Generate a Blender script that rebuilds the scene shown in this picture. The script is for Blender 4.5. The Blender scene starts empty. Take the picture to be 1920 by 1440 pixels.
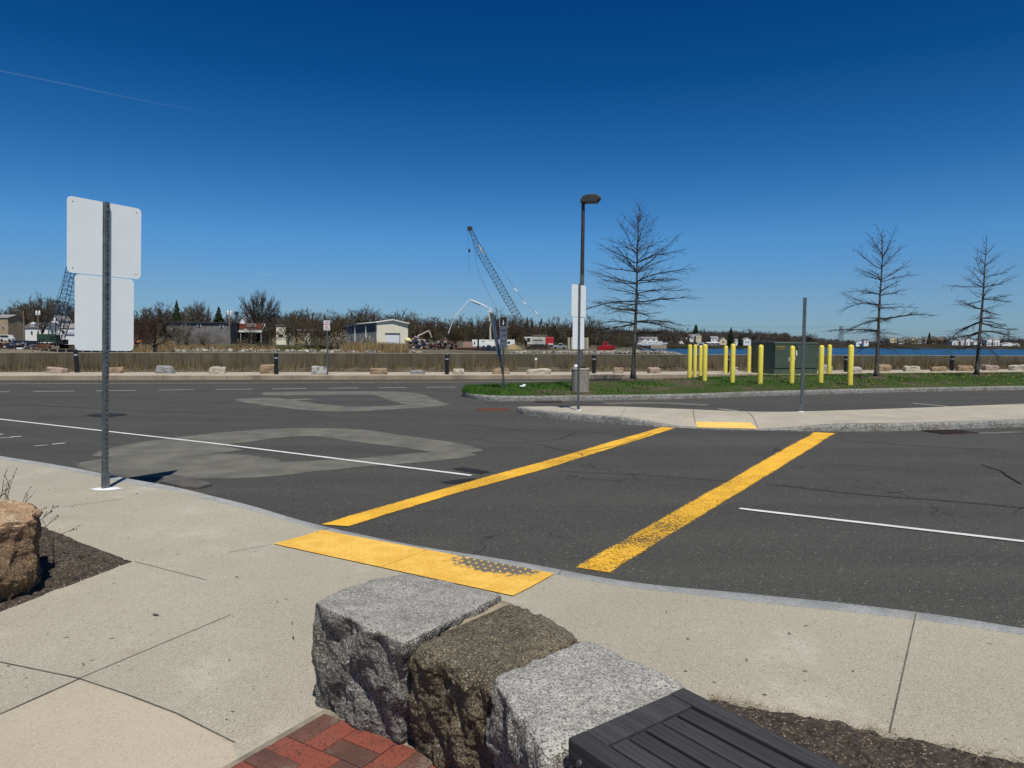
import bpy, bmesh, math, random
from mathutils import Vector, Matrix, noise, Quaternion
R = math.radians
scene = bpy.context.scene
# ------------------------------------------------------------------ camera, world, sun, exposure
FPX, ROLL, PITCH, CZ = 1331.0, R(0.4), R(3.285), 1.73
cam_d = bpy.data.cameras.new("camera"); cam = bpy.data.objects.new("camera", cam_d)
scene.collection.objects.link(cam); scene.camera = cam
cam_d.sensor_width = 36; cam_d.lens = 36*FPX/1920; cam_d.clip_start = 0.05; cam_d.clip_end = 60000
cam.matrix_world = Matrix.Translation((0, 0, CZ)) @ Matrix.Rotation(R(90)-PITCH, 4, 'X') @ Matrix.Rotation(ROLL, 4, 'Z')
SUN_EL, SUN_AZ = R(62.0), math.atan2(0.25, -0.968)      # azimuth from +Y towards +X
sunv = Vector((math.sin(SUN_AZ)*math.cos(SUN_EL), math.cos(SUN_AZ)*math.cos(SUN_EL), math.sin(SUN_EL)))
w = bpy.data.worlds.new("World"); scene.world = w; w.use_nodes = True
nt = w.node_tree; bg = nt.nodes["Background"]
sky = nt.nodes.new("ShaderNodeTexSky"); sky.sky_type = 'NISHITA'; sky.sun_disc = False
sky.sun_elevation = SUN_EL; sky.sun_rotation = SUN_AZ
sky.altitude = 0; sky.air_density = 1.0; sky.dust_density = 0.3; sky.ozone_density = 3.0
# the photograph's sky is a deep, polarised spring blue: tint the Nishita sky by elevation
tcw = nt.nodes.new("ShaderNodeTexCoord"); spw = nt.nodes.new("ShaderNodeSeparateXYZ"); rmp = nt.nodes.new("ShaderNodeValToRGB")
nt.links.new(tcw.outputs['Generated'], spw.inputs[0]); nt.links.new(spw.outputs[2], rmp.inputs[0])
stops = [(0.0, (.37, .56, .87)), (.07, (.35, .56, .84)), (.139, (.27, .60, .93)), (.242, (.10, .43, .77)), (.342, (.025, .30, .62)), (.438, (.010, .235, .57)), (.62, (.10, .28, .52)), (1.0, (.2, .32, .5))]
cr = rmp.color_ramp
while len(cr.elements) < len(stops): cr.elements.new(.5)
for el_, (p_, c_) in zip(cr.elements, stops): el_.position = p_; el_.color = (*c_, 1)
mlt = nt.nodes.new("ShaderNodeMix"); mlt.data_type = 'RGBA'; mlt.blend_type = 'MULTIPLY'; mlt.inputs[0].default_value = 1
nt.links.new(sky.outputs[0], mlt.inputs[6]); nt.links.new(rmp.outputs[0], mlt.inputs[7]); nt.links.new(mlt.outputs[2], bg.inputs[0])
bg.inputs[1].default_value = 0.1
sl = bpy.data.lights.new("sun", 'SUN'); sl.energy = 4.5; sl.angle = R(0.53); sl.color = (1, 0.955, 0.87)
so = bpy.data.objects.new("sun", sl); scene.collection.objects.link(so)
so.rotation_euler = (-sunv).to_track_quat('-Z', 'Y').to_euler()
vs = scene.view_settings; vs.view_transform = 'Standard'; vs.look = 'None'; vs.exposure = 0; vs.gamma = 1
scene.cycles.max_bounces = 5; scene.cycles.transparent_max_bounces = 10

# ------------------------------------------------------------------ photo pixel (1920x1440) -> world
def ray(px, py):
    u = (px-960)/FPX; v = (py-720)/FPX
    c, s = math.cos(ROLL), math.sin(ROLL)
    u2 = c*u+s*v; v2 = -s*u+c*v
    cp, sp = math.cos(PITCH), math.sin(PITCH)
    return Vector((u2, cp-v2*sp, -sp-v2*cp))
def P(px, py, z=0.0):
    r = ray(px, py); t = (z-CZ)/r.z
    return Vector((r.x*t, r.y*t, z))
def Q(px, py, D):
    r = ray(px, py); t = D/r.y
    return Vector((r.x*t, D, CZ+r.z*t))
def Pf(px, py, zf):
    z = 0.15
    for _ in range(40):
        p = P(px, py, z); z = .6*z+.4*zf(p.x, p.y)
    return Vector((p.x, p.y, z))
def topz(base, px, py):
    r = ray(px, py); t = math.hypot(base[0], base[1])/math.hypot(r.x, r.y)
    return CZ+r.z*t
def sm(t):
    t = max(0, min(1, t)); return t*t*(3-2*t)
def lerp(a, b, t): return a+(b-a)*t
def interp(x, pts):
    if x <= pts[0][0]: return pts[0][1]
    for (a, b), (c, d) in zip(pts, pts[1:]):
        if x <= c: return b+(d-b)*(x-a)/(c-a)
    return pts[-1][1]
def resample(pts, step):
    out = [Vector(pts[0])]
    for a, b in zip(pts, pts[1:]):
        a = Vector(a); b = Vector(b); n = max(1, int((b-a).length/step))
        out += [a.lerp(b, (i+1)/n) for i in range(n)]
    return out
def smooth_line(pts, it=2):
    pts = [Vector(p) for p in pts]
    for _ in range(it):
        q = [pts[0]]
        for a, b in zip(pts, pts[1:]):
            q += [a.lerp(b, .25), a.lerp(b, .75)]
        q.append(pts[-1]); pts = q
    return pts

# ------------------------------------------------------------------ materials
def nodes_of(name):
    m = bpy.data.materials.new(name); m.use_nodes = True
    return m, m.node_tree, m.node_tree.nodes["Principled BSDF"]
def N(t, kind, **kw):
    n = t.nodes.new(kind)
    for k, v in kw.items():
        if k in n.inputs.keys(): n.inputs[k].default_value = v
        else: setattr(n, k, v)
    return n
def mixc(t, fac, a, b):
    n = t.nodes.new("ShaderNodeMix"); n.data_type = 'RGBA'
    for i, v in ((0, fac), (6, a), (7, b)):
        if hasattr(v, 'is_output'): t.links.new(v, n.inputs[i])
        else: n.inputs[i].default_value = v if i == 0 else (*v[:3], 1)
    return n.outputs[2]
def mathn(t, op, a, b=0.0, c=None, clamp=False):
    n = t.nodes.new("ShaderNodeMath"); n.operation = op; n.use_clamp = clamp
    for i, v in enumerate((a, b) if c is None else (a, b, c)):
        if hasattr(v, 'is_output'): t.links.new(v, n.inputs[i])
        else: n.inputs[i].default_value = v
    return n.outputs[0]
def mrange(t, v, a, b, c=0.0, d=1.0):
    n = t.nodes.new("ShaderNodeMapRange"); n.interpolation_type = 'SMOOTHSTEP'
    t.links.new(v, n.inputs[0])
    for i, x in enumerate((a, b, c, d)): n.inputs[i+1].default_value = x
    return n.outputs[0]
def noise_fac(t, co, scale, detail=4, rough=.55, stretch=None):
    if stretch:
        mp = t.nodes.new("ShaderNodeMapping"); mp.inputs['Scale'].default_value = stretch
        t.links.new(co, mp.inputs[0]); co = mp.outputs[0]
    n = N(t, "ShaderNodeTexNoise", Scale=scale, Detail=detail, Roughness=rough)
    t.links.new(co, n.inputs['Vector']); return n.outputs[0]
def cell_rand(t, co, scale):
    n = N(t, "ShaderNodeTexVoronoi", Scale=scale); t.links.new(co, n.inputs['Vector'])
    s = t.nodes.new("ShaderNodeSeparateColor"); t.links.new(n.outputs['Color'], s.inputs[0]); return s.outputs[0]
def M(name, c, var=.15, scale=3.0, rough=.7, bump=0.0, bscale=30.0, metal=0.0, specks=(), c2=None, c2t=(.5, .62), c2s=1.0,
      stretch=None, spec=.5, bdist=.01, obj_rand=0.0):
    """c base colour; noise varies it; specks = (cell scale, share, colour); c2 = blotches of a second colour"""
    m, t, b = nodes_of(name)
    tc = t.nodes.new("ShaderNodeTexCoord"); co = tc.outputs['Object']
    nf = noise_fac(t, co, scale, 5, .6, stretch)
    f = mrange(t, nf, .3, .7)
    col = mixc(t, f, [x*(1-var) for x in c], [min(1, x*(1+var)) for x in c])
    if c2:
        g = mrange(t, noise_fac(t, co, c2s, 6, .62, stretch), *c2t)
        col = mixc(t, g, col, c2)
    for s, share, sc in specks:
        g = mathn(t, 'LESS_THAN', cell_rand(t, co, s), share)
        col = mixc(t, g, col, sc)
    if obj_rand:
        oi = t.nodes.new("ShaderNodeObjectInfo")
        h = N(t, "ShaderNodeHueSaturation"); t.links.new(col, h.inputs['Color'])
        t.links.new(mathn(t, 'MULTIPLY_ADD', oi.outputs['Random'], obj_rand*2, 1-obj_rand), h.inputs['Value'])
        col = h.outputs[0]
    t.links.new(col, b.inputs['Base Color'])
    b.inputs['Roughness'].default_value = rough; b.inputs['Metallic'].default_value = metal
    b.inputs['Specular IOR Level'].default_value = spec
    if bump:
        bn = N(t, "ShaderNodeBump", Strength=bump, Distance=bdist)
        t.links.new(noise_fac(t, co, bscale, 6, .65, stretch), bn.inputs['Height']); t.links.new(bn.outputs[0], b.inputs['Normal'])
    return m
def MA(name, c, wear=.5, scale=14.0, fine=90.0, var=.1, rough=.8, c_under=None, soft=.12, amax=1.0, mixf=.4):
    """a thin layer on the road that thins out by noise where attribute e is low"""
    m, t, b = nodes_of(name); out = t.nodes["Material Output"]
    tc = t.nodes.new("ShaderNodeTexCoord"); co = tc.outputs['Object']
    at = t.nodes.new("ShaderNodeAttribute"); at.attribute_name = "e"
    n1 = noise_fac(t, co, scale, 6, .65); n2 = noise_fac(t, co, fine, 3, .6)
    s = mathn(t, 'ADD', mathn(t, 'MULTIPLY', n1, 1-mixf), mathn(t, 'MULTIPLY', n2, mixf))
    s = mathn(t, 'ADD', s, mathn(t, 'MULTIPLY', mathn(t, 'SUBTRACT', at.outputs['Fac'], .5), wear))
    a = mathn(t, 'MULTIPLY', mrange(t, s, .5-soft*.5, .5+soft*.5), amax)
    nf = noise_fac(t, co, 2.0, 4)
    col = mixc(t, mrange(t, nf, .3, .7), [x*(1-var) for x in c], [min(1, x*(1+var)) for x in c])
    if c_under: col = mixc(t, mrange(t, noise_fac(t, co, 40, 4), .52, .66), col, c_under)
    t.links.new(col, b.inputs['Base Color']); b.inputs['Roughness'].default_value = rough
    b.inputs['Specular IOR Level'].default_value = .3
    tr = t.nodes.new("ShaderNodeBsdfTransparent"); mx = t.nodes.new("ShaderNodeMixShader")
    t.links.new(a, mx.inputs[0]); t.links.new(tr.outputs[0], mx.inputs[1]); t.links.new(b.outputs[0], mx.inputs[2])
    t.links.new(mx.outputs[0], out.inputs[0]); return m

# ------------------------------------------------------------------ mesh collector
class MB:
    def __init__(s): s.v = []; s.f = []; s.m = []; s.e = []; s.c = None; s.mi = 0
    def add(s, vs, fs, e=None):
        o = len(s.v); s.v += [tuple(x) for x in vs]; s.f += [tuple(i+o for i in f) for f in fs]; s.m += [s.mi]*len(fs)
        s.e += list(e) if e is not None else [1.0]*len(vs)
    def box(s, c, d, rot=None):
        x, y, z = (k/2 for k in d); c = Vector(c)
        pts = [Vector(p) for p in ((-x,-y,-z),(x,-y,-z),(x,y,-z),(-x,y,-z),(-x,-y,z),(x,-y,z),(x,y,z),(-x,y,z))]
        if rot is not None: pts = [rot @ p for p in pts]
        s.hexa([p+c for p in pts])
    def hexa(s, p): s.add(p, [(3,2,1,0),(4,5,6,7),(0,1,5,4),(1,2,6,5),(2,3,7,6),(3,0,4,7)])
    def prism(s, poly, z0, z1):
        n = len(poly); vs = [(p[0], p[1], z0) for p in poly]+[(p[0], p[1], z1) for p in poly]
        s.add(vs, [tuple(range(n-1, -1, -1)), tuple(range(n, 2*n))]+[(i, (i+1) % n, n+(i+1) % n, n+i) for i in range(n)])
    def extrude(s, prof, a, b):
        """profile given as points already in 3D, swept from offset a to offset b"""
        n = len(prof); a = Vector(a); b = Vector(b)
        vs = [Vector(p)+a for p in prof]+[Vector(p)+b for p in prof]
        s.add(vs, [tuple(range(n-1, -1, -1)), tuple(range(n, 2*n))]+[(i, (i+1) % n, n+(i+1) % n, n+i) for i in range(n)])
    def tube(s, pts, rad, n=6, cap=True):
        pts = [Vector(p) for p in pts]; k = len(pts)
        if not hasattr(rad, '__len__'): rad = [rad]*k
        vs = []; u = None
        for i, p in enumerate(pts):
            d = (pts[min(i+1, k-1)]-pts[max(i-1, 0)])
            if d.length < 1e-9: d = Vector((0, 0, 1))
            d.normalize()
            if u is None: u = d.orthogonal().normalized()
            else:
                u = u-d*u.dot(d); u = u.normalized() if u.length > 1e-6 else d.orthogonal().normalized()
            w_ = d.cross(u)
            for j in range(n):
                a = 2*math.pi*j/n; vs.append(p+(u*math.cos(a)+w_*math.sin(a))*rad[i])
        fs = [(i*n+j, i*n+(j+1) % n, (i+1)*n+(j+1) % n, (i+1)*n+j) for i in range(k-1) for j in range(n)]
        if cap: fs += [tuple(range(n-1, -1, -1)), tuple(range((k-1)*n, k*n))]
        s.add(vs, fs)
    def lathe(s, prof, c=(0, 0, 0), n=16, cap=True):
        c = Vector(c); vs = [c+Vector((r*math.cos(2*math.pi*j/n), r*math.sin(2*math.pi*j/n), z)) for r, z in prof for j in range(n)]
        k = len(prof); fs = [(i*n+j, i*n+(j+1) % n, (i+1)*n+(j+1) % n, (i+1)*n+j) for i in range(k-1) for j in range(n)]
        if cap: fs += [tuple(range(n-1, -1, -1)), tuple(range((k-1)*n, k*n))]
        s.add(vs, fs)
    def ball(s, c, r, n=10, m=6):
        rx, ry, rz = r if hasattr(r, '__len__') else (r, r, r)
        prof = [(math.sin(math.pi*i/m), -math.cos(math.pi*i/m)) for i in range(m+1)]
        vs = [(c[0]+rx*max(q, .001)*math.cos(2*math.pi*j/n), c[1]+ry*max(q, .001)*math.sin(2*math.pi*j/n), c[2]+rz*z) for q, z in prof for j in range(n)]
        s.add(vs, [(i*n+j, i*n+(j+1) % n, (i+1)*n+(j+1) % n, (i+1)*n+j) for i in range(m) for j in range(n)])
    def ribbon(s, pts, wid, z=None, e_end=True, cols=4):
        """flat strip along pts; attribute e = 1 along the middle, 0 at the rim"""
        pts = [Vector(p) for p in pts]; k = len(pts); vs = []; es = []
        s.lift = getattr(s, 'lift', -.00015)+.00015; z0 = z
        z = (lambda x, y, f=z0, l=s.lift: f(x, y)+l) if callable(z0) else (None if z0 is None else z0+s.lift)
        for i, p in enumerate(pts):
            d = (pts[min(i+1, k-1)]-pts[max(i-1, 0)]); d.z = 0; d.normalize(); n = Vector((-d.y, d.x, 0))
            w_ = wid[i] if hasattr(wid, '__len__') else wid
            for j in range(cols+1):
                q = j/cols*2-1; x = p+n*w_*.5*q
                if z is not None: x.z = z(x.x, x.y) if callable(z) else z
                vs.append(x); ee = 1-abs(q)
                if e_end: ee = min(ee, min(i, k-1-i)/2)
                es.append(max(0, min(1, ee*2)))
        c = cols+1
        s.add(vs, [(i*c+j+1, i*c+j, (i+1)*c+j, (i+1)*c+j+1) for i in range(k-1) for j in range(cols)], es)
    def grid(s, rows, e=None, flip=False):
        n = len(rows[0]); vs = [p for r in rows for p in r]
        fs = [(i*n+j, i*n+j+1, (i+1)*n+j+1, (i+1)*n+j) for i in range(len(rows)-1) for j in range(n-1)]
        if flip: fs = [f[::-1] for f in fs]
        s.add(vs, fs, e)
    def build(s, name, mat, parent=None, world=True, smooth=False, attr=False, bevel=0.0, auto=None):
        me = bpy.data.meshes.new(name)
        vs_ = s.v
        if parent is not None and world:
            o = parent.matrix_basis.translation.copy(); q = parent.parent
            while q is not None: o += q.matrix_basis.translation; q = q.parent
            vs_ = [(x-o.x, y-o.y, z-o.z) for x, y, z in s.v]
        me.from_pydata(vs_, [], s.f)
        for mm in (mat if isinstance(mat, (list, tuple)) else [mat]): me.materials.append(mm)
        if isinstance(mat, (list, tuple)): me.polygons.foreach_set('material_index', s.m)
        if attr:
            at = me.attributes.new("e", 'FLOAT', 'POINT'); at.data.foreach_set('value', s.e)
        if smooth: me.polygons.foreach_set('use_smooth', [True]*len(me.polygons))
        me.update(); ob = bpy.data.objects.new(name, me); scene.collection.objects.link(ob)
        if parent is not None: ob.parent = parent
        if bevel:
            bv = ob.modifiers.new("bevel", 'BEVEL'); bv.width = bevel; bv.segments = 2; bv.limit_method = 'ANGLE'
        if smooth and auto:
            me.set_sharp_from_angle(angle=R(auto))
        return ob
def tag(o, label=None, cat=None, group=None, kind=None):
    if label: o['label'] = label
    if cat: o['category'] = cat
    if group: o['group'] = group
    if kind: o['kind'] = kind
    return o
def thing(name, label, cat, loc=(0, 0, 0), group=None, rz=0.0):
    o = bpy.data.objects.new(name, None); scene.collection.objects.link(o)
    o.location = loc; o.rotation_euler = (0, 0, rz); o.empty_display_size = .1
    return tag(o, label, cat, group)
def struct(o): o['kind'] = 'structure'; return o
def stuff(o): o['kind'] = 'stuff'; return o
def dup(o, loc=None, label=None, rz=None, sc=None):
    c = o.copy(); scene.collection.objects.link(c)
    for ch in o.children:
        d = ch.copy(); scene.collection.objects.link(d); d.parent = c
        for g in ch.children:
            h = g.copy(); scene.collection.objects.link(h); h.parent = d
    if loc is not None: c.location = loc
    if rz is not None: c.rotation_euler = (0, 0, rz)
    if sc is not None: c.scale = sc
    if label: c['label'] = label
    return c
def text(body, size, mat, parent, loc, rot, ext=.001):
    cu = bpy.data.curves.new("lettering", 'FONT'); cu.body = body; cu.size = size; cu.align_x = 'CENTER'; cu.align_y = 'CENTER'; cu.extrude = ext
    tmp = bpy.data.objects.new("lettering_curve", cu); me = bpy.data.meshes.new_from_object(tmp); bpy.data.objects.remove(tmp)
    me.materials.clear(); me.materials.append(mat); o = bpy.data.objects.new("lettering", me); scene.collection.objects.link(o)
    o.parent = parent; o.location = loc; o.rotation_euler = rot; return o

GREY = lambda v: (v, v, v)
def m_asphalt():
    m, t, b = nodes_of("asphalt"); tc = t.nodes.new("ShaderNodeTexCoord"); co = tc.outputs['Object']
    mp = t.nodes.new("ShaderNodeMapping"); mp.inputs['Rotation'].default_value = (0, 0, R(28)); mp.inputs['Scale'].default_value = (.05, .75, 1); t.links.new(co, mp.inputs[0])
    col = mixc(t, mrange(t, noise_fac(t, co, .7, 5, .6), .3, .7), (.044, .0435, .0375), (.059, .058, .050))
    col = mixc(t, mrange(t, noise_fac(t, mp.outputs[0], 1.0, 4, .6), .40, .66), col, (.072, .0705, .060))          # lanes polished by tyres
    col = mixc(t, mathn(t, 'MULTIPLY', mrange(t, noise_fac(t, mp.outputs[0], 1.7, 5, .65), .56, .72), .55), col, (.031, .030, .027))   # oil drip lines
    col = mixc(t, mathn(t, 'MULTIPLY', mrange(t, noise_fac(t, co, .33, 6, .7), .58, .68), .5), col, (.085, .080, .064))  # dusty patches
    for s, share, sc in ((130, .17, (.100, .097, .085)), (190, .22, (.020, .020, .018)), (75, .008, (.20, .19, .165)), (260, .12, (.11, .105, .09))):
        col = mixc(t, mathn(t, 'LESS_THAN', cell_rand(t, co, s), share), col, sc)
    v = N(t, "ShaderNodeTexVoronoi", Scale=.42); v.feature = 'DISTANCE_TO_EDGE'                                     # hairline cracks
    wv = t.nodes.new("ShaderNodeVectorMath"); wv.operation = 'ADD'; nz = N(t, "ShaderNodeTexNoise", Scale=1.3, Detail=5.0); t.links.new(co, nz.inputs['Vector']); t.links.new(co, wv.inputs[0]); t.links.new(nz.outputs[1], wv.inputs[1]); t.links.new(wv.outputs[0], v.inputs['Vector'])
    ck = mathn(t, 'MULTIPLY', mathn(t, 'LESS_THAN', v.outputs['Distance'], .0045), mrange(t, noise_fac(t, co, .3, 2), .48, .6)); col = mixc(t, mathn(t, 'MULTIPLY', ck, .75), col, (.018, .018, .017))
    t.links.new(col, b.inputs['Base Color']); b.inputs['Roughness'].default_value = .85; b.inputs['Specular IOR Level'].default_value = .3
    bn = N(t, "ShaderNodeBump", Strength=.6, Distance=.008); t.links.new(noise_fac(t, co, 150, 5, .65), bn.inputs['Height']); t.links.new(bn.outputs[0], b.inputs['Normal']); return m
m_asph = m_asphalt()
m_asph_far = m_asph
def m_concrete():
    m, t, b = nodes_of("concrete"); tc = t.nodes.new("ShaderNodeTexCoord"); co = tc.outputs['Object']
    col = mixc(t, mrange(t, noise_fac(t, co, .55, 6, .65), .3, .7), (.325, .298, .228), (.395, .362, .283))
    col = mixc(t, mathn(t, 'MULTIPLY', mrange(t, noise_fac(t, co, 1.1, 7, .72), .54, .72), .7), col, (.50, .47, .39))      # laitance, salt bloom
    col = mixc(t, mathn(t, 'MULTIPLY', mrange(t, noise_fac(t, co, 2.3, 6, .7), .60, .74), .45), col, (.24, .21, .155))     # dirt
    for s, share, sc in ((230, .15, (.255, .228, .17)), (120, .005, (.16, .14, .105)), (260, .14, (.47, .44, .36)), (60, .0006, (.11, .09, .07))):
        col = mixc(t, mathn(t, 'LESS_THAN', cell_rand(t, co, s), share), col, sc)
    t.links.new(col, b.inputs['Base Color']); b.inputs['Roughness'].default_value = .88; b.inputs['Specular IOR Level'].default_value = .25
    bn = N(t, "ShaderNodeBump", Strength=.35, Distance=.006); t.links.new(noise_fac(t, co, 150, 5, .65), bn.inputs['Height']); t.links.new(bn.outputs[0], b.inputs['Normal']); return m
m_conc = m_concrete()
m_conc2 = M("warm_concrete", (.42, .37, .275), .08, .9, .85, .2, 150, specks=((230, .08, (.33, .28, .21)), (260, .08, (.5, .46, .38))), c2=(.46, .39, .31), c2t=(.5, .7), c2s=1.2, spec=.3)
m_conc_far = M("pale_concrete", (.40, .365, .29), .10, 1.2, .85, .2, 60, specks=((60, .1, (.28, .25, .2)),), spec=.3)
m_kerb = M("bluestone_kerb", (.325, .335, .32), .18, 5, .8, .3, 80, specks=((160, .15, (.18, .18, .19)),), c2=(.38, .36, .31), c2t=(.5, .7), c2s=2, spec=.3)
m_gran_kerb = M("granite_kerb", (.25, .245, .225), .35, 9, .85, 1.0, 22, specks=((45, .12, (.13, .12, .10)), (60, .12, (.42, .41, .38))), c2=(.16, .145, .10), c2t=(.5, .7), c2s=2.5, bdist=.03, spec=.3)
m_gran_kerb_top = M("granite_kerb_top", (.42, .41, .38), .15, 5, .85, .3, 60, specks=((70, .15, (.28, .27, .25)),), spec=.3)
m_sand_kerb = M("tan_kerb", (.32, .255, .18), .2, .8, .85, .4, 40, c2=(.22, .17, .12), c2t=(.5, .7), c2s=.9, spec=.3)
m_joint = M("dark_joint", (.13, .115, .088), .3, 9, .95)  # flat dark tone for the joint strips and the dark seam
m_white_line = MA("white_road_paint", (.62, .62, .60), 1.2, 16, 120)
m_yel_line = MA("yellow_road_paint", (.74, .40, .028), 1.3, 45, 190, .16, c_under=(.76, .50, .10), soft=.1)
m_sandy = MA("sandy_wear", (.185, .178, .148), .85, 1.6, 45, .2, soft=.22, amax=.72, mixf=.62)
m_crack = MA("crack_line", (.018, .018, .018), 1.1, 9, 60)
m_oil = MA("oil_stain", (.018, .018, .018), .8, 3, 40, soft=.6)
m_white_paint = M("white_paint", (.78, .79, .80), .03, 2, .5)
m_galv = M("galvanised_steel", (.15, .17, .175), .25, 12, .5, metal=.55)
m_galv_dark = M("dark_galvanised_steel", (.10, .115, .12), .2, 12, .5, metal=.5)
m_black = M("black_paint", (.012, .012, .013), .2, 4, .45)
m_bark = M("bark", (.085, .075, .060), .35, 14, .95, .8, 25, stretch=(1, 1, .25), bdist=.02, c2=(.17, .155, .13), c2t=(.5, .65), c2s=5)
m_twig = M("twig_bark", (.036, .031, .026), .3, 6, .95)
m_soil = M("dark_mulch", (.048, .036, .026), .6, 25, 1, .8, 60, specks=((110, .12, (.12, .095, .065)), (150, .03, (.3, .26, .2))), bdist=.02)
m_straw = M("dead_grass", (.34, .27, .155), .3, 1.5, .95, obj_rand=0)
m_rust = M("rust_iron", (.10, .045, .028), .4, 20, .9, .4, 60)
m_window = M("window_glass", (.02, .025, .03), .2, 2, .12)
# ------------------------------------------------------------------ near sidewalk
RA, RB = Vector((-1.58, 5.87)), Vector((.30, 4.78)); RE = (RB-RA).normalized(); RN = Vector((RE.y, -RE.x)); RL = (RB-RA).length
def zwalk(x, y):
    p = Vector((x, y))-RA; s = p.dot(RE); d = p.dot(RN)
    a = sm(max(-s, s-RL, 0)/1.3); b = sm(max(d, 0)/1.5)
    return .15-.055*(1-a)*(1-b)
W = lambda px, py: Pf(px, py, zwalk)
outer_px = [(0, 855), (110, 871), (200, 889), (247, 898), (330, 912), (433, 938), (533, 964.5), (621, 988.5), (775, 1022), (925, 1044), (1056, 1067), (1229, 1097), (1389, 1111), (1591, 1130), (1713, 1145), (1814, 1159), (1920, 1177)]
inner_px = [(0, 861), (110, 878), (200, 898), (247, 907), (330, 922), (433, 948.5), (533, 975.5), (604, 995), (765, 1027), (915, 1055), (1046, 1078), (1219, 1107), (1389, 1127), (1591, 1147), (1713, 1162), (1814, 1174), (1920, 1192)]
ko = [W(*p) for p in outer_px]; ki = [W(*p) for p in inner_px]
d0 = (ki[0]-ki[3]).normalized(); d1 = (ki[-1]-ki[-3]).normalized()
ext0 = [d0*14, d0*8, d0*4, d0*1.5]; ext1 = [d1*1.2, d1*3, d1*7, d1*12]
ko = [ko[0]+e for e in ext0]+ko+[ko[-1]+e for e in ext1]; ki = [ki[0]+e for e in ext0]+ki+[ki[-1]+e for e in ext1]
ko = smooth_line(ko, 2); ki = smooth_line(ki, 2)
inw = Vector((RN.x, RN.y, 0))
vals = [0, .1, .2, .35, .5, .7, .9, 1.1, 1.3, 1.6, 2, 2.5, 3, 4, 6, 9, 14]
g = MB(); rows = []
for p in ki:
    row = []
    for v in vals:
        q = p+inw*v; q.z = zwalk(q.x, q.y); row.append(q)
    rows.append(row)
g.grid(rows)
struct(g.build("sidewalk", m_conc, smooth=True))
g = MB(); rows = []
for a, b in zip(ko, ki):
    z = zwalk(b.x, b.y); d = (a-b); d.z = 0; d.normalize()
    rows.append([Vector((a.x, a.y, -.05))+d*.012, Vector((a.x, a.y, z-.018))+d*.008, Vector((a.x, a.y, z-.002))-d*.008, Vector((b.x, b.y, z+.002)), Vector((b.x, b.y, z-.02))])
g.grid(rows, flip=False)
struct(g.build("kerb", m_kerb, smooth=True, auto=50))
j = MB()
def joint(pix, wid=.009, lift=.004):
    pts = resample([W(*p) for p in pix], .12); j.ribbon(pts, wid, lambda x, y: zwalk(x, y)+lift, cols=1)
for pix in ([(252, 1053), (388, 1088)], [(0, 1242), (150, 1273)], [(148, 1273), (433, 1153)],
            [(0, 1340), (150, 1273)], [(148, 1273), (230, 1300), (330, 1338), (440, 1393)], [(118, 951), (230, 936)], [(1718, 1150), (1713, 1165), (1696, 1235), (1668, 1375)], [(1046, 1078), (1056, 1067)], [(604, 995), (621, 988)], [(430, 1036), (512, 1021)]):
    joint([pix[0], pix[-1]] if pix[0][0] in (252, 0, 1718, 118, 430) and len(pix) < 5 and pix[-1][0] != 148 else pix, .005 if pix[0][0] in (252, 430, 148) else .007)
struct(j.build("sidewalk_joints", m_joint))
s2 = MB()
cpts = [W(*p) for p in ((-200, 1420), (0, 1341), (70, 1311), (146, 1276), (230, 1303), (330, 1341), (436, 1396), (460, 1480), (300, 1900), (-300, 1900))]
s2.add([(p.x, p.y, zwalk(p.x, p.y)+.002) for p in cpts], [tuple(range(len(cpts)-1, -1, -1))])
o = s2.build("plaza_slab", m_conc2); struct(o)
if o.data.polygons[0].normal.z < 0: o.data.flip_normals()

# ------------------------------------------------------------------ road and its markings
def sheet(name, mat, poly, z):
    b = MB(); vs = [(p[0], p[1], z) for p in poly]; b.add(vs, [tuple(range(len(vs)))])
    o = b.build(name, mat)
    if o.data.polygons[0].normal.z < 0: o.data.flip_normals()
    return o
FAR = [Vector(p) for p in ((-140, 8), (-60, 22.2), (-40, 27), (-21.9, 30.26), (-11.6, 32.1), (0, 34.18), (6.4, 35.6), (12.5, 37.5), (19.1, 39.7), (30.8, 43.6), (60, 53.5), (140, 80))]
FAR = [Vector((p.x, p.y, 0)) for p in smooth_line([Vector((p.x, p.y, 0)) for p in FAR], 2)]
road_poly = [(-140, -60)]+[(p.x, p.y) for p in FAR]+[(140, -60)]
struct(sheet("road", m_asph, road_poly, 0.0))
ln = MB()
def strip_quad(mb, A, B, nseg, z=.0075, cols=8, fray=.03):
    """painted bar between edge polylines A and B given as pixel lists"""
    a = [P(*p) for p in A]; b = [P(*p) for p in B]
    def at(pl, t):
        L = [0]
        for i in range(len(pl)-1): L.append(L[-1]+(pl[i+1]-pl[i]).length)
        d = t*L[-1]
        for i in range(len(pl)-1):
            if d <= L[i+1]+1e-9: return pl[i].lerp(pl[i+1], (d-L[i])/max(1e-9, L[i+1]-L[i]))
        return pl[-1]
    vs = []; es = []
    for i in range(nseg+1):
        t = i/nseg; p = at(a, t); q = at(b, t)
        for k in range(cols+1):
            u = k/cols; x = p.lerp(q, u); vs.append((x.x, x.y, z))
            edge = min(u, 1-u)*(q-p).length/fray; n = noise.noise(Vector((x.x*.55, x.y*.55, 3.3)))*.13+.06*noise.noise(Vector((x.x*3, x.y*3, 5)))
            es.append(max(0, min(1, (.40 if edge < .01 else .56)+n)))
    c = cols+1
    mb.add(vs, [(i*c+k, i*c+k+1, (i+1)*c+k+1, (i+1)*c+k) for i in range(nseg) for k in range(cols)], es)
y = MB()
strip_quad(y, [(600, 984), (840, 914), (1040, 859), (1240, 801)], [(655, 988), (840, 931), (1040, 876), (1268, 803)], 70)
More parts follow.
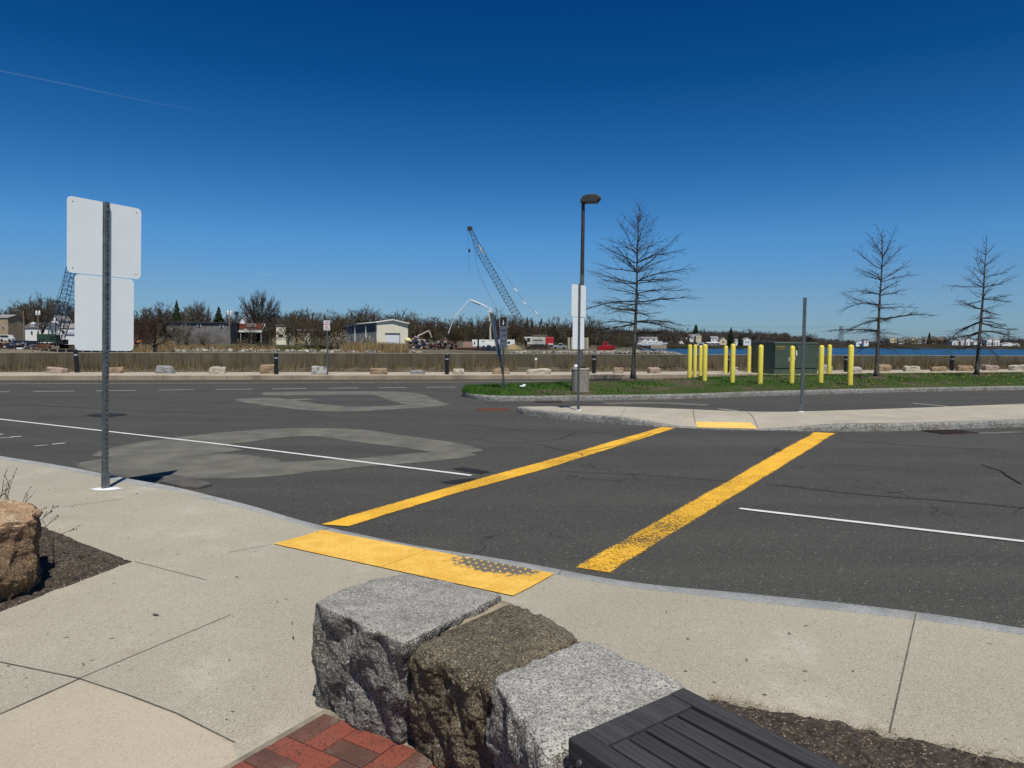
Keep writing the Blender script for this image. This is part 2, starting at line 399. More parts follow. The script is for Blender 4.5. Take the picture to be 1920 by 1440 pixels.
strip_quad(y, [(1072, 1064), (1525, 811)], [(1148, 1076), (1568, 813)], 70)
o = y.build("crosswalk_lines", m_yel_line, attr=True); struct(o)
if o.data.polygons[0].normal.z < 0: o.data.flip_normals()
wl = MB()
def line(pix, wid, z=.009, cols=4):
    a_, b_ = P(*pix[0]), P(*pix[-1]); wl.ribbon(resample([P(*p) for p in pix], .35 if (b_-a_).length > 3 else .08), wid, z, cols=cols)
line([(-300, 748), (0, 786.5), (400, 832), (905, 895)], .11)
line([(1354, 951), (1640, 984), (1920, 1016.5), (2200, 1049), (3000, 1142)], .10)
line([(-40, 814), (10, 815)], .09); line([(-40, 823.5), (30, 821)], .05); line([(15, 820), (46, 819)], .08); line([(58, 838), (95, 834.5)], .05); line([(92, 834.5), (128, 831)], .09)
# the long road: dashes, far solid line
for a, b in ((-60, 21), (59, 143), (177, 258), (294, 367), (402, 476), (508, 578), (614, 675), (709, 765), (797, 857)):
    yy = lambda x: 734.5-(x-59)*.0108
    line([(a, yy(a)), (b, yy(b))], .13)
line([(1709, 756.5), (1780, 763)], .10); line([(1344, 767), (1386, 771)], .09); line([(870, 729.5), (960, 726), (975, 722)], .3)
yl = MB(); yl.ribbon(resample([P(*p) for p in [(-500, 724), (0, 720), (480, 718.5), (880, 716.2), (1050, 715)]], .5), .17, .009, cols=4); struct(yl.build("yellow_centre_line", MA("faded_yellow_line", (.52, .43, .24), 1.2, 16, 120), attr=True))
o = wl.build("white_road_lines", m_white_line, attr=True); struct(o)
sd = MB()
def sand(pix, wid): 
    pts = smooth_line([P(*p) for p in pix], 2); pts = resample(pts, .5)
    if hasattr(wid, '__len__'):
        k = len(pts); wid = [interp(i/(k-1), [(q/(len(wid)-1), v) for q, v in enumerate(wid)]) for i in range(k)]
    sd.ribbon(pts, wid, .004, cols=6)
sand([(490, 739), (560, 737.5), (700, 736.5), (745, 738.5), (768, 748), (790, 756), (825, 760)], [1.6, 2.4, 2.3, 2.2, 1.9, 1.6, 1.2])
sand([(468, 747), (510, 753), (570, 762), (640, 768), (700, 766), (760, 763), (825, 758)], [1.3, 2.0, 1.8, 1.8, 1.5, 1.3, 1.0])
sand([(475, 748), (530, 751), (585, 748)], .6)
sand([(215, 858), (300, 838), (433, 819), (560, 809), (650, 812), (705, 822), (800, 833), (880, 850)], [.9, 1.9, 2.1, 1.7, 1.6, 1.5, 1.3, .8])
sand([(205, 858), (280, 866), (390, 874), (500, 880), (560, 876), (660, 868), (760, 861), (885, 849)], [.9, 2.3, 2.6, 1.9, 1.2, 1.0, 1.1, .7])
sand([(300, 852), (360, 846), (430, 838)], 1.3)
sand([(1130, 757), (1230, 755), (1330, 760)], .8)
sand([(1750, 812), (1830, 813), (1920, 810)], .25)
struct(sd.build("road_wear", m_sandy, attr=True))
ck = MB(); rng = random.Random(5)
def crack(pix, wid=.035):
    pts = resample([P(*p) for p in pix], .35); out = []
    for i, p in enumerate(pts):
        out.append(p+Vector((noise.noise(p*1.3)*.09, noise.noise(p*1.3+Vector((9, 9, 0)))*.09, 0)))
    ck.ribbon(out, wid, .0105, cols=2)
crack([(1400, 905), (1560, 922), (1640, 929), (1760, 938), (1920, 953), (2100, 965)], .05); crack([(1000, 880), (1180, 890), (1400, 905)], .03)
crack([(1570, 826), (1730, 837), (1850, 843), (1930, 849)], .05); crack([(1826, 866), (1880, 885), (1930, 915)], .05); crack([(1490, 868), (1660, 878), (1780, 890)], .025); crack([(1900, 858), (1925, 870)], .04)
crack([(840, 793), (960, 806), (1090, 809), (1190, 818)], .04); crack([(1090, 809), (1045, 824), (960, 833), (870, 820)], .03); crack([(640, 783), (760, 790), (840, 793)], .03)
crack([(0, 757), (120, 763), (240, 770), (440, 778), (640, 783)], .05); crack([(990, 830), (1085, 852), (1095, 862)], .03); crack([(1230, 811), (1160, 836), (1080, 850)], .03)
crack([(300, 893), (345, 896), (395, 913)], .03); crack([(880, 800), (700, 795), (560, 775)], .02)
struct(ck.build("road_cracks", m_crack, attr=True))
ol = MB()
ol.ribbon(resample([P(150, 779), P(190, 778), P(230, 781)], .3), .9, .0055, cols=6); ol.ribbon(resample([P(846, 877), P(925, 889)], .2), .3, .0055, cols=4)
ol.ribbon(resample([P(820, 908), P(900, 898)], .2), .25, .0055, cols=4); ol.ribbon(resample([P(1875, 968), P(1900, 972)], .1), .05, .0055, cols=2)
struct(ol.build("oil_stains", m_oil, attr=True))
# broken asphalt patch by the kerb (over the drain) with the drain slot
pt = [P(*p) for p in ((300, 906), (322, 894), (368, 899), (398, 911), (372, 918), (340, 915))]
b = MB(); b.prism([(p.x, p.y) for p in pt], -.02, .03); o = b.build("asphalt_patch", M("old_asphalt", (.075, .07, .06), .3, 4, .95, .7, 30, specks=((120, .15, (.14, .13, .12)),)), bevel=.012); struct(o)
def cover(name, label, cat, px, py, r, slots, mat):
    c = P(px, py); th = thing(name, label, cat, (c.x, c.y, .004))
    b = MB(); b.lathe([(r+.05, -.03), (r+.05, .005), (r+.01, .006), (r+.01, -.012), (0.001, -.012)], (0, 0, 0), 40); b.build("rim", mat, th, world=False)
    b = MB(); b.lathe([(r, -.03), (r, .004), (.001, .004)], n=40)
    for i in range(-5, 6):
        q = i*r/5.6; L = math.sqrt(max(0, r*r-q*q))*1.7
        if slots: b.box((q, 0, .008), (r/14, L, .01))
        else:
            for k in range(-5, 6):
                if q*q+(k*r/5.6)**2 < (r*.92)**2: b.box((q, k*r/5.6, .0065), (r/11, r/11, .007))
    b.build("lid", mat, th, world=False); return th
cover("manhole_cover", "rusty red round manhole cover in the road left of the concrete island tip", "manhole cover", 925, 768, .42, False, M("rusty_red_iron", (.115, .042, .026), .35, 9, .9, .4, 40))
cover("storm_drain", "dark round cover close against the granite kerb of the grass island", "drain cover", 1028, 753.5, .40, True, M("dark_iron", (.035, .022, .016), .5, 6, .9))
c = P(1783, 810.5); m_grt = M("dark_rusty_grate", (.045, .028, .020), .4, 20, .9, .4, 60)
th = thing("drain_grate", "rusty rectangular storm drain grate at the kerb below the bare signpost side", "drain grate", (c.x-.02, c.y, .004), rz=R(12))
th['label'] = "rusty brown rectangular storm drain grate at the foot of the granite kerb"
b = MB(); b.box((0, 0, -.02), (.9, .62, .04)); b.build("grate_frame", m_grt, th, world=False)
b = MB()
for i in range(13): b.box((-.40+i*.066, 0, .006), (.03, .54, .02))
for k in (-.26, 0, .26): b.box((0, k, .004), (.84, .03, .015))
b.build("bars", m_grt, th, world=False)

# ------------------------------------------------------------------ tactile pads
def m_tact(name):
    m, t, b = nodes_of(name); tc = t.nodes.new("ShaderNodeTexCoord"); co = tc.outputs['Object']
    at = t.nodes.new("ShaderNodeAttribute"); at.attribute_name = "e"
    col = mixc(t, mrange(t, noise_fac(t, co, 6, 5), .35, .65), (.68, .40, .065), (.78, .49, .10))
    s = mathn(t, 'ADD', noise_fac(t, co, 16, 5, .7), mathn(t, 'MULTIPLY', mathn(t, 'SUBTRACT', 1.0, at.outputs['Fac']), .8))
    col = mixc(t, mrange(t, s, .78, .92), col, (.145, .132, .102))
    col = mixc(t, mrange(t, noise_fac(t, co, 45, 3), .66, .72), col, (.20, .13, .04))
    t.links.new(col, b.inputs['Base Color']); b.inputs['Roughness'].default_value = .8; b.inputs['Specular IOR Level'].default_value = .3
    return m
m_tac = m_tact("tactile_yellow"); m_tac2 = M("tactile_yellow_far", (.80, .53, .13), .1, 6, .8)
def tactile(name, label, TL, TR, BR, BL, zf, t0, t1, mat, worn=None, pitch=.06, domes=True):
    b = MB(); nu, nv = 20, 8
    def at(u, v):
        p = TL.lerp(TR, u).lerp(BL.lerp(BR, u), v); p.z = zf(p.x, p.y)+.008; return p
    rows = []; es = []
    for i in range(nu+1):
        u = lerp(t0, t1, i/nu); rows.append([at(u, v/nv) for v in range(nv+1)])
        es += [worn(u, v/nv) if worn else 1 for v in range(nv+1)]
    b.grid(rows, es, flip=True)
    if domes:
        Lu = (TR-TL).length*(t1-t0); Lv = (BL-TL).length; a = int(Lu/pitch); c = int(Lv/pitch)
        for i in range(a):
            for k in range(c):
                u = lerp(t0, t1, (i+.5)/a); v = (k+.5)/c; p = at(u, v); n = 7; w_ = worn(u, v) if worn else 1
                vs = [(p.x+r*math.cos(q*6.283/n), p.y+r*math.sin(q*6.283/n), p.z+z) for r, z in ((.0135, 0), (.0095, .0062)) for q in range(n)]
                b.add(vs, [(q, (q+1) % n, n+(q+1) % n, n+q) for q in range(n)]+[tuple(range(n, 2*n))], [w_]*n+[max(w_, .75)]*n)
    o = b.build(name, mat, attr=True); tag(o, label, "tactile pad", "yellow tactile pads at the crossing")
    return o
T = [W(*p) for p in ((604, 995), (1040, 1077), (962, 1119), (513, 1021))]
def worn(u, v):
    d = math.hypot((u-.80)/.20, (v-.10)/.38); return max(0, min(1, d*.9-.15))
tactile("tactile_pad", "clean yellow tactile pad left of the seam at the near kerb, with flat yellow surface", *T, zwalk, 0, .499, m_tac)
tactile("tactile_pad", "near yellow tactile pad with a worn grey corner of bare domes, behind the granite block", *T, zwalk, .5008, 1, m_tac, worn)

# ------------------------------------------------------------------ rough stones
def rock(name, quad, z0, z1, n, a_side, a_top, rnd, seed, mat, foot=None, label=None, cat="boulder", group=None, freq=5.0, tilt=None, ztop=None):
    """quad = four ground points of the top outline (ccw); foot = the four at the bottom"""
    foot = foot or quad; verts = {}; b = MB(); rows = []
    def shape(x, y, z):
        k = rnd; L = (abs(x)**k+abs(y)**k+abs(z)**k)**(1/k); m = max(abs(x), abs(y), abs(z)); s = m/L if L else 1
        X, Y, Z = x*s, y*s, z*s
        u, v, h = (X+1)/2, (Y+1)/2, (Z+1)/2
        t = Vector(quad[0]).lerp(Vector(quad[1]), u).lerp(Vector(quad[3]).lerp(Vector(quad[2]), u), v)
        f = Vector(foot[0]).lerp(Vector(foot[1]), u).lerp(Vector(foot[3]).lerp(Vector(foot[2]), u), v)
        p = f.lerp(t, h); zt = z1
        if ztop: zt = lerp(lerp(ztop[0], ztop[1], u), lerp(ztop[3], ztop[2], u), v)
        p = Vector((p.x, p.y, lerp(z0, zt, h)))
        c = sum((Vector(q) for q in quad), Vector((0, 0)))/4
        side = max(abs(x), abs(y)); top = z > .985
        q = Vector((p.x, p.y, p.z))*freq+Vector((seed*7.1, seed*3.3, seed))
        nz = noise.fractal(q, .85, 2.1, 7)*.8+.5*(abs(noise.noise(q*.6))*2-.5)+.45*(.5-abs(noise.noise(Vector((q.x*2.2, q.y*2.2, q.z*.9)))*2))
        out = Vector((p.x-c.x, p.y-c.y, 0)).normalized()
        if abs(z) > .999: amp = a_top; d = Vector((0, 0, 1))
        else: amp = a_side; d = out
        e = min(1, (1-abs(z))*6) if abs(z) <= .999 else 1
        amp = lerp(a_top*1.6, amp, e) if abs(z) <= .999 else amp
        edge = max(0, side-.9)*10 if abs(z) > .999 else 0
        return p+d*nz*amp+out*nz*a_side*.5*edge
    idx = {}; fs = []; vs = []
    def vid(x, y, z):
        k = (round(x, 5), round(y, 5), round(z, 5))
        if k not in idx: idx[k] = len(vs); vs.append(shape(*k))
        return idx[k]
    c = [-1+2*i/n for i in range(n+1)]
    for i in range(n):
        for k in range(n):
            a, a2, d, d2 = c[i], c[i+1], c[k], c[k+1]
            fs.append((vid(a, d, 1), vid(a2, d, 1), vid(a2, d2, 1), vid(a, d2, 1)))
            fs.append((vid(a, -1, d), vid(a2, -1, d), vid(a2, -1, d2), vid(a, -1, d2)))
            fs.append((vid(a, 1, d2), vid(a2, 1, d2), vid(a2, 1, d), vid(a, 1, d)))
            fs.append((vid(1, a, d), vid(1, a2, d), vid(1, a2, d2), vid(1, a, d2)))
            fs.append((vid(-1, a2, d), vid(-1, a, d), vid(-1, a, d2), vid(-1, a2, d2)))
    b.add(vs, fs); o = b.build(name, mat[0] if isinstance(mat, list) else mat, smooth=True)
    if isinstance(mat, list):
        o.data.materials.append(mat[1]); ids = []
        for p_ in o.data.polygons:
            c_ = p_.center; ids.append(0 if p_.normal.z > .62 and c_.z > lerp(z0, z1, .8) else 1)  # upward faces near the top keep the first material, the rest the second
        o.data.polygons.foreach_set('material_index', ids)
    if label: tag(o, label, cat, group)
    return o
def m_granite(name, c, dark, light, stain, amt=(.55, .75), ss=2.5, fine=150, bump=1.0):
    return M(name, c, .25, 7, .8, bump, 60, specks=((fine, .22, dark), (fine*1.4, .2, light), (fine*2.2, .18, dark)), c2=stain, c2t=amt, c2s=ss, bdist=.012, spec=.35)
m_g1 = [m_granite("grey_granite", (.32, .308, .275), (.17, .162, .145), (.46, .445, .40), (.19, .14, .095), (.58, .72), 5), m_granite("grey_granite_side", (.215, .205, .18), (.07, .066, .058), (.36, .345, .31), (.11, .10, .078), (.45, .6), 7)]  # second material: darker tone for the block's sides
m_g2 = [m_granite("brown_weathered_granite", (.135, .115, .076), (.05, .043, .03), (.26, .225, .15), (.075, .06, .035), (.48, .66), 6), m_granite("brown_granite_side", (.145, .118, .072), (.045, .037, .024), (.28, .235, .155), (.07, .055, .032), (.45, .6), 7)]
m_g3 = [m_granite("pale_granite", (.39, .375, .34), (.17, .165, .15), (.53, .515, .47), (.27, .21, .10), (.60, .72), 5), m_granite("pale_granite_side", (.27, .255, .22), (.085, .08, .07), (.44, .42, .37), (.14, .12, .09), (.45, .6), 7)]  # sides darker than the pale top
m_g4 = [M("tan_boulder_top", (.42, .27, .155), .3, 6, .9, 1.0, 40, specks=((150, .2, (.25, .15, .08)),), c2=(.50, .38, .25), c2t=(.5, .65), c2s=5, bdist=.02), M("tan_boulder_side", (.20, .128, .072), .4, 8, .95, 1.0, 34, specks=((130, .22, (.10, .062, .034)), (190, .12, (.34, .22, .12))), c2=(.12, .078, .045), c2t=(.47, .62), c2s=5, bdist=.03)]  # orange tan on top, a much darker brown on the sides
Z1 = .62
q1 = [(-.395, 2.56), (-.025, 3.10), (-.53, 3.42), (-.865, 2.99)]
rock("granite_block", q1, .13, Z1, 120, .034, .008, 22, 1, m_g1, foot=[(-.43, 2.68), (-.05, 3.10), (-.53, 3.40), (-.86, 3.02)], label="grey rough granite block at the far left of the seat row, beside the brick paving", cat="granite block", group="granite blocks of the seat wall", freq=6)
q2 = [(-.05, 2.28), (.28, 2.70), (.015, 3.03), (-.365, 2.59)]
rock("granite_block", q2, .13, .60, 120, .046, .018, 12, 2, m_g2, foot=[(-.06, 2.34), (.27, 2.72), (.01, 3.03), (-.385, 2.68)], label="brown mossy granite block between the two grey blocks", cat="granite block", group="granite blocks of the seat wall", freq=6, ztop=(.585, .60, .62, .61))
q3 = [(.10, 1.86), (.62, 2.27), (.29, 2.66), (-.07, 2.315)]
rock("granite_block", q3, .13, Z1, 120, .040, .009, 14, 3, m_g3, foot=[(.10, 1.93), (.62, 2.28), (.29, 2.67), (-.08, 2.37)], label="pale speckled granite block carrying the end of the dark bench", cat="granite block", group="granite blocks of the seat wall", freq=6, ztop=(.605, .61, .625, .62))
mo = MB(); mo.hexa([Vector(p) for p in ((-.425, 2.74, .14), (-.385, 2.73, .14), (.00, 3.07, .14), (-.04, 3.10, .14), (-.405, 2.665, .575), (-.365, 2.655, .575), (.005, 3.06, .59), (-.035, 3.09, .59))])
o = mo.build("mortar_joint", M("sandy_mortar", (.30, .25, .17), .25, 20, .95, .8, 60)); tag(o, "sandy mortar filling the gap between the left grey block and the brown block", "mortar")
mo = MB(); mo.hexa([Vector(p) for p in ((-.09, 2.40, .14), (-.06, 2.37, .14), (.29, 2.70, .14), (.27, 2.73, .14), (-.09, 2.36, .55), (-.06, 2.34, .55), (.29, 2.67, .575), (.27, 2.70, .575))])
o = mo.build("mortar_joint", m_joint); tag(o, "dark mortar seam between the brown block and the pale block", "mortar")
bq = [(-2.90, 4.22), (-3.2, 4.75), (-4.3, 5.0), (-3.9, 3.55)]
bq = [(-2.93, 4.30), (-3.15, 4.85), (-4.3, 4.6), (-3.55, 3.75)]
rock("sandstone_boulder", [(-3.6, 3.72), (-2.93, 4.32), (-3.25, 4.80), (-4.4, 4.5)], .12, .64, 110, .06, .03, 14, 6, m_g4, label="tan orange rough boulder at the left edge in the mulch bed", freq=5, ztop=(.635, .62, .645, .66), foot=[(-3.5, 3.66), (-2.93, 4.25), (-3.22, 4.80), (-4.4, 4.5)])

# ------------------------------------------------------------------ planting beds, twigs
def bed(name, poly, seed, hump=.04):
    poly = [Vector((p.x, p.y)) for p in poly]; me = bmesh.new()
    f = me.faces.new([me.verts.new((p.x, p.y, .15)) for p in poly]); bmesh.ops.triangulate(me, faces=[f])
    for _ in range(7):
        ed = [e for e in me.edges if e.calc_length() > .05]
        if not ed: break
        bmesh.ops.subdivide_edges(me, edges=ed, cuts=1); bmesh.ops.triangulate(me, faces=[q for q in me.faces if len(q.verts) > 3])
    for v in me.verts:
        d = 9
        for i in range(len(poly)):
            a, b_ = poly[i], poly[(i+1) % len(poly)]; ab = b_-a; t = max(0, min(1, (v.co.xy-a).dot(ab)/ab.length_squared)); d = min(d, (a+ab*t-v.co.xy).length)
        v.co.z = zwalk(v.co.x, v.co.y)-.006+hump*sm(d/.12)*.5+sm(d/.04)*(.012+.022*noise.fractal(Vector((v.co.x*14, v.co.y*14, seed)), 1, 2, 4))
    m = bpy.data.meshes.new(name); me.normal_update(); me.to_mesh(m); me.free(); m.materials.append(m_soil)
    if sum(p.normal.z for p in m.polygons) < 0: m.flip_normals()
    o = bpy.data.objects.new(name, m); scene.collection.objects.link(o); struct(o); return o
LB = [W(87, 988), W(165, 1021), W(252, 1053), W(165, 1086), W(110, 1106), W(60, 1126), W(0, 1149), W(-160, 1215), W(-420, 1180), W(-330, 900), W(-60, 925)]
bed("mulch_bed", LB, 1.5)
RBp = [W(1300, 1303), W(1345, 1312), W(1440, 1329), W(1560, 1350), W(1668, 1373), W(1800, 1402), W(1920, 1432), W(2300, 1530), W(2300, 1900), W(1700, 1900), W(1430, 1520), W(1330, 1400)]
bed("mulch_bed", RBp, 4.5)
def inpoly(p, poly):
    r = False; n = len(poly)
    for i in range(n):
        a, b_ = poly[i], poly[(i+1) % n]
        if (a.y > p.y) != (b_.y > p.y) and p.x < (b_.x-a.x)*(p.y-a.y)/(b_.y-a.y)+a.x: r = not r
    return r
rng = random.Random(11); st = MB()
for poly, cnt in ((LB, 330), (RBp, 520)):
    xs = [p.x for p in poly]; ys = [p.y for p in poly]; k = 0
    while k < cnt:
        p = Vector((rng.uniform(min(xs), max(xs)), rng.uniform(min(ys), max(ys))))
        if poly is RBp: p = Vector((rng.uniform(.8, 3.2), rng.uniform(1.5, 3.15)))
        else: p = Vector((rng.uniform(-4.4, -2.6), rng.uniform(4, 6)))
        k += 1
        if not inpoly(p, poly): continue
        a = rng.uniform(0, 6.28); L = rng.uniform(.015, .065); z = zwalk(p.x, p.y)+.028+rng.random()*.012
        c0 = Vector((p.x, p.y, z)); d = Vector((math.cos(a), math.sin(a), rng.uniform(-.1, .35)))*L; bn = Vector((-d.y, d.x, 0))*rng.uniform(-.35, .35)
        st.tube([c0, c0+d*.5+bn*.5, c0+d+bn*.2], [.0007, .0008, .0004], 3, cap=False)
for _ in range(90):                                   # frayed grass rim of the right bed
    t = rng.random(); p = W(1320, 1307).lerp(W(1990, 1445), t); 
    for q in range(5):
        c0 = p+Vector((rng.gauss(0, .02), rng.gauss(-.02, .02), .012)); a = rng.uniform(0, 6.28); L = rng.uniform(.02, .06)
        d = Vector((math.cos(a)*.7, math.sin(a)*.7, rng.uniform(.1, .7)))*L; st.tube([c0, c0+d*.6, c0+d+Vector((0, 0, -L*.25))], [.0009, .0008, .0003], 3, cap=False)
stuff(st.build("mulch_straw", M("pale_straw", (.26, .205, .13), .35, 8, .95)))
# leafless shrub behind the left boulder
sh = thing("bare_shrub", "leafless thin twigged shrub growing behind the tan boulder", "shrub", (-3.45, 4.95, .15))
tw = MB()
def twig(p, d, L, r, rng, depth=0):
    pts = [p]; rad = [r]
    for i in range(5):
        d = (d+Vector((rng.gauss(0, .10), rng.gauss(0, .10), rng.gauss(.02, .06)))).normalized(); p = p+d*L/5; pts.append(p); rad.append(r*(1-.16*(i+1)))
        if depth < 1 and i > 0 and rng.random() < .75:
            e = (d+Vector((rng.gauss(0, .5), rng.gauss(0, .5), rng.gauss(0, .3)))).normalized(); twig(p, e, L*rng.uniform(.15, .4), r*.6, rng, depth+1)
        if i > 1 and rng.random() < .6: tw.ball(p, (.004, .004, .006), 5, 3)
    tw.tube(pts, rad, 4)
for pxs, pys, pxe, pye in ((3, 925, 16, 893), (0, 960, 27, 895), (8, 965, 32, 904), (25, 965, 27, 923), (30, 965, 45, 931), (36, 960, 76, 928), (48, 968, 57, 948), (68, 967, 86, 957), (80, 975, 109, 959), (84, 990, 107, 966), (115, 1000, 146, 985), (-8, 950, 8, 930)):
    D = 4.78+rng.uniform(0, .25)
    a = Q(pxs, pys, D); e = Q(pxe, pye, D+.05); base = Vector((lerp(a.x, -3.5, .35), D+.05, .16)) if pxs < 70 else Vector((a.x-.06, D, .16))
    v = (e-a); twig(a-v*.5, v.normalized(), v.length*1.5, .0042, rng)
    tw.tube([base, a-v*.5], [.006, .0045], 4)
tw.build("branches", M("twig_brown", (.09, .065, .045), .3, 20, .9), sh)

# ------------------------------------------------------------------ brick paving
m_brick = M("red_brick_pavers", (.235, .060, .036), .18, 4, .85, .5, 70, specks=((140, .1, (.10, .035, .025)),), c2=(.165, .062, .042), c2t=(.48, .66), c2s=4, obj_rand=0)
m_brickb = M("brown_brick_pavers", (.115, .052, .036), .25, 6, .85, .5, 70, specks=((140, .1, (.08, .035, .025)),), c2=(.16, .11, .08), c2t=(.52, .66), c2s=5)
br = MB(); rng = random.Random(3)
a0 = Vector((-.785, 2.925)); du = Vector((-.53, -.848)); dv = Vector((.848, -.53))
L_, W_ = .205, .102
for r_ in range(-2, 12):
    for c_ in range(-3, 9):
        # basket weave: pairs of bricks alternate direction
        b0 = a0+du*(c_*L_)+dv*(r_*L_)
        for k in range(2):
            if (r_+c_) % 2 == 0: ce = b0+du*L_/2+dv*(W_*(k+.5)); sz = (L_-.004, W_-.004)
            else: ce = b0+du*(W_*(k+.5))+dv*L_/2; sz = (W_-.004, L_-.004)
            if c_ < 0 or ce.y < .4 or r_ < 0: continue
            rot = Matrix.Rotation(math.atan2(du.y, du.x)+rng.gauss(0, .006), 3, 'Z') @ Matrix.Rotation(rng.gauss(0, .006), 3, 'X')
            br.mi = 1 if rng.random() < .42 else 0
            br.box((ce.x, ce.y, .131+rng.gauss(0, .0012)), (*sz, .06), rot)
struct(br.build("brick_paving", [m_brick, m_brickb], bevel=.003))
sc = [a0+dv*-.03+du*-.03, a0+dv*2.6-du*.03, a0+dv*2.6+du*2.0, a0-dv*.03+du*2.0]
o = sheet("paving_sand", M("jointing_sand", (.16, .11, .075), .2, 20, .95), sc, .1535); struct(o)
# cement collar round the blocks' feet
cc = [a0-dv*.03-du*.045, a0-du*.045+dv*1.0, a0+dv*1.0+du*.02, a0+du*.0+dv*0, a0+du*.62, a0+du*.62-dv*.03]
o = sheet("cement_collar", M("cement_collar", (.22, .19, .14), .3, 12, .95, .6, 60), cc, .1565); struct(o)

# ------------------------------------------------------------------ bench
BZ = .665
c0 = P(1065, 1383, BZ); c1 = P(1281, 1289, BZ); ex = Vector((c1.x-c0.x, c1.y-c0.y, 0)); BW = ex.length; ex.normalize(); ey = Vector((ex.y, -ex.x, 0))
bench = thing("plank_bench", "dark grey weathered plank bench with framed slats resting on the pale granite block", "bench", (c0.x, c0.y, .15))
m_wood = M("weathered_dark_wood", (.040, .040, .041), .28, 5, .8, .45, 30, stretch=(1, 22, 22), c2=(.056, .056, .056), c2t=(.42, .75), c2s=1.5, bdist=.002, spec=.3, obj_rand=.22)
ang = math.atan2(ey.y, ey.x)
def board(name, u0, u1, v0, v1, th=.042, dz=0.0):
    b = MB(); o_ = Vector((c0.x, c0.y, 0)); c = o_+ex*(u0+u1)/2+ey*(v0+v1)/2
    b.box((0, 0, 0), (abs(v1-v0), abs(u1-u0), th)); o = b.build(name, m_wood, bench, world=False, bevel=.004)
    o.location = (c.x-c0.x, c.y-c0.y, BZ-.15-th/2+dz); o.rotation_euler = (0, 0, ang); return o
BL = 1.7
board("front_rail", 0, .062, 0, BL, .052)
board("back_rail", BW-.062, BW, 0, BL, .052, .001)
board("end_rail", .064, BW-.064, 0, .085, .045, -.001)
board("end_rail", .064, BW-.064, BL-.085, BL, .045, -.001)
ns = 5; gap = .010; sw = (BW-.128-gap*(ns+1))/ns
for i in range(ns):
    u = .064+gap+i*(sw+gap); board("slat", u, u+sw, .090, BL-.09, .03, -.004-(.002 if i % 2 else 0))
board("support", BW*.3, BW*.7, .9, 1.0, .05, -.06)
for v in (.30, 1.5):
    b = MB(); b.box((0, 0, 0), (.06, BW-.02, .05)); o = b.build("cross_bar", m_wood, bench, world=False); c = ex*BW/2+ey*v; o.location = (c.x, c.y, BZ-.15-.06-.03); o.rotation_euler = (0, 0, ang)
for u in (.06, BW-.06):
    c = ex*u+ey*1.45; b = MB(); b.box((0, 0, 0), (.07, .07, .44)); o = b.build("leg", m_wood, bench, world=False); o.location = (c.x, c.y, .22); o.rotation_euler = (0, 0, ang)
bb = MB(); p = ex*(-.001)+ey*.05; bb.tube([Vector((p.x, p.y, .47)), Vector((p.x, p.y, .47))-ex*.004], .008, 10); bb.build("bolt", m_galv, bench, world=False)

# fallen leaf scraps and grit on the pavement
rng = random.Random(61); lf = MB()
for px, py, q in ((292, 1155, 1.6), (444, 1084, 1), (346, 1114, .8), (550, 1198, 1), (548, 1171, .7), (156, 1248, .8), (257, 927, 1), (135, 951, 1), (1290, 1200, .7), (1480, 1190, .8), (1250, 1150, .6), (1600, 1260, .8), (1020, 1105, .8), (240, 1010, .7), (430, 1240, .6), (1400, 1240, .6), (520, 1130, .5), (90, 1190, .7), (1560, 1180, .5)):
    p = W(px, py); a = rng.uniform(0, 6.28); L = .016*q
    u = Vector((math.cos(a), math.sin(a), 0))*L; v = Vector((-u.y, u.x, 0))*.35
    z = Vector((0, 0, .006)); lf.add([p-u+z, p-v+z+Vector((0, 0, .004)), p+u+z+Vector((0, 0, .008)), p+v+z], [(0, 1, 2, 3)])
for _ in range(260):
    t = rng.random(); i = int(t*(len(ko)-1)); p = ko[i].lerp(ki[i], -rng.random()*1.2); 
    if not (-6 < p.x < 4): continue
    s_ = rng.uniform(.003, .009); p.z = .004; lf.box(p+Vector((0, 0, s_*.4)), (s_*1.6, s_, s_), Matrix.Rotation(rng.uniform(0, 3), 3, 'Z'))
stuff(lf.build("leaf_litter", M("leaf_scraps", (.06, .045, .03), .4, 30, .95)))
# ------------------------------------------------------------------ concrete traffic island with granite kerb
def loft_edge(px_list, n=3): return resample(smooth_line([P(*p) for p in px_list], 2), .35)
fpx = [(969, 774.2), (986, 779), (1048, 786), (1121, 792), (1207, 798.5), (1262, 802), (1305, 804), (1362, 806), (1420, 807), (1490, 808.5), (1560, 809), (1640, 808.5), (1719, 807.5), (1860, 802.5), (1920, 800), (2150, 789), (2500, 775)]
front = loft_edge(fpx); ridx = (P(1305, 804), P(1420, 807))
bpx = [(970, 762.9), (985, 762.2), (1027, 761.9), (1085, 761.4), (1150, 761.6), (1200, 763.5), (1300, 767.5), (1380, 771), (1440, 772.3), (1500, 771.8), (1680, 766), (1920, 757), (2150, 748), (2500, 737)]
back = resample(smooth_line([P(px, py, .15) for px, py in bpx], 2), .35)
RM = (ridx[0]+ridx[1])/2; RD = (ridx[1]-ridx[0]); RDn = RD.normalized(); RH = RD.length/2
def ztop(x, y):
    q = Vector((x, y, 0))-RM; s = abs(q.dot(RDn)); d = abs(q.x*-RDn.y+q.y*RDn.x)
    return .15-.13*(1-sm(max(0, s-RH)/1.8))*(1-sm(d/1.6))
def along(pl):
    L = [0]
    for a, b in zip(pl, pl[1:]): L.append(L[-1]+(b-a).length)
    return L
def at_frac(pl, L, t):
    d = t*L[-1]
    for i in range(len(pl)-1):
        if d <= L[i+1]: return pl[i].lerp(pl[i+1], (d-L[i])/max(1e-9, L[i+1]-L[i]))
    return pl[-1].copy()
LB_ = along(back); n_ = len(front); kerb = MB(); walk = MB(); wr = []
LF_ = along(front)
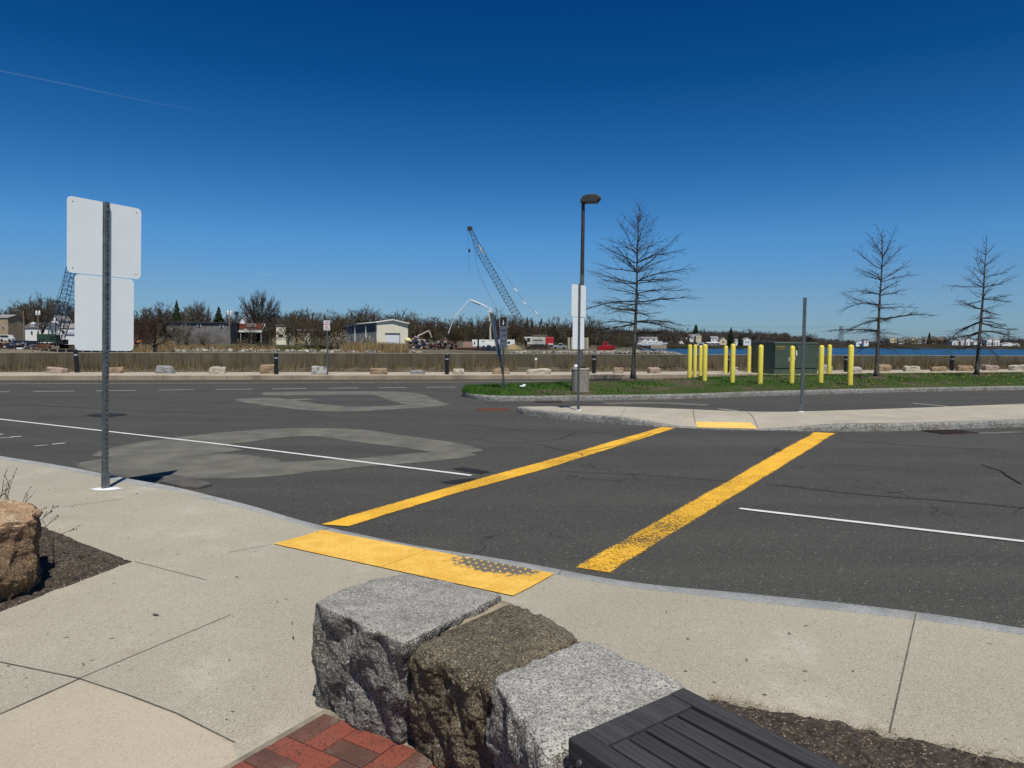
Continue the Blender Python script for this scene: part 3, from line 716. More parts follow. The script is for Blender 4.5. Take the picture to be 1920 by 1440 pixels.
for i, p in enumerate(front):
    q = at_frac(back, LB_, LF_[i]/LF_[-1]); dirv = (q-p); dirv.z = 0; dl = dirv.length; dirv.normalize()
    t_ = (front[min(i+1, n_-1)]-front[max(i-1, 0)]); nn = Vector((-t_.y, t_.x, 0)).normalized()
    k = min(.15, dl*.4); z = ztop(p.x, p.y)
    a = p+nn*k
    kerb.c = None
    wr.append((p, nn, k, z, a, q))
rows_k = []; rows_w = []
for p, nn, k, z, a, q in wr:
    jn = noise.noise(p*2.3)*.008
    rows_k.append([Vector((p.x, p.y, -.05))-nn*.01, Vector((p.x, p.y, z*.5))-nn*(.012+jn), Vector((p.x, p.y, z-.02))-nn*(.004-jn), Vector((p.x, p.y, z))+nn*.014, Vector((a.x, a.y, z+.002)), Vector((a.x, a.y, z-.02))])
    row = []
    for s in (0, .1, .25, .45, .7, .9, 1):
        r = a.lerp(q, s); row.append(Vector((r.x, r.y, ztop(r.x, r.y))))
    row.append(Vector((row[-1].x, row[-1].y, -.03)))
    rows_w.append(row)
kerb.grid(rows_k, flip=True); struct(kerb.build("island_kerb", [m_gran_kerb], smooth=True, auto=40))
walk.grid(rows_w, flip=True); struct(walk.build("island_pavement", m_conc_far, smooth=True, auto=40))
jt = MB()
def ijoint(pix, w_=.015):
    pts = resample([Pf(px, py, ztop) for px, py in pix], .2); jt.ribbon(pts, w_, lambda x, y: ztop(x, y)+.004, cols=1)
ijoint([(1300, 767.5), (1301, 780), (1304, 793)]); ijoint([(1401, 772), (1412, 782), (1421, 802)]); ijoint([(1304, 793), (1408, 795)], .008); ijoint([(1160, 786), (1175, 762)], .008)
struct(jt.build("island_joints", m_joint))
T2 = [Pf(px, py, ztop) for px, py in ((1304.5, 791), (1408, 793), (1421.5, 804.5), (1307, 802))]
o = tactile("tactile_pad", "far yellow tactile pad in the ramp of the concrete island", T2[0], T2[1], T2[2], T2[3], ztop, 0, 1, m_tac2, pitch=.09)

# ------------------------------------------------------------------ planted island
gpx = [(868, 743), (880, 747), (898, 750), (927, 752), (986, 752.5), (1069, 751.3), (1152, 750.2), (1240, 749), (1330, 746.5), (1425, 742.5), (1560, 738.7), (1680, 735.5), (1800, 733), (1920, 731), (2150, 727), (2500, 722)]
gf = resample(smooth_line([P(*p) for p in gpx], 2), .4)
gb_pts = [P(868, 743), P(872, 733.5), P(890, 728, .12), P(930, 724, .15), P(985, 719, .2), P(1080, 716.5, .2), P(1190, 712.5, .2)]
gb_pts = [Vector((p.x, p.y, 0)) for p in gb_pts]+[Vector(p) for p in ((8.2, 32.6, 0), (12, 35.2, 0), (18, 37.6, 0), (26, 40.0, 0), (34, 42.5, 0), (48, 47, 0))]
gb = resample(smooth_line(gb_pts, 2), .4); LGB = along(gb); LGF = along(gf)
def gfront_y(x):
    return interp(x, gfy)
gfy = sorted([(p.x, p.y) for p in gf])
gby = sorted([(p.x, p.y) for p in gb])
def zmound(x, y):
    d = min(y-interp(x, gfy), interp(x, gby)-y); d = max(0, d)
    return .15+.13*sm((d-.1)/1.5)+.16*sm((d-1.0)/5)+.03*noise.noise(Vector((x*.5, y*.5, 2)))*sm(d/1.5)
MND = lambda px, py: Pf(px, py, zmound)
kb = MB(); rk = []; tops = MB()
ng = len(gf)
for i, p in enumerate(gf):
    t_ = gf[min(i+1, ng-1)]-gf[max(i-1, 0)]; nn = Vector((-t_.y, t_.x, 0)).normalized()
    jn = noise.noise(p*1.9)*.008
    rk.append([Vector((p.x, p.y, -.05)), Vector((p.x, p.y, .08))-nn*(.006+jn), Vector((p.x, p.y, .135)), p+nn*.012+Vector((0, 0, .15)), p+nn*.15+Vector((0, 0, .152)), p+nn*.15+Vector((0, 0, .10))])
kb.grid(rk, flip=True)
rk = []
for i, p in enumerate(gb):
    t_ = gb[min(i+1, len(gb)-1)]-gb[max(i-1, 0)]; nn = Vector((t_.y, -t_.x, 0)).normalized()
    rk.append([Vector((p.x, p.y, -.05)), Vector((p.x, p.y, .13)), p+nn*.012+Vector((0, 0, .15)), p+nn*.15+Vector((0, 0, .152)), p+nn*.15+Vector((0, 0, .10))])
kb.grid(rk)
struct(kb.build("grass_island_kerb", m_gran_kerb, smooth=True, auto=40))
gm_ = MB(); rows = []
for i in range(0, 141):
    t = i/140; a = at_frac(gf, LGF, t); b = at_frac(gb, LGB, t); row = []
    for k in range(19):
        s = .0+k/18; q = a.lerp(b, s); row.append(Vector((q.x, q.y, zmound(q.x, q.y)-.012)))
    rows.append(row)
gm_.grid(rows, flip=True)
m_turf = M("turf_soil", (.085, .072, .045), .3, 2.5, 1, .6, 30, c2=(.042, .070, .016), c2t=(.38, .54), c2s=.55, spec=.1)
struct(gm_.build("grass_island", m_turf, smooth=True))
# grass tufts and dandelions
rng = random.Random(21); m_g = M("green_grass", (.042, .110, .012), .45, 1.2, .8, spec=.2); m_gd = M("dry_grass", (.13, .11, .05), .4, 1.2, .9, spec=.2)
gg = MB(); gd = MB(); da = MB()
def blade(mb, p, h, w_, lean):
    a = rng.uniform(0, 6.28); d = Vector((math.cos(a)*w_, math.sin(a)*w_, 0)); l = Vector((rng.gauss(0, lean), rng.gauss(0, lean), h))
    mb.add([p-d, p+d, p+l], [(0, 1, 2)])
cnt = 0
while cnt < 42000:
    t = rng.random()**1.25; s = rng.uniform(.03, .97); a = at_frac(gf, LGF, t*.9); b = at_frac(gb, LGB, t*.9); q = a.lerp(b, s)
    z = zmound(q.x, q.y)-.012; cnt += 1
    gn = noise.fractal(Vector((q.x*.55, q.y*.55, 7)), 1, 2, 3)+.30*math.exp(-((q.x-9.5)/3.2)**2)*(1 if s < .6 else .2)+(.5 if q.x < 2 else 0)-.28*math.exp(-((q.x-5.2)/2)**2)-(.25 if s < .12 else 0)+(.12 if q.x > 17 else 0)
    if gn > 0.0: blade(gg, Vector((q.x, q.y, z)), rng.uniform(.04, .11), .009, .04)
    elif rng.random() < .6: blade(gd, Vector((q.x, q.y, z)), rng.uniform(.02, .06), .008, .05)
    if q.x > 11.5 and rng.random() < .016:
        da.lathe([(.001, z+.06), (.022, z+.075), (.03, z+.09), (.001, z+.095)], (q.x, q.y, 0), 6, cap=False)
stuff(gg.build("grass", m_g)); stuff(gd.build("dry_grass_tufts", m_gd)); stuff(da.build("dandelions", M("dandelion_yellow", (.75, .55, .03), .1, 3, .8)))
lt = MB(); p = MND(979, 727.5); lt.box((p.x, p.y, p.z+.06), (.16, .1, .05), Matrix.Rotation(.3, 3, 'Z')); lt.box((p.x+.07, p.y+.02, p.z+.09), (.1, .09, .04), Matrix.Rotation(-.4, 3, 'X'))
tag(lt.build("litter_carton", m_white_paint, bevel=.01), "small crumpled white carton lying in the grass island", "litter")

# ------------------------------------------------------------------ signs
def perforated_post(parent, h, w_=.055, face=0.0, base=0.0, dark=False, sleeve=True):
    """square-flanged U channel post with rows of holes (dark insets)"""
    rot = Matrix.Rotation(face, 3, 'Z'); mat = m_galv if not dark else m_galv_dark
    b = MB()
    def bx(c, d): b.box(rot @ Vector(c), d, rot)
    bx((0, 0, base+h/2), (w_*.62, .005, h)); 
    for s in (-1, 1):
        bx((s*w_*.36, .014, base+h/2), (.005, .03, h)); bx((s*w_*.43, .028, base+h/2), (w_*.2, .004, h))
    k = int(h/.0508); hb = b; b.mi = 1
    for i in range(k):
        z = base+.03+i*.0508
        hb.box(rot @ Vector((0, -.004, z)), (.0105, .006, .0135), rot)
    b.build("post", [mat, m_black], parent, world=False)
    if sleeve:
        s = MB(); s.box(rot @ Vector((0, .012, base+.09)), (w_*1.12, .046, .18), rot); s.build("base_sleeve", m_galv, parent, world=False)
        f = MB(); f.lathe([(.075, base-.004), (.07, base+.006), (.04, base+.012), (.001, base+.012)], (0, .012, 0), 18, cap=False); f.build("base_plate", m_white_paint, parent, world=False)
def plate(name, parent, w_, h, zc, yaw, off, mat, r=.04, back=None):
    b = MB(); pts = []
    for cx, cz, a0 in ((w_/2-r, h/2-r, 0), (-w_/2+r, h/2-r, 90), (-w_/2+r, -h/2+r, 180), (w_/2-r, -h/2+r, 270)):
        for k in range(6): a = R(a0+k*18); pts.append((cx+r*math.cos(a), 0, cz+r*math.sin(a)))
    rot = Matrix.Rotation(yaw, 3, 'Z'); b.extrude([rot @ Vector(p)+rot @ Vector((0, off, 0))+Vector((0, 0, zc)) for p in pts], rot @ Vector((0, -.0015, 0)), rot @ Vector((0, .0015, 0)))
    o = b.build(name, mat, parent, world=False)
    for sx in (-1, 1):
        for sz in (-1, 1):
            if back: 
                h_ = MB(); h_.box(rot @ Vector((sx*(w_/2-.055), off-.002, 0))+Vector((0, 0, zc+sz*(h/2-.05))), (.008, .003, .01), rot); q = h_.build("hole", m_black, o, world=False)
    return o
m_alu = M("white_aluminium_back", (.90, .95, .935), .02, 3, .42, metal=.05, c2=(.86, .905, .90), c2t=(.55, .75), c2s=5)
sb = W(199, 917); yaw1 = R(58)
S1 = thing("signpost", "tall perforated signpost on the near pavement with two white sign backs", "signpost", (sb.x, sb.y, sb.z))
H1 = topz(sb, 201, 380)-sb.z; perforated_post(S1, H1, .062, yaw1)
zc_u = topz(sb, 200, 449)-sb.z; zc_l = topz(sb, 200, 588.5)-sb.z
plate("sign_panel", S1, .762, .762, zc_u, yaw1, .034, m_alu, .045, back=True); plate("sign_panel", S1, .61, .775, zc_l, yaw1, .034, m_alu, .045)
bt = MB(); rot = Matrix.Rotation(yaw1, 3, 'Z')
for z in (zc_u-.33, zc_u+.3, zc_l+.33, zc_l-.33, zc_l+.18): bt = MB(); bt.box(rot @ Vector((.0, -.006, 0))+Vector((0, 0, z)), (.022, .012, .018), rot); bt.build("bolt", m_galv, S1, world=False)
S1.rotation_euler = (0, R(1.75), 0)
# a splash of white paint round the foot
pp = MB(); rows = []; es = []
for q_ in range(7):
    rows.append([(sb.x+(.035+.155*q_/6)*(1.25+.25*noise.noise(Vector((math.cos(j_*.2618)*1.2, math.sin(j_*.2618)*1.2, 2))))*math.cos(j_*.2618), sb.y+(.035+.10*q_/6)*math.sin(j_*.2618), sb.z+.004) for j_ in range(25)]); es += [1-q_/6*.9]*25
pp.grid(rows, es); o = pp.build("paint_splash", MA("white_overspray", (.74, .75, .76), 1.2, 20, 90, .05, soft=.4), attr=True); struct(o)
if o.data.polygons[0].normal.z < 0: o.data.flip_normals()
s2b = Pf(1085, 769, ztop); S2 = thing("signpost", "perforated signpost on the concrete island with two narrow white sign backs", "signpost", s2b)
yaw2 = R(52); H2 = topz(s2b, 1086.5, 532)-s2b.z; perforated_post(S2, H2, .062, yaw2)
ppm = (s2b.y)/FPX
zu = topz(s2b, 1086, 564)-s2b.z; zl = topz(s2b, 1086, 625)-s2b.z
plate("sign_panel", S2, .62, .75, zu, yaw2, .034, m_alu, .045); plate("sign_panel", S2, .50, .755, zl, yaw2, .034, m_alu, .045)
s3b = Pf(1503, 772, ztop); S3 = thing("signpost", "bare metal signpost without a sign on the concrete island", "signpost", s3b)
perforated_post(S3, topz(s3b, 1505, 558)-s3b.z, .075, R(-20), dark=False)
# charging bay sign and the leaning edge-on sign beside it
eb = MND(943, 730); EV = thing("parking_sign", "dark sign with a pale symbol above a grey lettered panel, post in grass island tip", "sign", eb)
He = topz(eb, 945, 594)-eb.z; k = eb.y/FPX
b = MB(); b.tube([(0, 0, 0), (.02, 0, He*.98)], .028, 8); b.build("post", m_galv_dark, EV, world=False)
m_sgrey = M("sign_grey", (.10, .115, .15), .15, 3, .55); m_sblk = M("sign_black", (.012, .012, .013), .1, 3, .5); m_swht = M("sign_pale", (.33, .34, .35), .1, 3, .6)
def zpx(base, px, py): return topz(base, px, py)-base.z
up = plate("sign_panel", EV, 15*k, 20*k, zpx(eb, 945, 603.5), R(4), -.034, m_swht, .02); bl = MB(); c = zpx(eb, 945, 603.5)
plate("black_field", EV, 13*k, 17.5*k, c, R(4), -.038, m_sblk, .015)
sy = MB(); sy.extrude([Vector((x*k, -.044, c+z*k)) for x, z in ((0, 5), (.9, 0), (1.6, -3), (0, -7), (-1.6, -3), (-.9, 0))], (0, 0, 0), (0, .002, 0)); sy.build("symbol", M("sign_symbol", (.5, .52, .52), .05, 3, .5), EV, world=False)
lp = plate("sign_panel", EV, 14.5*k, 39*k, zpx(eb, 944, 634), R(4), -.034, m_sgrey, .02)
c = zpx(eb, 944, 634)
m_ink = M("sign_dark_ink", (.022, .027, .05), .1, 3, .6)
for i, (tx, sz) in enumerate((("FREE", 6.5), ("2 HR", 6), ("MAX", 5.5), ("EV", 5.5))): text(tx, sz*k*.9, m_ink, EV, (0, -.040, c+(14.5-i*10)*k), (R(90), 0, R(4)))
lb = MND(947.5, 728); LS = thing("leaning_sign", "slim grey sign seen almost edge on, its post leaning left over the grass tip", "sign", lb)
dp = Q(921, 583, lb.y); dl = dp-lb
b = MB(); b.tube([(0, 0, 0), dl*.62], .026, 8); b.build("post", m_galv_dark, LS, world=False)
b = MB(); d = dl.normalized(); side = Vector((math.cos(R(70)), math.sin(R(70)), 0))
pa = dl*.40; pb = dl*.97
b.hexa([pa-side*.15+Vector((.005, 0, 0)), pa+side*.15+Vector((.005, 0, 0)), pa+side*.15+Vector((-.01, .004, 0)), pa-side*.15-Vector((.01, 0, 0)), pb-side*.15+Vector((.005, 0, 0)), pb+side*.15+Vector((.005, 0, 0)), pb+side*.15+Vector((-.01, .004, 0)), pb-side*.15-Vector((.01, 0, 0))])
b.build("sign_panel", M("sign_bluegrey", (.10, .13, .14), .1, 3, .4, metal=.4), LS, world=False)
# no parking sign on the far pavement
nb = P(614, 703, .2); NP = thing("parking_sign", "white no parking sign with red lettering on a thin post by the far pavement", "sign", nb)
k = nb.y/FPX; Hn = zpx(nb, 614, 601); b = MB(); b.tube([(0, 0, 0), (0, 0, Hn-.02)], .034, 8); b.build("post", m_galv, NP, world=False)
m_sw = M("sign_white", (.72, .68, .68), .03, 3, .6); m_red = M("sign_red", (.42, .02, .05), .05, 3, .6)
pl = plate("sign_panel", NP, 12.4*k, 18.6*k, zpx(nb, 614, 610.2), R(-3), -.045, m_sw, .03); c = zpx(nb, 614, 610.2)
for tx, dz, sz in (("NO", 5.6, 4.4), ("PARKING", 1.8, 3.0), ("ANY", -1.6, 2.6), ("TIME", -4.3, 2.6)): text(tx, sz*k*1.05, m_red, NP, (0, -.051, c+dz*k), (R(90), 0, R(-3)))
b = MB()
for s in (-1, 1): b.extrude([Vector((s*x*k, -.05, c+(-6.9+z)*k)) for x, z in ((4.6, 0), (2.6, 1), (2.6, .35), (.3, .35), (.3, -.35), (2.6, -.35), (2.6, -1))][::s], (0, -.002, 0), (0, 0, 0))
b.build("arrow", m_red, NP, world=False)

# ------------------------------------------------------------------ lamp post, litter bin
lb = MND(1088, 733); k = lb.y/FPX
LP = thing("street_lamp", "tall bronze lamp post with a boxy head rising behind the litter bin", "street lamp", lb)
dx = (Q(1093.6, 380, lb.y)-lb); Ht = dx.z
m_brz = M("bronze_pole", (.045, .038, .034), .15, 3, .5); m_pole = M("worn_pole", (.105, .095, .088), .2, 5, .6)
b = MB(); b.tube([(0, 0, 0), (dx.x*.72, 0, Ht*.62)], [.075, .062], 14); b.build("pole", m_pole, LP, world=False, smooth=True, auto=50)
b = MB(); b.tube([(dx.x*.72, 0, Ht*.62), (dx.x, 0, Ht+.04)], [.0615, .054], 14); b.build("upper_pole", m_brz, LP, world=False, smooth=True, auto=50)
hd = MB(); c0 = Vector((dx.x, 0, Ht))
def hp(x, y, z): return c0+Vector((x, y, z))
ar = Matrix.Rotation(R(-14), 3, 'Z')
pts = [(-.06, -.10, -.03), (-.06, .10, -.03), (-.06, -.10, .09), (-.06, .10, .09)]
prof = [(-.075, -.02), (-.075, .08), (.02, .19), (.18, .235), (.46, .22), (.545, .14), (.54, .09), (.42, -.02)]
hd.extrude([c0+ar @ Vector((x, -.17, z)) for x, z in prof], (0, 0, 0), ar @ Vector((0, .34, 0))); hd.build("lamp_head", m_brz, LP, world=False, bevel=.02)
b = MB(); b.box(c0+ar @ Vector((.26, 0, -.018)), (.34, .26, .02), ar); b.build("lens", M("lamp_lens", (.16, .16, .14), .1, 4, .25), LP, world=False)
b = MB(); b.lathe([(.17, 0), (.16, .06), (.10, .09)], n=16); b.build("pole_base", m_brz, LP, world=False)
cb = MND(1088, 732.5); cb.z = zmound(cb.x, cb.y)-.03; k = cb.y/FPX; r = 16.6*k
TC = thing("litter_bin", "round fluted concrete litter bin standing in front of the lamp post", "litter bin", cb)
hc = zpx(cb, 1088, 690); b = MB(); n = 72; rows = []
for z, f in ((0, 1), (.03, 1), (hc-.06, 1), (hc-.055, 0)):
    rows.append([((r*(1-.018*(abs(math.sin(j*math.pi/4.5)) > .6))*(1 if f else 1.01))*math.cos(2*math.pi*j/n), (r*(1-.018*(abs(math.sin(j*math.pi/4.5)) > .6))*(1 if f else 1.01))*math.sin(2*math.pi*j/n), z) for j in range(n+1)])
b.grid(rows); b.build("drum", M("bin_concrete", (.27, .24, .20), .3, 8, .95, .6, 40, specks=((70, .2, (.16, .14, .12)), (90, .2, (.38, .35, .3))), stretch=(3, 3, .5)), TC, world=False)
b = MB(); b.lathe([(r*1.02, hc-.06), (r*1.02, hc-.01), (r*.97, hc), (r*.72, hc), (r*.70, hc-.1), (.001, hc-.1)], n=36, cap=False); b.build("rim", m_conc_far, TC, world=False)
b = MB(); b.lathe([(r*.68, hc-.06), (r*.66, hc+.04), (r*.6, hc+.045), (r*.58, hc-.05)], n=24, cap=False); b.build("liner", m_black, TC, world=False)
b = MB(); b.ball((-r*.55, -r*.35, hc+.05), (.075, .06, .065)); b.build("rubbish_bag", m_white_paint, TC, world=False, smooth=True)

# ------------------------------------------------------------------ bollards round the transformer
m_boly = M("yellow_bollard", (.76, .63, .085), .06, 4, .55, c2=(.66, .55, .12), c2t=(.6, .75), c2s=3)
BP = [(1292.6, 648, 709.5, 7.8, "yellow bollard at the far left corner of the ring, front of three close together"),
      (1302.5, 648, 706, 7.0, "yellow bollard second from the left in the ring"),
      (1313, 650, 703.5, 6.6, "thin looking yellow bollard third from the left, furthest back of the left cluster"),
      (1321, 648, 713, 8.4, "yellow bollard at the right front of the left cluster of four"),
      (1360, 650, 702, 7.2, "yellow bollard further back just left of the lone front one"),
      (1373, 647, 716.5, 9.0, "yellow bollard standing alone in front midway between cluster and cabinet"),
      (1404, 650, 700.5, 6.6, "yellow bollard half hidden behind the black left side of the cabinet"),
      (1425, 649, 719, 9.4, "yellow bollard in front of the shaded side of the green cabinet"),
      (1484, 651, 718, 9.4, "yellow bollard in front of the left door of the green cabinet"),
      (1538.5, 650, 717, 9.4, "yellow bollard at the front right corner of the green cabinet"),
      (1554, 648, 703.5, 7.8, "yellow bollard behind and right of the green cabinet"),
      (1593.5, 649, 721, 10.2, "yellow bollard at the far right of the ring nearest the thin tree")]
for px, yt, yb, wpx, lab in BP:
    p = MND(px, yb); p.z -= .03; h = topz(p, px, yt)-p.z; r = wpx*.5*p.y/FPX
    t = thing("bollard", lab, "bollard", p, "yellow bollards round the transformer")
    b = MB(); b.lathe([(r, 0), (r, h-.02), (r*.97, h-.012)], n=20, cap=False); b.build("pipe", m_boly, t, world=False, smooth=True, auto=40)
    b = MB(); b.lathe([(r*.98, h-.02), (r*.93, h+.005), (r*.72, h+.035), (r*.4, h+.052), (.001, h+.058)], n=20, cap=False); b.build("domed_top", m_boly, t, world=False, smooth=True)

# ------------------------------------------------------------------ green transformer cabinet
f0 = MND(1451, 703.5); f1 = MND(1537, 703.5); l0 = MND(1408, 700.5)
f1 = Vector((f1.x, f0.y+.72, f0.z)); fx = (f1-f0); fx.z = 0; CW = fx.length; fx.normalize(); fy = Vector((-fx.y, fx.x, 0))
CD = 2.0; CH = topz(f0, 1454, 641)-f0.z
TF = thing("transformer_cabinet", "dark green utility transformer cabinet with warning stickers ringed by yellow bollards", "transformer", (f0.x, f0.y, f0.z-.03), rz=math.atan2(fx.y, fx.x))
m_tg = M("cabinet_green", (.062, .088, .062), .12, 3, .5, c2=(.055, .085, .058), c2t=(.55, .75), c2s=2)
b = MB(); b.box((CW/2, CD/2-.1, .03), (CW+.5, CD+.5, .09)); b.build("concrete_pad", m_conc_far, TF, world=False)
b = MB(); b.box((CW/2, CD/2, .07+.16), (CW, CD, .32)); b.build("base_skirt", m_tg, TF, world=False, bevel=.01)
b = MB(); b.box((CW/2, CD/2+.02, .40+(CH-.46)/2), (CW-.02, CD-.02, CH-.46)); b.build("body", m_tg, TF, world=False)
b = MB(); b.extrude([Vector((-.03, y, z)) for y, z in ((-.05, CH-.07), (-.05, CH-.02), (.1, CH+.02), (CD+.04, CH+.05), (CD+.04, CH-.07))], (0, 0, 0), (CW+.06, 0, 0)); b.build("lid", m_tg, TF, world=False, bevel=.008)
dw = CW/2
for i in range(2):
    x0 = .01 if i == 0 else CW*.48; x1 = CW*.475 if i == 0 else CW-.01
    b = MB(); b.box(((x0+x1)/2, -.012, .41+(CH-.50)/2), (x1-x0, .045, CH-.50)); dr = b.build("door", m_tg, TF, world=False, bevel=.006)
    if i: 
        b = MB(); b.box((x0+.12, -.06, CH-.24), (.12, .05, .12)); b.box((x0+.13, -.07, CH-.33), (.05, .03, .12)); b.build("handle", m_galv, dr, world=False)
    else:
        b = MB(); b.box((x1-.1, -.05, CH-.2), (.13, .04, .14)); b.build("latch", m_black, dr, world=False)
m_lab = M("warning_label", (.30, .20, .02), .1, 5, .6, c2=(.03, .025, .01), c2t=(.5, .54), c2s=14); m_stk = M("white_sticker", (.74, .74, .72), .03, 4, .6)
for x, z, ww, hh, mm in ((.32, CH-.30, .44, .26, None), (.92, CH-.88, .12, .20, m_stk), (1.17, CH-.52, .13, .26, m_stk), (1.2, CH-.82, .10, .22, m_stk), (1.33, CH-.55, .07, .27, m_stk)):
    b = MB(); b.box((x, -.037, z), (ww, .006, hh)); q = b.build("warning_label" if mm is None else "sticker", m_tg if mm is None else mm, TF, world=False)
m_wy = M("warning_yellow", (.55, .36, .03), .1, 4, .6)
text("WARNING", .125, m_wy, TF, (.33, -.043, CH-.235), (R(90), 0, 0)); text("HIGH VOLTAGE", .072, m_wy, TF, (.33, -.043, CH-.365), (R(90), 0, 0))
b = MB(); b.box((.15, -.043, CH-.30), (.05, .004, .05)); b.build("symbol", m_black, TF, world=False)

# ------------------------------------------------------------------ far kerb, pavement, verge, sea wall
fk = MB(); rows = []; rw = []; rv = []; rr = []
fp = resample(FAR, 1.0)
for i, p in enumerate(fp):
    t_ = fp[min(i+1, len(fp)-1)]-fp[max(i-1, 0)]; nn = Vector((-t_.y, t_.x, 0)).normalized()
    z = .2
    rows.append([p+Vector((0, 0, -.05)), p+Vector((0, 0, z-.02)), p+nn*.02+Vector((0, 0, z)), p+nn*.17+Vector((0, 0, z+.002)), p+nn*.17+Vector((0, 0, z-.05))])
    rw.append([p+nn*.17+Vector((0, 0, z)), p+nn*1.5+Vector((0, 0, z+.01)), p+nn*3.0+Vector((0, 0, z+.02)), p+nn*3.0+Vector((0, 0, z-.05))])
fk.grid(rows); struct(fk.build("far_kerb", m_sand_kerb, smooth=True, auto=40))
fk = MB(); fk.grid(rw); struct(fk.build("far_pavement", m_conc_far, smooth=True, auto=40))
jj = MB()
for i, p in enumerate(fp):
    t_ = fp[min(i+1, len(fp)-1)]-fp[max(i-1, 0)]; nn = Vector((-t_.y, t_.x, 0)).normalized(); tt = t_.normalized()
    if i % 2 == 0: jj.box(p-nn*.003+Vector((0, 0, .09)), (.02, .012, .2), Matrix.Rotation(math.atan2(tt.y, tt.x), 3, 'Z'))
struct(jj.build("far_kerb_joints", m_joint))
WT = 1.10
wallp = [P(-1200, 660, WT), P(-400, 661, WT), P(0, 661, WT), P(480, 661.3, WT), P(960, 663.3, WT), P(1440, 665.3, WT), P(1920, 667.3, WT), P(2500, 670, WT), P(3200, 673, WT)]
wallp = resample(smooth_line([Vector((p.x, p.y, 0)) for p in wallp], 1), 2.0)
wb = MB(); rows = []
for i, p in enumerate(wallp):
    t_ = wallp[min(i+1, len(wallp)-1)]-wallp[max(i-1, 0)]; nn = Vector((-t_.y, t_.x, 0)).normalized()
    rows.append([p+nn*0+Vector((0, 0, z)) if True else p for z in (-3, 0)]+[p+Vector((0, 0, WT-.02)), p+nn*.02+Vector((0, 0, WT)), p+nn*.4+Vector((0, 0, WT)), p+nn*.42+Vector((0, 0, -3))])
wb.grid(rows)
m_wall = M("stained_seawall", (.125, .110, .076), .22, .8, .95, .5, 25, c2=(.085, .074, .045), c2t=(.45, .62), c2s=1.6, stretch=(1.6, 1.6, .12), spec=.2)
SW = thing("sea_wall", "long stained concrete sea wall behind the dead grass verge", "wall", (wallp[0].x, wallp[0].y, 0))
wb.build("wall_face", m_wall, SW)
cp = MB(); rows = []
for i, p in enumerate(wallp):
    t_ = wallp[min(i+1, len(wallp)-1)]-wallp[max(i-1, 0)]; nn = Vector((-t_.y, t_.x, 0)).normalized()
    rows.append([p-nn*.008+Vector((0, 0, WT-.03)), p-nn*.008+Vector((0, 0, WT+.012)), p+nn*.45+Vector((0, 0, WT+.012)), p+nn*.45+Vector((0, 0, WT-.05))])
cp.grid(rows); cp.build("coping", M("coping_concrete", (.26, .235, .185), .2, 2, .9), SW)
vg = MB(); rows = []; Lw = along(wallp); ww = [(p.x, p.y) for p in wallp]
verge_pts = []
for i, p in enumerate(fp):
    t_ = fp[min(i+1, len(fp)-1)]-fp[max(i-1, 0)]; nn = Vector((-t_.y, t_.x, 0)).normalized(); a = p+nn*2.95
    yw = interp(a.x, ww)
    q = Vector((a.x-.2, max(yw, a.y+.4)+.02, 0)); row = []
    for s in range(7): r = a.lerp(q, s/6); row.append(Vector((r.x, r.y, .195+.10*s/6+.04*noise.noise(r*.8))))
    rows.append(row); verge_pts.append((a, q))
vg.grid(rows)
struct(vg.build("verge", M("verge_soil", (.115, .092, .052), .35, 2, 1, .5, 20, c2=(.075, .07, .03), c2t=(.45, .6), c2s=.6)))
rng = random.Random(8); dg = MB(); dg2 = MB()
for _ in range(52000):
    i = rng.randrange(len(verge_pts)); a, q = verge_pts[i]
    if abs(a.x) > 46: continue
    s = 1-rng.random()**.8 if rng.random() < .5 else rng.random(); p = a.lerp(q, min(.99, .06+s*.93))+Vector((rng.uniform(-.5, .5), 0, 0)); p.z = .2+.1*s
    cl = noise.fractal(Vector((p.x*.35, p.y*.35, 3)), 1, 2, 3)
    h = rng.uniform(.18, .62)*(1+.7*cl)*(.30+.70*min(1, s*2.0)); w_ = .011
    if rng.random() < .05: h = rng.uniform(.55, 1.0); w_ = .011
    blade(dg if rng.random() < .62 else dg2, p, h, w_, .09+.12*rng.random())
for _ in range(17000):
    i = rng.randrange(len(verge_pts)); a, q = verge_pts[i]
    if abs(a.x) > 46: continue
    p = a.lerp(q, min(.985, .35+.65*rng.random()))+Vector((rng.uniform(-.5, .5), 0, 0)); p.z = .27
    cl = noise.fractal(Vector((p.x*.25, 9, 3)), 1, 2, 3); blade(dg if rng.random() < .35 else dg2, p, rng.uniform(.45, .98)*(1+.25*cl), .0085, .09)
stuff(dg.build("dead_grass", M("dead_grass_tan", (.20, .155, .085), .35, .8, .95, spec=.1))); stuff(dg2.build("brown_grass", M("dead_grass_brown", (.105, .084, .045), .35, .8, .95, spec=.1)))

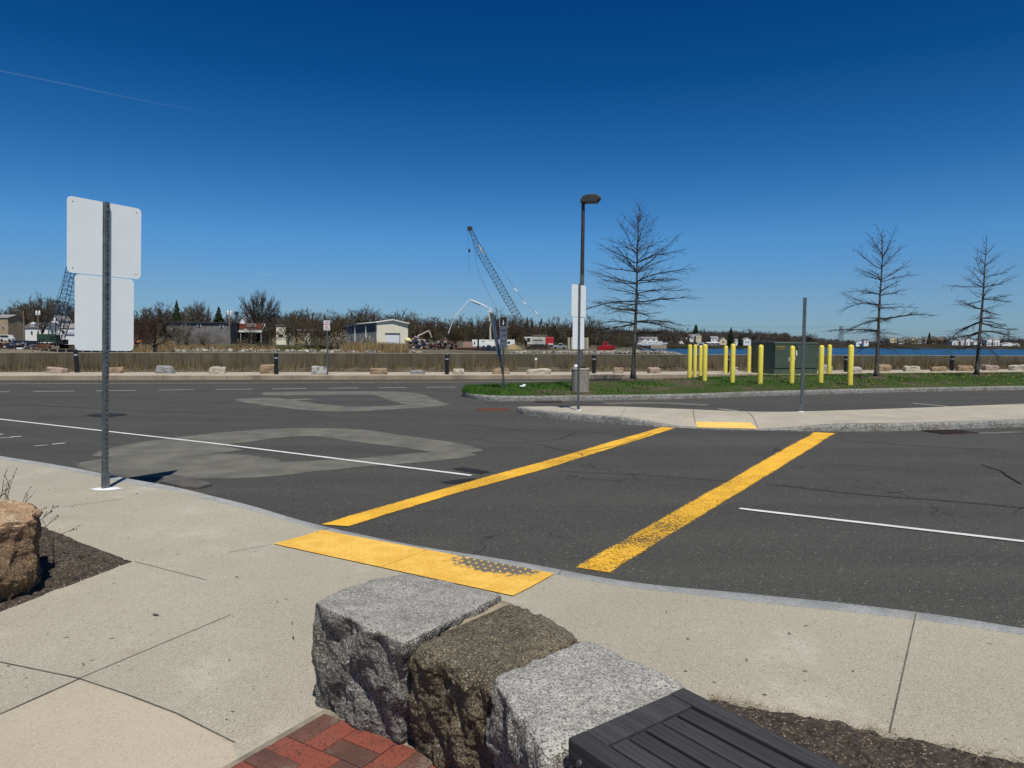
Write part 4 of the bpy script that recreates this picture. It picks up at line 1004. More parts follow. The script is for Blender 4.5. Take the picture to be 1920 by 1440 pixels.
# boulders along the far pavement
cols = {'p': ((.36, .27, .21), 'pinkish tan'), 't': ((.30, .215, .13), 'brown tan'), 'g': ((.27, .27, .26), 'grey'), 'c': ((.47, .42, .32), 'cream'), 'w': ((.40, .39, .36), 'pale grey')}
mcol = {k: M("boulder_"+v[1].replace(' ', '_'), v[0], .3, 3, .9, .9, 14, c2=[x*.6 for x in v[0]], c2t=(.5, .66), c2s=3, bdist=.04) for k, v in cols.items()}
BO = [(85, 116, 687, 699.5, 'p', "pinkish wedge boulder left of the first path light, low on its right end"), (189, 226, 687, 699.5, 't', "brown tan boulder behind the tall near signpost"), (288, 317, 685.5, 700, 'g', "rounded grey boulder, the first right of the near signpost"),
      (389, 420, 686, 700.5, 'c', "cream square boulder between two grassy gaps left of the second path light"), (487, 515, 682.5, 700.5, 't', "pointed tan boulder touching the second path light"), (584, 608, 685.5, 701.5, 'w', "pale grey upright boulder beside the no parking sign post"),
      (694, 725, 690, 701.5, 't', "tan slab boulder with a sloping left end, first right of the no parking sign"), (769, 793, 693, 701.5, 'g', "low flat grey boulder left of the third path light"), (850, 869, 691, 701.5, 'c', "small cream boulder just right of the third path light"),
      (924, 953, 690.5, 701, 't', "boulder behind the post of the leaning sign"), (986, 1033, 692, 700.5, 'c', "long low tan slab boulder left of the litter bin"), (1150, 1169, 687.5, 699.5, 'p', "pinkish boulder between the fourth path light and the big bare tree"),
      (1215, 1240, 688, 699.5, 'p', "pinkish pointed boulder right of the big bare tree"), (1377, 1386, 688, 699, 'w', "white boulder peeping out behind a lone yellow bollard"), (1544, 1563, 682.5, 697.5, 'w', "tall pale boulder behind the bollard right of the cabinet"),
      (1600, 1619, 687.5, 697.5, 'w', "pale grey block boulder right of the last yellow bollard"), (1650, 1672, 683.5, 696, 't', "brown tan boulder touching the second bare tree trunk"), (1699, 1727, 685.5, 696, 'c', "cream block boulder midway between second and third bare trees"),
      (1753, 1777, 686, 696, 't', "tan cleft boulder left of the right hand path light"), (1797, 1828, 684.5, 695.5, 't', "wide tan boulder left of the third bare tree trunk"), (1849, 1875, 683, 694.5, 'p', "dull pink boulder right of the third bare tree trunk"), (1903, 1935, 683.5, 694.5, 'c', "cream boulder cut off by the picture's right edge")]
for i, (x0, x1, y0, y1, cc, lab) in enumerate(BO):
    c = P((x0+x1)/2, y1, .22); k = c.y/FPX; wd = (x1-x0)*k; hh = (y1-y0)*k*.97; dp = max(.5, wd*.5)
    rg = random.Random(i*7+1); jx = lambda: rg.uniform(-.12, .12)*wd
    ca, sa = math.cos(.25), math.sin(.25)
    qd = [(c.x-wd/2+jx()*.3, c.y), (c.x+wd/2+jx()*.3, c.y+.1), (c.x+wd/2+jx(), c.y+dp), (c.x-wd/2+jx(), c.y+dp)]
    tp = [rg.uniform(.78, 1.02)*hh+.22 for _ in range(4)]; 
    if i == 0: tp = [hh+.22, hh*.65+.22, hh*.65+.22, hh+.22]
    rock("boulder", qd, .16, .22+hh, 16, .085, .05, 6, i+20, mcol[cc], label=lab, cat="boulder", group="boulders along the far pavement", freq=2.2, ztop=tp)
# path lights
m_pl = M("path_light_black", (.010, .010, .011), .1, 3, .4); m_lv = M("path_light_band", (.55, .55, .56), .05, 3, .4)
for px, yt, yb, lab in ((145, 655.5, 698.6, "black path light bollard at the far left beside the pinkish boulder"), (518, 662, 701.3, "black path light bollard next to the pointed tan boulder"), (838, 664.5, 701.5, "black path light bollard below the concrete pump's hanging arm"),
                       (1113.5, 665.5, 699.8, "black path light bollard between the litter bin and the big bare tree"), (1363, 666, 699, "black path light bollard hidden behind two yellow bollards"), (1586, 667, 697, "black path light bollard behind the last yellow bollard"), (1784.5, 666.5, 694.8, "black path light bollard between second and third bare trees")):
    p = P(px, yb, .215); k = p.y/FPX; h = topz(p, px-(2 if px < 200 else 0), yt)-p.z; r = 3.9*k
    t = thing("path_light", lab, "path light", p, "black path lights along the far pavement")
    lean = Vector((-2.2*k/h if px < 200 else 0, 0, 1))
    b = MB(); b.tube([(0, 0, 0), lean*h*.74], r, 16); b.build("post", m_pl, t, world=False)
    b = MB(); b.tube([lean*h*.74, lean*h*.82], r*.8, 12); b.build("light_band", m_lv if px != 0 else m_pl, t, world=False)
    b = MB(); b.tube([lean*h*.82, lean*h*.98, lean*h], [r, r, r*.9], 16); b.build("cap", m_pl, t, world=False)
m_tan_pipe = M("pale_pipe", (.24, .21, .16), .1, 3, .8)
# driftwood and a low standpipe on the wall
p = P(1007, 700, .2); b = MB(); b.tube([(p.x, p.y+2, .25), (p.x, p.y+2, .84)], .05, 8); sp = thing("standpipe", "thin pale vent pipe with a white cap against the sea wall", "pipe", (p.x, p.y+2, .2)); b.build("pipe", m_tan_pipe, sp)
b = MB(); b.ball((p.x, p.y+2, .86), (.07, .07, .09)); b.build("cap", m_white_paint, sp, smooth=True)
dw = MB(); a = P(1247, 693, .35); c = P(1290, 690, .45); dw.tube([a+Vector((0, 3, 0)), c+Vector((0, 3, 0))], .04, 6); tag(dw.build("driftwood_pole", m_twig), "dark thin pole lying on the verge left of the yellow bollards", "pole")
# ------------------------------------------------------------------ bare street trees (pin oaks)
def street_tree(name, label, base, H, r0, spread, seed, lean, prof, zlo, nprim, top_up, tiers=0):
    rng = random.Random(seed); t = thing(name, label, "tree", base, "bare street trees on the planted island")
    tr = MB(); br = MB(); tw = MB()
    n = 16; pts = []; rad = []
    for i in range(n+1):
        f = i/n; pts.append(Vector((lean*f*H+.035*math.sin(f*9+seed)*f, .03*math.cos(f*7+seed)*f, H*f))); rad.append(lerp(r0, .012, f**.75)*(1+.5*max(0, .06-f)/.06))
    tr.tube(pts, rad, 9)
    def tp(f):
        k = min(n-1, int(f*n)); return pts[k].lerp(pts[k+1], f*n-k)
    def limb(mb, p, d, L, r, bend, wob, ns, sides):
        out = [p]; rr = [r]; ds = [d]
        for i in range(ns):
            d = (d+Vector((rng.gauss(0, wob), rng.gauss(0, wob), rng.gauss(0, wob*.7)+bend/ns))).normalized()
            p = p+d*L/ns; out.append(p); ds.append(d); rr.append(r*(1-.82*(i+1)/ns))
        mb.tube(out, rr, sides, cap=False); return out, ds, rr
    for i in range(nprim):
        f = zlo+(1-zlo)*.97*(i/nprim)**.95; g = (f-zlo)/(1-zlo)
        if tiers: f = zlo+(1-zlo)*(round(g*tiers)+rng.uniform(-.16, .16))/tiers; f = min(.985, max(zlo-.02, f)); g = max(0, (f-zlo)/(1-zlo))
        a = i*2.39996+rng.uniform(-.4, .4)
        L = spread*interp(g, prof)*rng.choice((.5, .75, .9, 1.0, 1.05, 1.15))
        el = interp(g, [(0, -.12), (.25, .05), (.5, .28), (.75, .6), (1, 1.15)])+rng.uniform(-.16, .16)+top_up*g
        d = Vector((math.cos(a)*math.cos(el), math.sin(a)*math.cos(el), math.sin(el)))
        bend = interp(g, [(0, -.45), (.3, -.15), (.6, .15), (1, .25)])+rng.uniform(-.32, .32)
        r = max(.012, .042*(L/spread)*(1.1-.5*g)); o, ds, rr = limb(br, tp(f), d, L, r, bend, .10, 7, 4)
        ns = max(4, int(11*L/spread)+2)
        for k in range(ns):
            q = .18+.78*k/ns; idx = min(6, int(q*7)); p = o[idx].lerp(o[idx+1], q*7-idx); dd = ds[idx]
            s = 1 if k % 2 else -1; sd = Vector((-dd.y, dd.x, 0)).normalized()*s
            e = (dd*.75+sd*rng.uniform(.3, .8)+Vector((0, 0, rng.uniform(-.16, .20)))).normalized(); L2 = L*rng.uniform(.24, .5)*(1.05-q*.55)
            o2, d2, r2 = limb(br if L2 > .35 else tw, p, e, L2, max(.0075, rr[idx]*.55), bend*.5, .15, 4, 3)
            for m in range(3 if L2 > .25 else 1):
                q2 = rng.uniform(.3, 1); j = min(3, int(q2*4)); pp = o2[j].lerp(o2[j+1], q2*4-j); d3 = d2[j]
                e2 = (d3+Vector((rng.gauss(0, .55), rng.gauss(0, .55), rng.gauss(.03, .20)))).normalized(); limb(tw, pp, e2, L2*rng.uniform(.3, .7), .0062, 0, .12, 2, 3)
        limb(tw, o[-1], ds[-1], L*.22, .0075, 0, .1, 2, 3)
    for k in range(3):
        limb(br, pts[-1], Vector((rng.gauss(0, .18), rng.gauss(0, .18), 1)).normalized(), H*rng.uniform(.05, .10), .011, 0, .06, 3, 3)
    trunk = tr.build("trunk", m_bark, t, world=False, smooth=True)
    br.build("branches", m_twig, t, world=False); tw.build("twigs", m_twig, t, world=False)
    mr = MB(); mr.lathe([(.62, -.03), (.45, .05), (.2, .1), (.001, .1)], (0, 0, 0), 18, cap=False); 
    mr.v = [(x+.07*noise.noise(Vector((x*5, y*5, seed))), y, z+.03*noise.noise(Vector((x*9, y*9, seed)))) for x, y, z in mr.v]
    mr.build("root_mound", m_soil, t, world=False); return t
for (px, yb, xt, yt, lab, sp, seed, np_, r0, prof, zlo, tu, tiers_) in (
    (1187, 712, 1200, 372, "bigger bare street tree with wide dense branches right of the lamp post", 2.35, 4, 80, .115, [(0, .62), (.12, .98), (.3, 1), (.5, .88), (.75, .60), (1, .22)], .225, .05, 13),
    (1643, 708, 1656, 436, "bare street tree just right of the yellow bollards with a forked top", 1.95, 13, 42, .105, [(0, .7), (.15, 1), (.4, .75), (.6, .72), (.8, .75), (1, .40)], .25, -.10, 8),
    (1831, 704.5, 1852, 437, "slim bare street tree furthest right, leaning to the right", 1.85, 22, 44, .105, [(0, .7), (.2, 1), (.45, .82), (.7, .50), (1, .22)], .25, -.16, 9)):
    b = MND(px, yb); b.z -= .04; e = Q(xt, yt, b.y); street_tree("street_tree", lab, b, (e.z-b.z)*.93, r0, sp, seed, (e.x-b.x)/(e.z-b.z), prof, zlo, np_, tu, tiers_)

# ------------------------------------------------------------------ water, land beyond the wall
def m_waterf():
    m, t, b = nodes_of("harbour_water"); tc = t.nodes.new("ShaderNodeTexCoord"); co = tc.outputs['Object']
    b.inputs['Base Color'].default_value = (.006, .045, .105, 1); b.inputs['Roughness'].default_value = .28; b.inputs['IOR'].default_value = 1.33; b.inputs['Specular IOR Level'].default_value = .32
    bn = N(t, "ShaderNodeBump", Strength=.9, Distance=.6); h = mathn(t, 'ADD', noise_fac(t, co, .35, 5, .6, (1, .45, 1)), mathn(t, 'MULTIPLY', noise_fac(t, co, .02, 3, .5, (1, .25, 1)), 1.0))
    t.links.new(h, bn.inputs['Height']); t.links.new(bn.outputs[0], b.inputs['Normal'])
    col = mixc(t, mrange(t, noise_fac(t, co, .012, 4, .6, (.35, 1, 1)), .42, .62), (.004, .032, .075), (.008, .050, .105)); t.links.new(col, b.inputs['Base Color']); return m
struct(sheet("water", m_waterf(), [(-9000, 34), (9000, 34), (9000, 20000), (-9000, 20000)], -2.0))
struct(sheet("ground", m_soil, [(-400, -300), (400, -300), (400, 30), (-400, 30)], -.06))
m_yard = M("yard_earth", (.135, .115, .085), .3, .08, .95, .5, 1.5, c2=(.085, .085, .045), c2t=(.42, .6), c2s=.03, spec=.1)
m_hill = M("wooded_hill", (.046, .038, .030), .4, .05, 1, 1, .25, c2=(.030, .030, .018), c2t=(.45, .6), c2s=.02, spec=.0, bdist=2)
def polar_land(name, keys, mat, step=12, amp=.0):
    g = MB(); rows = []; x0 = keys[0][0]; x1 = keys[-1][0]; px = x0
    while px <= x1+.1:
        pr = []
        for q in range(len(keys[0][1])):
            D = interp(px, [(k, v[q][0]) for k, v in keys]); z = interp(px, [(k, v[q][1]) for k, v in keys]); pr.append((D, z))
        row = []; r = ray(px, 640); d0 = pr[0][0]
        row.append(Vector((r.x/r.y*(d0-1), d0-1, -3.5)))
        for (D, z), (D2, z2) in zip(pr, pr[1:]):
            for s in range(6):
                f = s/6; d = lerp(D, D2, f); x = r.x/r.y*d; row.append(Vector((x, d, lerp(z, z2, f)+amp*noise.noise(Vector((x*.03, d*.03, 1)))*min(1, (d-d0)/40))))
        D, z = pr[-1]; row.append(Vector((r.x/r.y*D, D, z))); rows.append(row); px += step
    g.grid(rows, flip=True); o = g.build(name, mat, smooth=True); return struct(o)
K1 = [(-700, ((190, -.9), (260, -.7), (330, 1.5), (620, 9))), (250, ((195, -.9), (250, -.7), (330, 1.5), (620, 9))), (330, ((112, .1), (180, .65), (300, 2.2), (620, 9))), (700, ((112, .1), (180, .55), (300, 1.2), (620, 7))), (790, ((125, -.1), (200, .1), (300, .8), (620, 6))),
      (940, ((150, -.35), (240, -.30), (330, .3), (620, 5))), (1120, ((165, -.45), (235, -.35), (420, -.1), (620, 3))), (1215, ((178, -.55), (215, -.55), (300, -1.6), (420, -2.6))), (1262, ((186, -.75), (200, -.8), (215, -2), (230, -2.6))), (1286, ((192, -1.9), (196, -1.9), (202, -2.3), (210, -2.6)))]
polar_land("land", K1, m_yard, 8, .25)
K2 = [(980, ((470, -1.2), (560, 0), (750, 8), (1100, 14))), (1300, ((640, -1.5), (720, 4), (900, 10), (1200, 13))), (1430, ((720, -1.5), (800, 4), (1000, 9), (1300, 13))), (1490, ((1000, -1.5), (1060, 4), (1300, 15), (1700, 18))), (1560, ((1150, -1.5), (1250, 3), (1450, 9), (1800, 11))), (1640, ((1050, -1.5), (1100, 2.5), (1250, 4), (1500, 5))),
      (1690, ((1000, -1.5), (1030, 4.5), (1150, 6), (1400, 6))), (1890, ((1000, -1.5), (1040, 4), (1150, 7), (1400, 9))), (2000, ((1000, -1.5), (1040, 5), (1150, 14), (1400, 18))), (2600, ((1000, -1.5), (1050, 5), (1150, 14), (1400, 18)))]
polar_land("far_shore", K2, m_hill, 6, 1.2)
def land_z(px, D, keys=K1):
    pr = [(interp(px, [(k, v[q][0]) for k, v in keys]), interp(px, [(k, v[q][1]) for k, v in keys])) for q in range(4)]
    return interp(D, pr)
# riprap along the water's edge
m_rip = M("riprap_stone", (.36, .33, .28), .35, .6, .9, 0, c2=(.20, .18, .14), c2t=(.45, .6), c2s=.5)
def stones(name, items):
    g = MB(); rng = random.Random(hash(name) % 999)
    for p, s in items:
        vs = []
        for k in range(8):
            q = Vector(((k & 1)*2-1, ((k >> 1) & 1)*2-1, ((k >> 2) & 1)*2-1)).normalized(); q = Vector((q.x*rng.uniform(.6, 1.3), q.y*rng.uniform(.6, 1.3), q.z*rng.uniform(.5, 1.0)))*s
            vs.append(q)
        rot = Matrix.Rotation(rng.uniform(0, 6.28), 3, 'Z') @ Matrix.Rotation(rng.uniform(-.6, .6), 3, 'X')
        v = [rot @ q+p for q in vs]; g.add(v, [(0, 2, 3, 1), (4, 5, 7, 6), (0, 1, 5, 4), (2, 6, 7, 3), (0, 4, 6, 2), (1, 3, 7, 5)])
    return stuff(g.build(name, m_rip))
rng = random.Random(31); it = []
for _ in range(1500):
    px = rng.uniform(955, 1284) if rng.random() < .45 else rng.uniform(1120, 1284); d0 = interp(px, [(k, v[0][0]) for k, v in K1]); D = d0+rng.uniform(-1, 12+(14 if px > 1180 else 0)); z = land_z(px, max(D, d0+.5)); r = ray(px, 640)
    it.append((Vector((r.x/r.y*D, D, z+rng.uniform(-.1, .35)*(1 if px > 1150 else .6))), rng.uniform(.25, .6)))
stones("riprap", it); it = []
for _ in range(330):
    px = rng.uniform(325, 790); D = interp(px, [(k, v[0][0]) for k, v in K1])+rng.uniform(0, 9); r = ray(px, 640)
    it.append((Vector((r.x/r.y*D, D, land_z(px, D)+rng.uniform(-.1, .15))), rng.uniform(.15, .55)*(1.3 if rng.random() < .1 else 1)))
stones("bank_rocks", it)

# ------------------------------------------------------------------ far trees: a few kinds, copied
def bare_crown(seed, rx=.45, zc=.62, rz=.38, limbs=9, subs=6, twigs=7, trunk=.25, thick=.02, tr_=.0024, stems=1):
    """unit-height bare tree: limbs sweep from the trunk to points in a rounded crown, each ending in a spray of twigs"""
    rng = random.Random(seed); tr = MB(); cr_ = MB()
    for s_ in range(stems):
        ox = (s_-(stems-1)/2)*.06; tr.tube([(ox*.3, 0, -.03), (ox*.7+.004, 0, trunk*.5), (ox, .006, trunk)], [thick*1.3, thick, thick*.85], 6)
    def curve(p, e, r0, r1, n=4, sag=.12, sides=4):
        m = (e-p).length*sag; w1 = Vector((rng.gauss(0, m), rng.gauss(0, m), abs(rng.gauss(0, m))*.3)); pts = []
        for i in range(n+1):
            t = i/n; q = p.lerp(e, t)+w1*math.sin(t*math.pi)+Vector((0, 0, -((e-p).xy.length)*.18*math.sin(t*math.pi)*(1 if e.z > p.z else 0))); pts.append(q)
        cr_.tube(pts, [lerp(r0, r1, i/n) for i in range(n+1)], sides, cap=False); return pts
    for i in range(limbs):
        a = i*2.39996+rng.uniform(-.3, .3); f = (i+.5)/limbs; el = math.asin(max(-.25, min(1, 1-1.22*f))); R_ = rng.uniform(.62, .85)
        e = Vector((math.cos(a)*math.cos(el)*rx*R_, math.sin(a)*math.cos(el)*rx*R_, zc+math.sin(el)*rz*R_)); st = Vector((rng.uniform(-.01, .01), 0, trunk*rng.uniform(.75, 1.0)+max(0, f < .4)*.05))
        L1 = curve(st, e, thick*.62, thick*.24)
        for k in range(subs):
            q = rng.uniform(.3, 1); j = min(3, int(q*4)); p = L1[j].lerp(L1[j+1], q*4-j); d = (e-Vector((0, 0, zc*.72))); 
            dd = (d.normalized()+Vector((rng.gauss(0, .55), rng.gauss(0, .55), rng.gauss(.1, .4)))).normalized(); l = rng.uniform(.12, .30)*(rx+rz)
            e2 = p+dd*l; L2 = curve(p, e2, thick*.22, tr_*1.3, 3, .1, 3)
            for m in range(twigs):
                q2 = rng.uniform(.25, 1); j = min(2, int(q2*3)); p2 = L2[j].lerp(L2[j+1], q2*3-j); d3 = (dd+Vector((rng.gauss(0, .6), rng.gauss(0, .6), rng.gauss(.12, .5)))).normalized(); l3 = rng.uniform(.05, .14)*(rx+rz); b_ = d3.orthogonal().normalized()*rng.uniform(-.15, .15)*l3
                cr_.tube([p2, p2+d3*l3*.5+b_, p2+d3*l3], [tr_, tr_*.85, tr_*.4], 3, cap=False)
    xs = max(abs(v[0]) for v in cr_.v); return tr, cr_, xs*.92
def mesh_of(mb, name, mat):
    me = bpy.data.meshes.new(name); me.from_pydata(mb.v, [], mb.f); me.materials.append(mat); me.update(); return me
TW = [M("far_twigs_grey", (.100, .088, .072), .3, .5, 1, obj_rand=.25, spec=.1), M("far_twigs_brown", (.088, .065, .042), .3, .5, 1, obj_rand=.25, spec=.1), M("far_twigs_russet", (.080, .048, .034), .3, .5, 1, obj_rand=.25, spec=.1), M("far_twigs_olive", (.072, .064, .030), .3, .5, 1, obj_rand=.25, spec=.1)]
m_trk = M("far_trunk", (.10, .088, .072), .3, 2, 1, spec=.1)
KIND = []
for args in ((1, .36, .60, .36, 11, 7, 8, .26, .018, .0030), (2, .22, .58, .40, 9, 6, 7, .22, .015, .0030), (3, .62, .55, .42, 13, 9, 9, .17, .026, .0032, 3), (5, .40, .50, .46, 14, 7, 8, .10, .011, .0032, 4), (8, .60, .58, .40, 20, 12, 15, .22, .028, .0030)):
    KIND.append(bare_crown(*args))
MESH = {}
def get_mesh(k, c):
    if (k, c) not in MESH: MESH[(k, c)] = (mesh_of(KIND[k][0], "trunk", m_trk) if ('t', k) not in MESH else MESH[('t', k)], mesh_of(KIND[k][1], "crown", TW[c])); MESH[('t', k)] = MESH[(k, c)][0]
    return MESH[(k, c)]
def far_tree(px, ytop, D, k, c, wpx, label, group=None, zb=None, keys=K1, name="bare_tree", cat="tree", rng=random.Random(77)):
    z0 = land_z(px, D, keys) if zb is None else zb; e = Q(px, ytop, D); h = max(2.0, e.z-z0); tm, cm = get_mesh(k, c)
    t = bpy.data.objects.new(name, tm); scene.collection.objects.link(t); t.location = (e.x, D, z0)
    sx = wpx*D/FPX*.5/KIND[k][2]; t.scale = (sx, sx, h); t.rotation_euler = (0, 0, rng.uniform(0, 6.28))
    o = bpy.data.objects.new("crown", cm); scene.collection.objects.link(o); o.parent = t
    tag(t, label, cat, group); return t
m_ever = M("evergreen", (.018, .030, .013), .4, .8, 1, spec=.1, obj_rand=.2)
def conifer_mesh(seed):
    rng = random.Random(seed); g = MB()
    for i in range(26):
        f = i/25; z = .06+.94*f; L = .19*(1-f)**.8+.012
        for k in range(9):
            a = k*.698+i*1.3+rng.uniform(-.3, .3); l = L*rng.uniform(.6, 1.2); d = Vector((math.cos(a), math.sin(a), 0)); s = Vector((-d.y, d.x, 0))*l*.38
            p = Vector((0, 0, z)); g.add([p, p+d*l*.6+s+Vector((0, 0, -.03*rng.random())), p+d*l+Vector((0, 0, -.045)), p+d*l*.6-s+Vector((0, 0, -.03*rng.random())), p+d*l*.5+Vector((0, 0, .035))], [(0, 1, 4), (1, 2, 4), (2, 3, 4), (3, 0, 4)])
    return g
CON = [mesh_of(conifer_mesh(s), "foliage", m_ever) for s in (1, 2)]
tmb = MB(); tmb.tube([(0, 0, -.03), (0, 0, .9)], [.016, .004], 6); CTR = mesh_of(tmb, "trunk", m_trk)
def conifer(px, ytop, D, wpx, label, keys=K1, zb=None, s=0, group=None):
    z0 = land_z(px, D, keys) if zb is None else zb; e = Q(px, ytop, D); h = e.z-z0; t = bpy.data.objects.new("evergreen_tree", CTR); scene.collection.objects.link(t); t.location = (e.x, D, z0)
    sx = wpx*D/FPX*.5/.145; t.scale = (sx, sx, h); o = bpy.data.objects.new("crown", CON[s]); scene.collection.objects.link(o); o.parent = t; tag(t, label, "tree", group)
# skyline of the treeline (x, y of crown tops)
SKY = [(-60, 566), (0, 566), (40, 560), (75, 548), (100, 556), (140, 565), (200, 570), (250, 580), (275, 572), (300, 565), (330, 577), (370, 566), (392, 578), (410, 588), (440, 585), (520, 582), (545, 576), (600, 582), (640, 580), (690, 572), (720, 586), (760, 580), (780, 588), (830, 594), (900, 596), (935, 578), (960, 588), (1000, 600), (1040, 596), (1075, 602), (1100, 590), (1130, 600), (1150, 612)]
SEG = [(-80, 50, "bare trees behind the tan house at the left edge", "bare tree in the row behind the tan house at the far left"), (50, 145, "bare trees behind the white houses", "bare tree rising behind the white dormered house and the dark crane"),
       (145, 260, "bare trees hidden behind the near sign panels", "bare tree mostly covered by the near white sign backs"), (260, 425, "bare trees over the grey flat roofed building", "bare tree standing over the grey weathered flat roofed building"), (425, 540, "bare trees behind the red deck", "bare tree behind the red deck and big round tree"),
       (540, 650, "bare trees between the beige sheds and the warehouse", "bare tree in the thicket between beige sheds and pale warehouse"), (650, 775, "bare trees behind the warehouse", "bare tree rising directly behind the pale metal warehouse"), (775, 915, "bare trees behind the concrete pump", "bare tree behind the machinery and the hanging white pump arm"),
       (915, 1010, "bare trees behind the crane boom", "bare tree behind the lattice boom of the big crane"), (1010, 1150, "bare trees behind the red crane", "bare tree behind the red counterweight and concrete slabs")]
rng = random.Random(99)
for a, b, grp, lab in SEG:
    px = a
    while px < b:
        for layer in range(3):
            D = (rng.uniform(335, 365), rng.uniform(380, 430), rng.uniform(450, 540))[layer]; x = px+rng.uniform(-6, 6)
            yt = interp(x, SKY)+7*noise.noise(Vector((x*.035, layer*3, 1)))+(rng.uniform(-2, 26), rng.uniform(-6, 16), rng.uniform(-2, 14))[layer]
            far_tree(x, yt, D, rng.choice((0, 1, 3, 3, 0)), rng.choice((0, 0, 1, 1, 2, 3)), rng.uniform(30, 52), lab, grp)
        px += rng.uniform(12, 17)
ONE = [(76, 546, 262, 0, 0, 44, "tall spreading bare tree towering behind the white dormered house"), (487, 546, 245, 4, 0, 92, "big round crowned bare tree with grey limbs above the red deck"), (303, 566, 300, 0, 0, 40, "pale bare tree above the right edge of the near lower sign"),
       (371, 564, 300, 4, 0, 52, "rounded pale bare tree above the grey flat roofed building"), (268, 573, 250, 3, 2, 50, "dense russet bare tree just right of the near signs"), (690, 569, 330, 0, 1, 50, "dark bushy bare tree peaking above the warehouse's long side"), (752, 578, 330, 0, 3, 44, "olive tinted bare tree above the warehouse's right corner"), (935, 574, 340, 1, 0, 34, "slender bare tree right of the orange pump section"),
       (556, 584, 200, 3, 1, 50, "brown brushy bare tree in front of the beige sheds"), (590, 592, 190, 3, 1, 40, "brown brushy bare tree left of the no parking sign"), (540, 590, 195, 3, 3, 44, "olive brown brush between the red deck and the beige shed"), (508, 592, 190, 3, 1, 44, "brown brush at the right end of the red deck"), (574, 596, 186, 3, 2, 46, "russet brush hiding the middle of the beige brown building"), (610, 594, 205, 3, 3, 46, "olive brush directly behind the no parking sign"), (632, 600, 215, 3, 1, 36, "brown brush just right of the no parking sign"), (334, 598, 175, 3, 1, 56, "dark brown brush covering the left end of the grey building"), (470, 604, 180, 3, 0, 30, "thin grey brush in front of the red deck"), (272, 596, 190, 3, 2, 44, "russet brush right beside the near lower sign")]
for x, yt, D, k, c, wp, lab in ONE: far_tree(x, yt, D, k, c, wp, lab)
far_tree(289, 591, 118, 2, 2, 78, "low wide many limbed dark bare tree on the rocky bank right of the near signs", zb=.05, name="bare_tree")
for x, yt, D, wp, lab, s in ((331, 564, 330, 22, "dark pointed evergreen above the grey flat roofed building", 0), (410, 576, 300, 30, "broad green evergreen left of the white gabled house", 1), (989, 594, 400, 9, "small pointed evergreen right behind the big crane boom", 0), (998, 600, 400, 13, "stubby evergreen behind the crane mast", 1)):
    conifer(x, yt, D, wp, lab, s=s)
TW.append(M("far_twigs_dark_pine", (.040, .045, .022), .3, .5, 1, obj_rand=.2, spec=.1))
far_tree(1038, 589, 320, 3, 4, 30, "dark ragged round crowned tree left of the island sign")
# wood in the distance: one mass of small crowns
def woods(name, spans, keys, seed, cnt, hgt, mat, n=9):
    rng = random.Random(seed); g = MB()
    for _ in range(cnt):
        px = rng.uniform(*spans); f = rng.random(); pr0 = interp(px, [(k, v[1][0]) for k, v in keys]); pr1 = interp(px, [(k, v[3][0]) for k, v in keys]); D = lerp(pr0, pr1, f)*.999; z = land_z(px, D, keys); r = ray(px, 640); x = r.x/r.y*D
        if keys is K1 and D < 350: continue
        h = rng.uniform(.5, 1.15)*hgt*(1+.45*noise.noise(Vector((px*.03, D*.01, seed))))
        for k in range(n):
            a = rng.uniform(0, 6.28); w_ = h*.32*rng.random(); p = Vector((x+math.cos(a)*w_, D+math.sin(a)*w_, z)); tpz = h*rng.uniform(.35, 1)*(1-.4*w_/(h*.32)); s_ = h*.016
            g.add([p+Vector((0, 0, h*.1)), p+Vector((math.cos(a)*s_*3-s_, 0, tpz*.75)), p+Vector((math.cos(a)*s_*3, 0, tpz)), p+Vector((math.cos(a)*s_*3+s_, 0, tpz*.7))], [(0, 1, 2, 3)])
    return stuff(g.build(name, mat))
m_wood1 = M("woods_brown", (.062, .050, .036), .45, .06, 1, spec=.0, c2=(.055, .052, .028), c2t=(.45, .6), c2s=.03)
m_wood2 = M("woods_far", (.078, .066, .060), .35, .03, 1, spec=.0, c2=(.058, .050, .042), c2t=(.45, .6), c2s=.02)
woods("woods", (-120, 1180), K1, 4, 2300, 10.5, m_wood1, 26)
woods("far_woods", (985, 1480), K2, 5, 1700, 13, m_wood2, 22); woods("far_woods", (1480, 2050), K2, 6, 1700, 8, m_wood2, 22)
# far shore single trees
rng = random.Random(44)
for px in range(1085, 1300, 12): far_tree(px+rng.uniform(-4, 4), rng.uniform(611, 622), rng.uniform(600, 700), rng.choice((0, 1, 3)), rng.choice((0, 1, 3)), rng.uniform(22, 34), "bare tree on the low shore behind the white marina boats", "bare trees behind the marina", keys=K2, zb=0)
for px, yt, w_ in ((1345, 618, 26), (1400, 614, 34), (1411, 616, 30), (1440, 620, 26), (1458, 622, 30), (1475, 622, 26), (1515, 622, 24), (1525, 624, 22), (1328, 620, 26), (1425, 622, 24)):
    far_tree(px, yt, 760, rng.choice((0, 3)), rng.choice((0, 1)), w_, "bare tree on the far bank between the yellow house and the bare signpost", "bare trees on the far bank behind the cabinet", keys=K2, zb=2)
for px in range(1655, 1905, 9): far_tree(px+rng.uniform(-3, 3), rng.uniform(627, 635), rng.uniform(1040, 1100), rng.choice((0, 3)), rng.choice((0, 1)), rng.uniform(14, 26), "bare tree among the white houses across the water at right", "bare trees among the far right houses", keys=K2, zb=4)
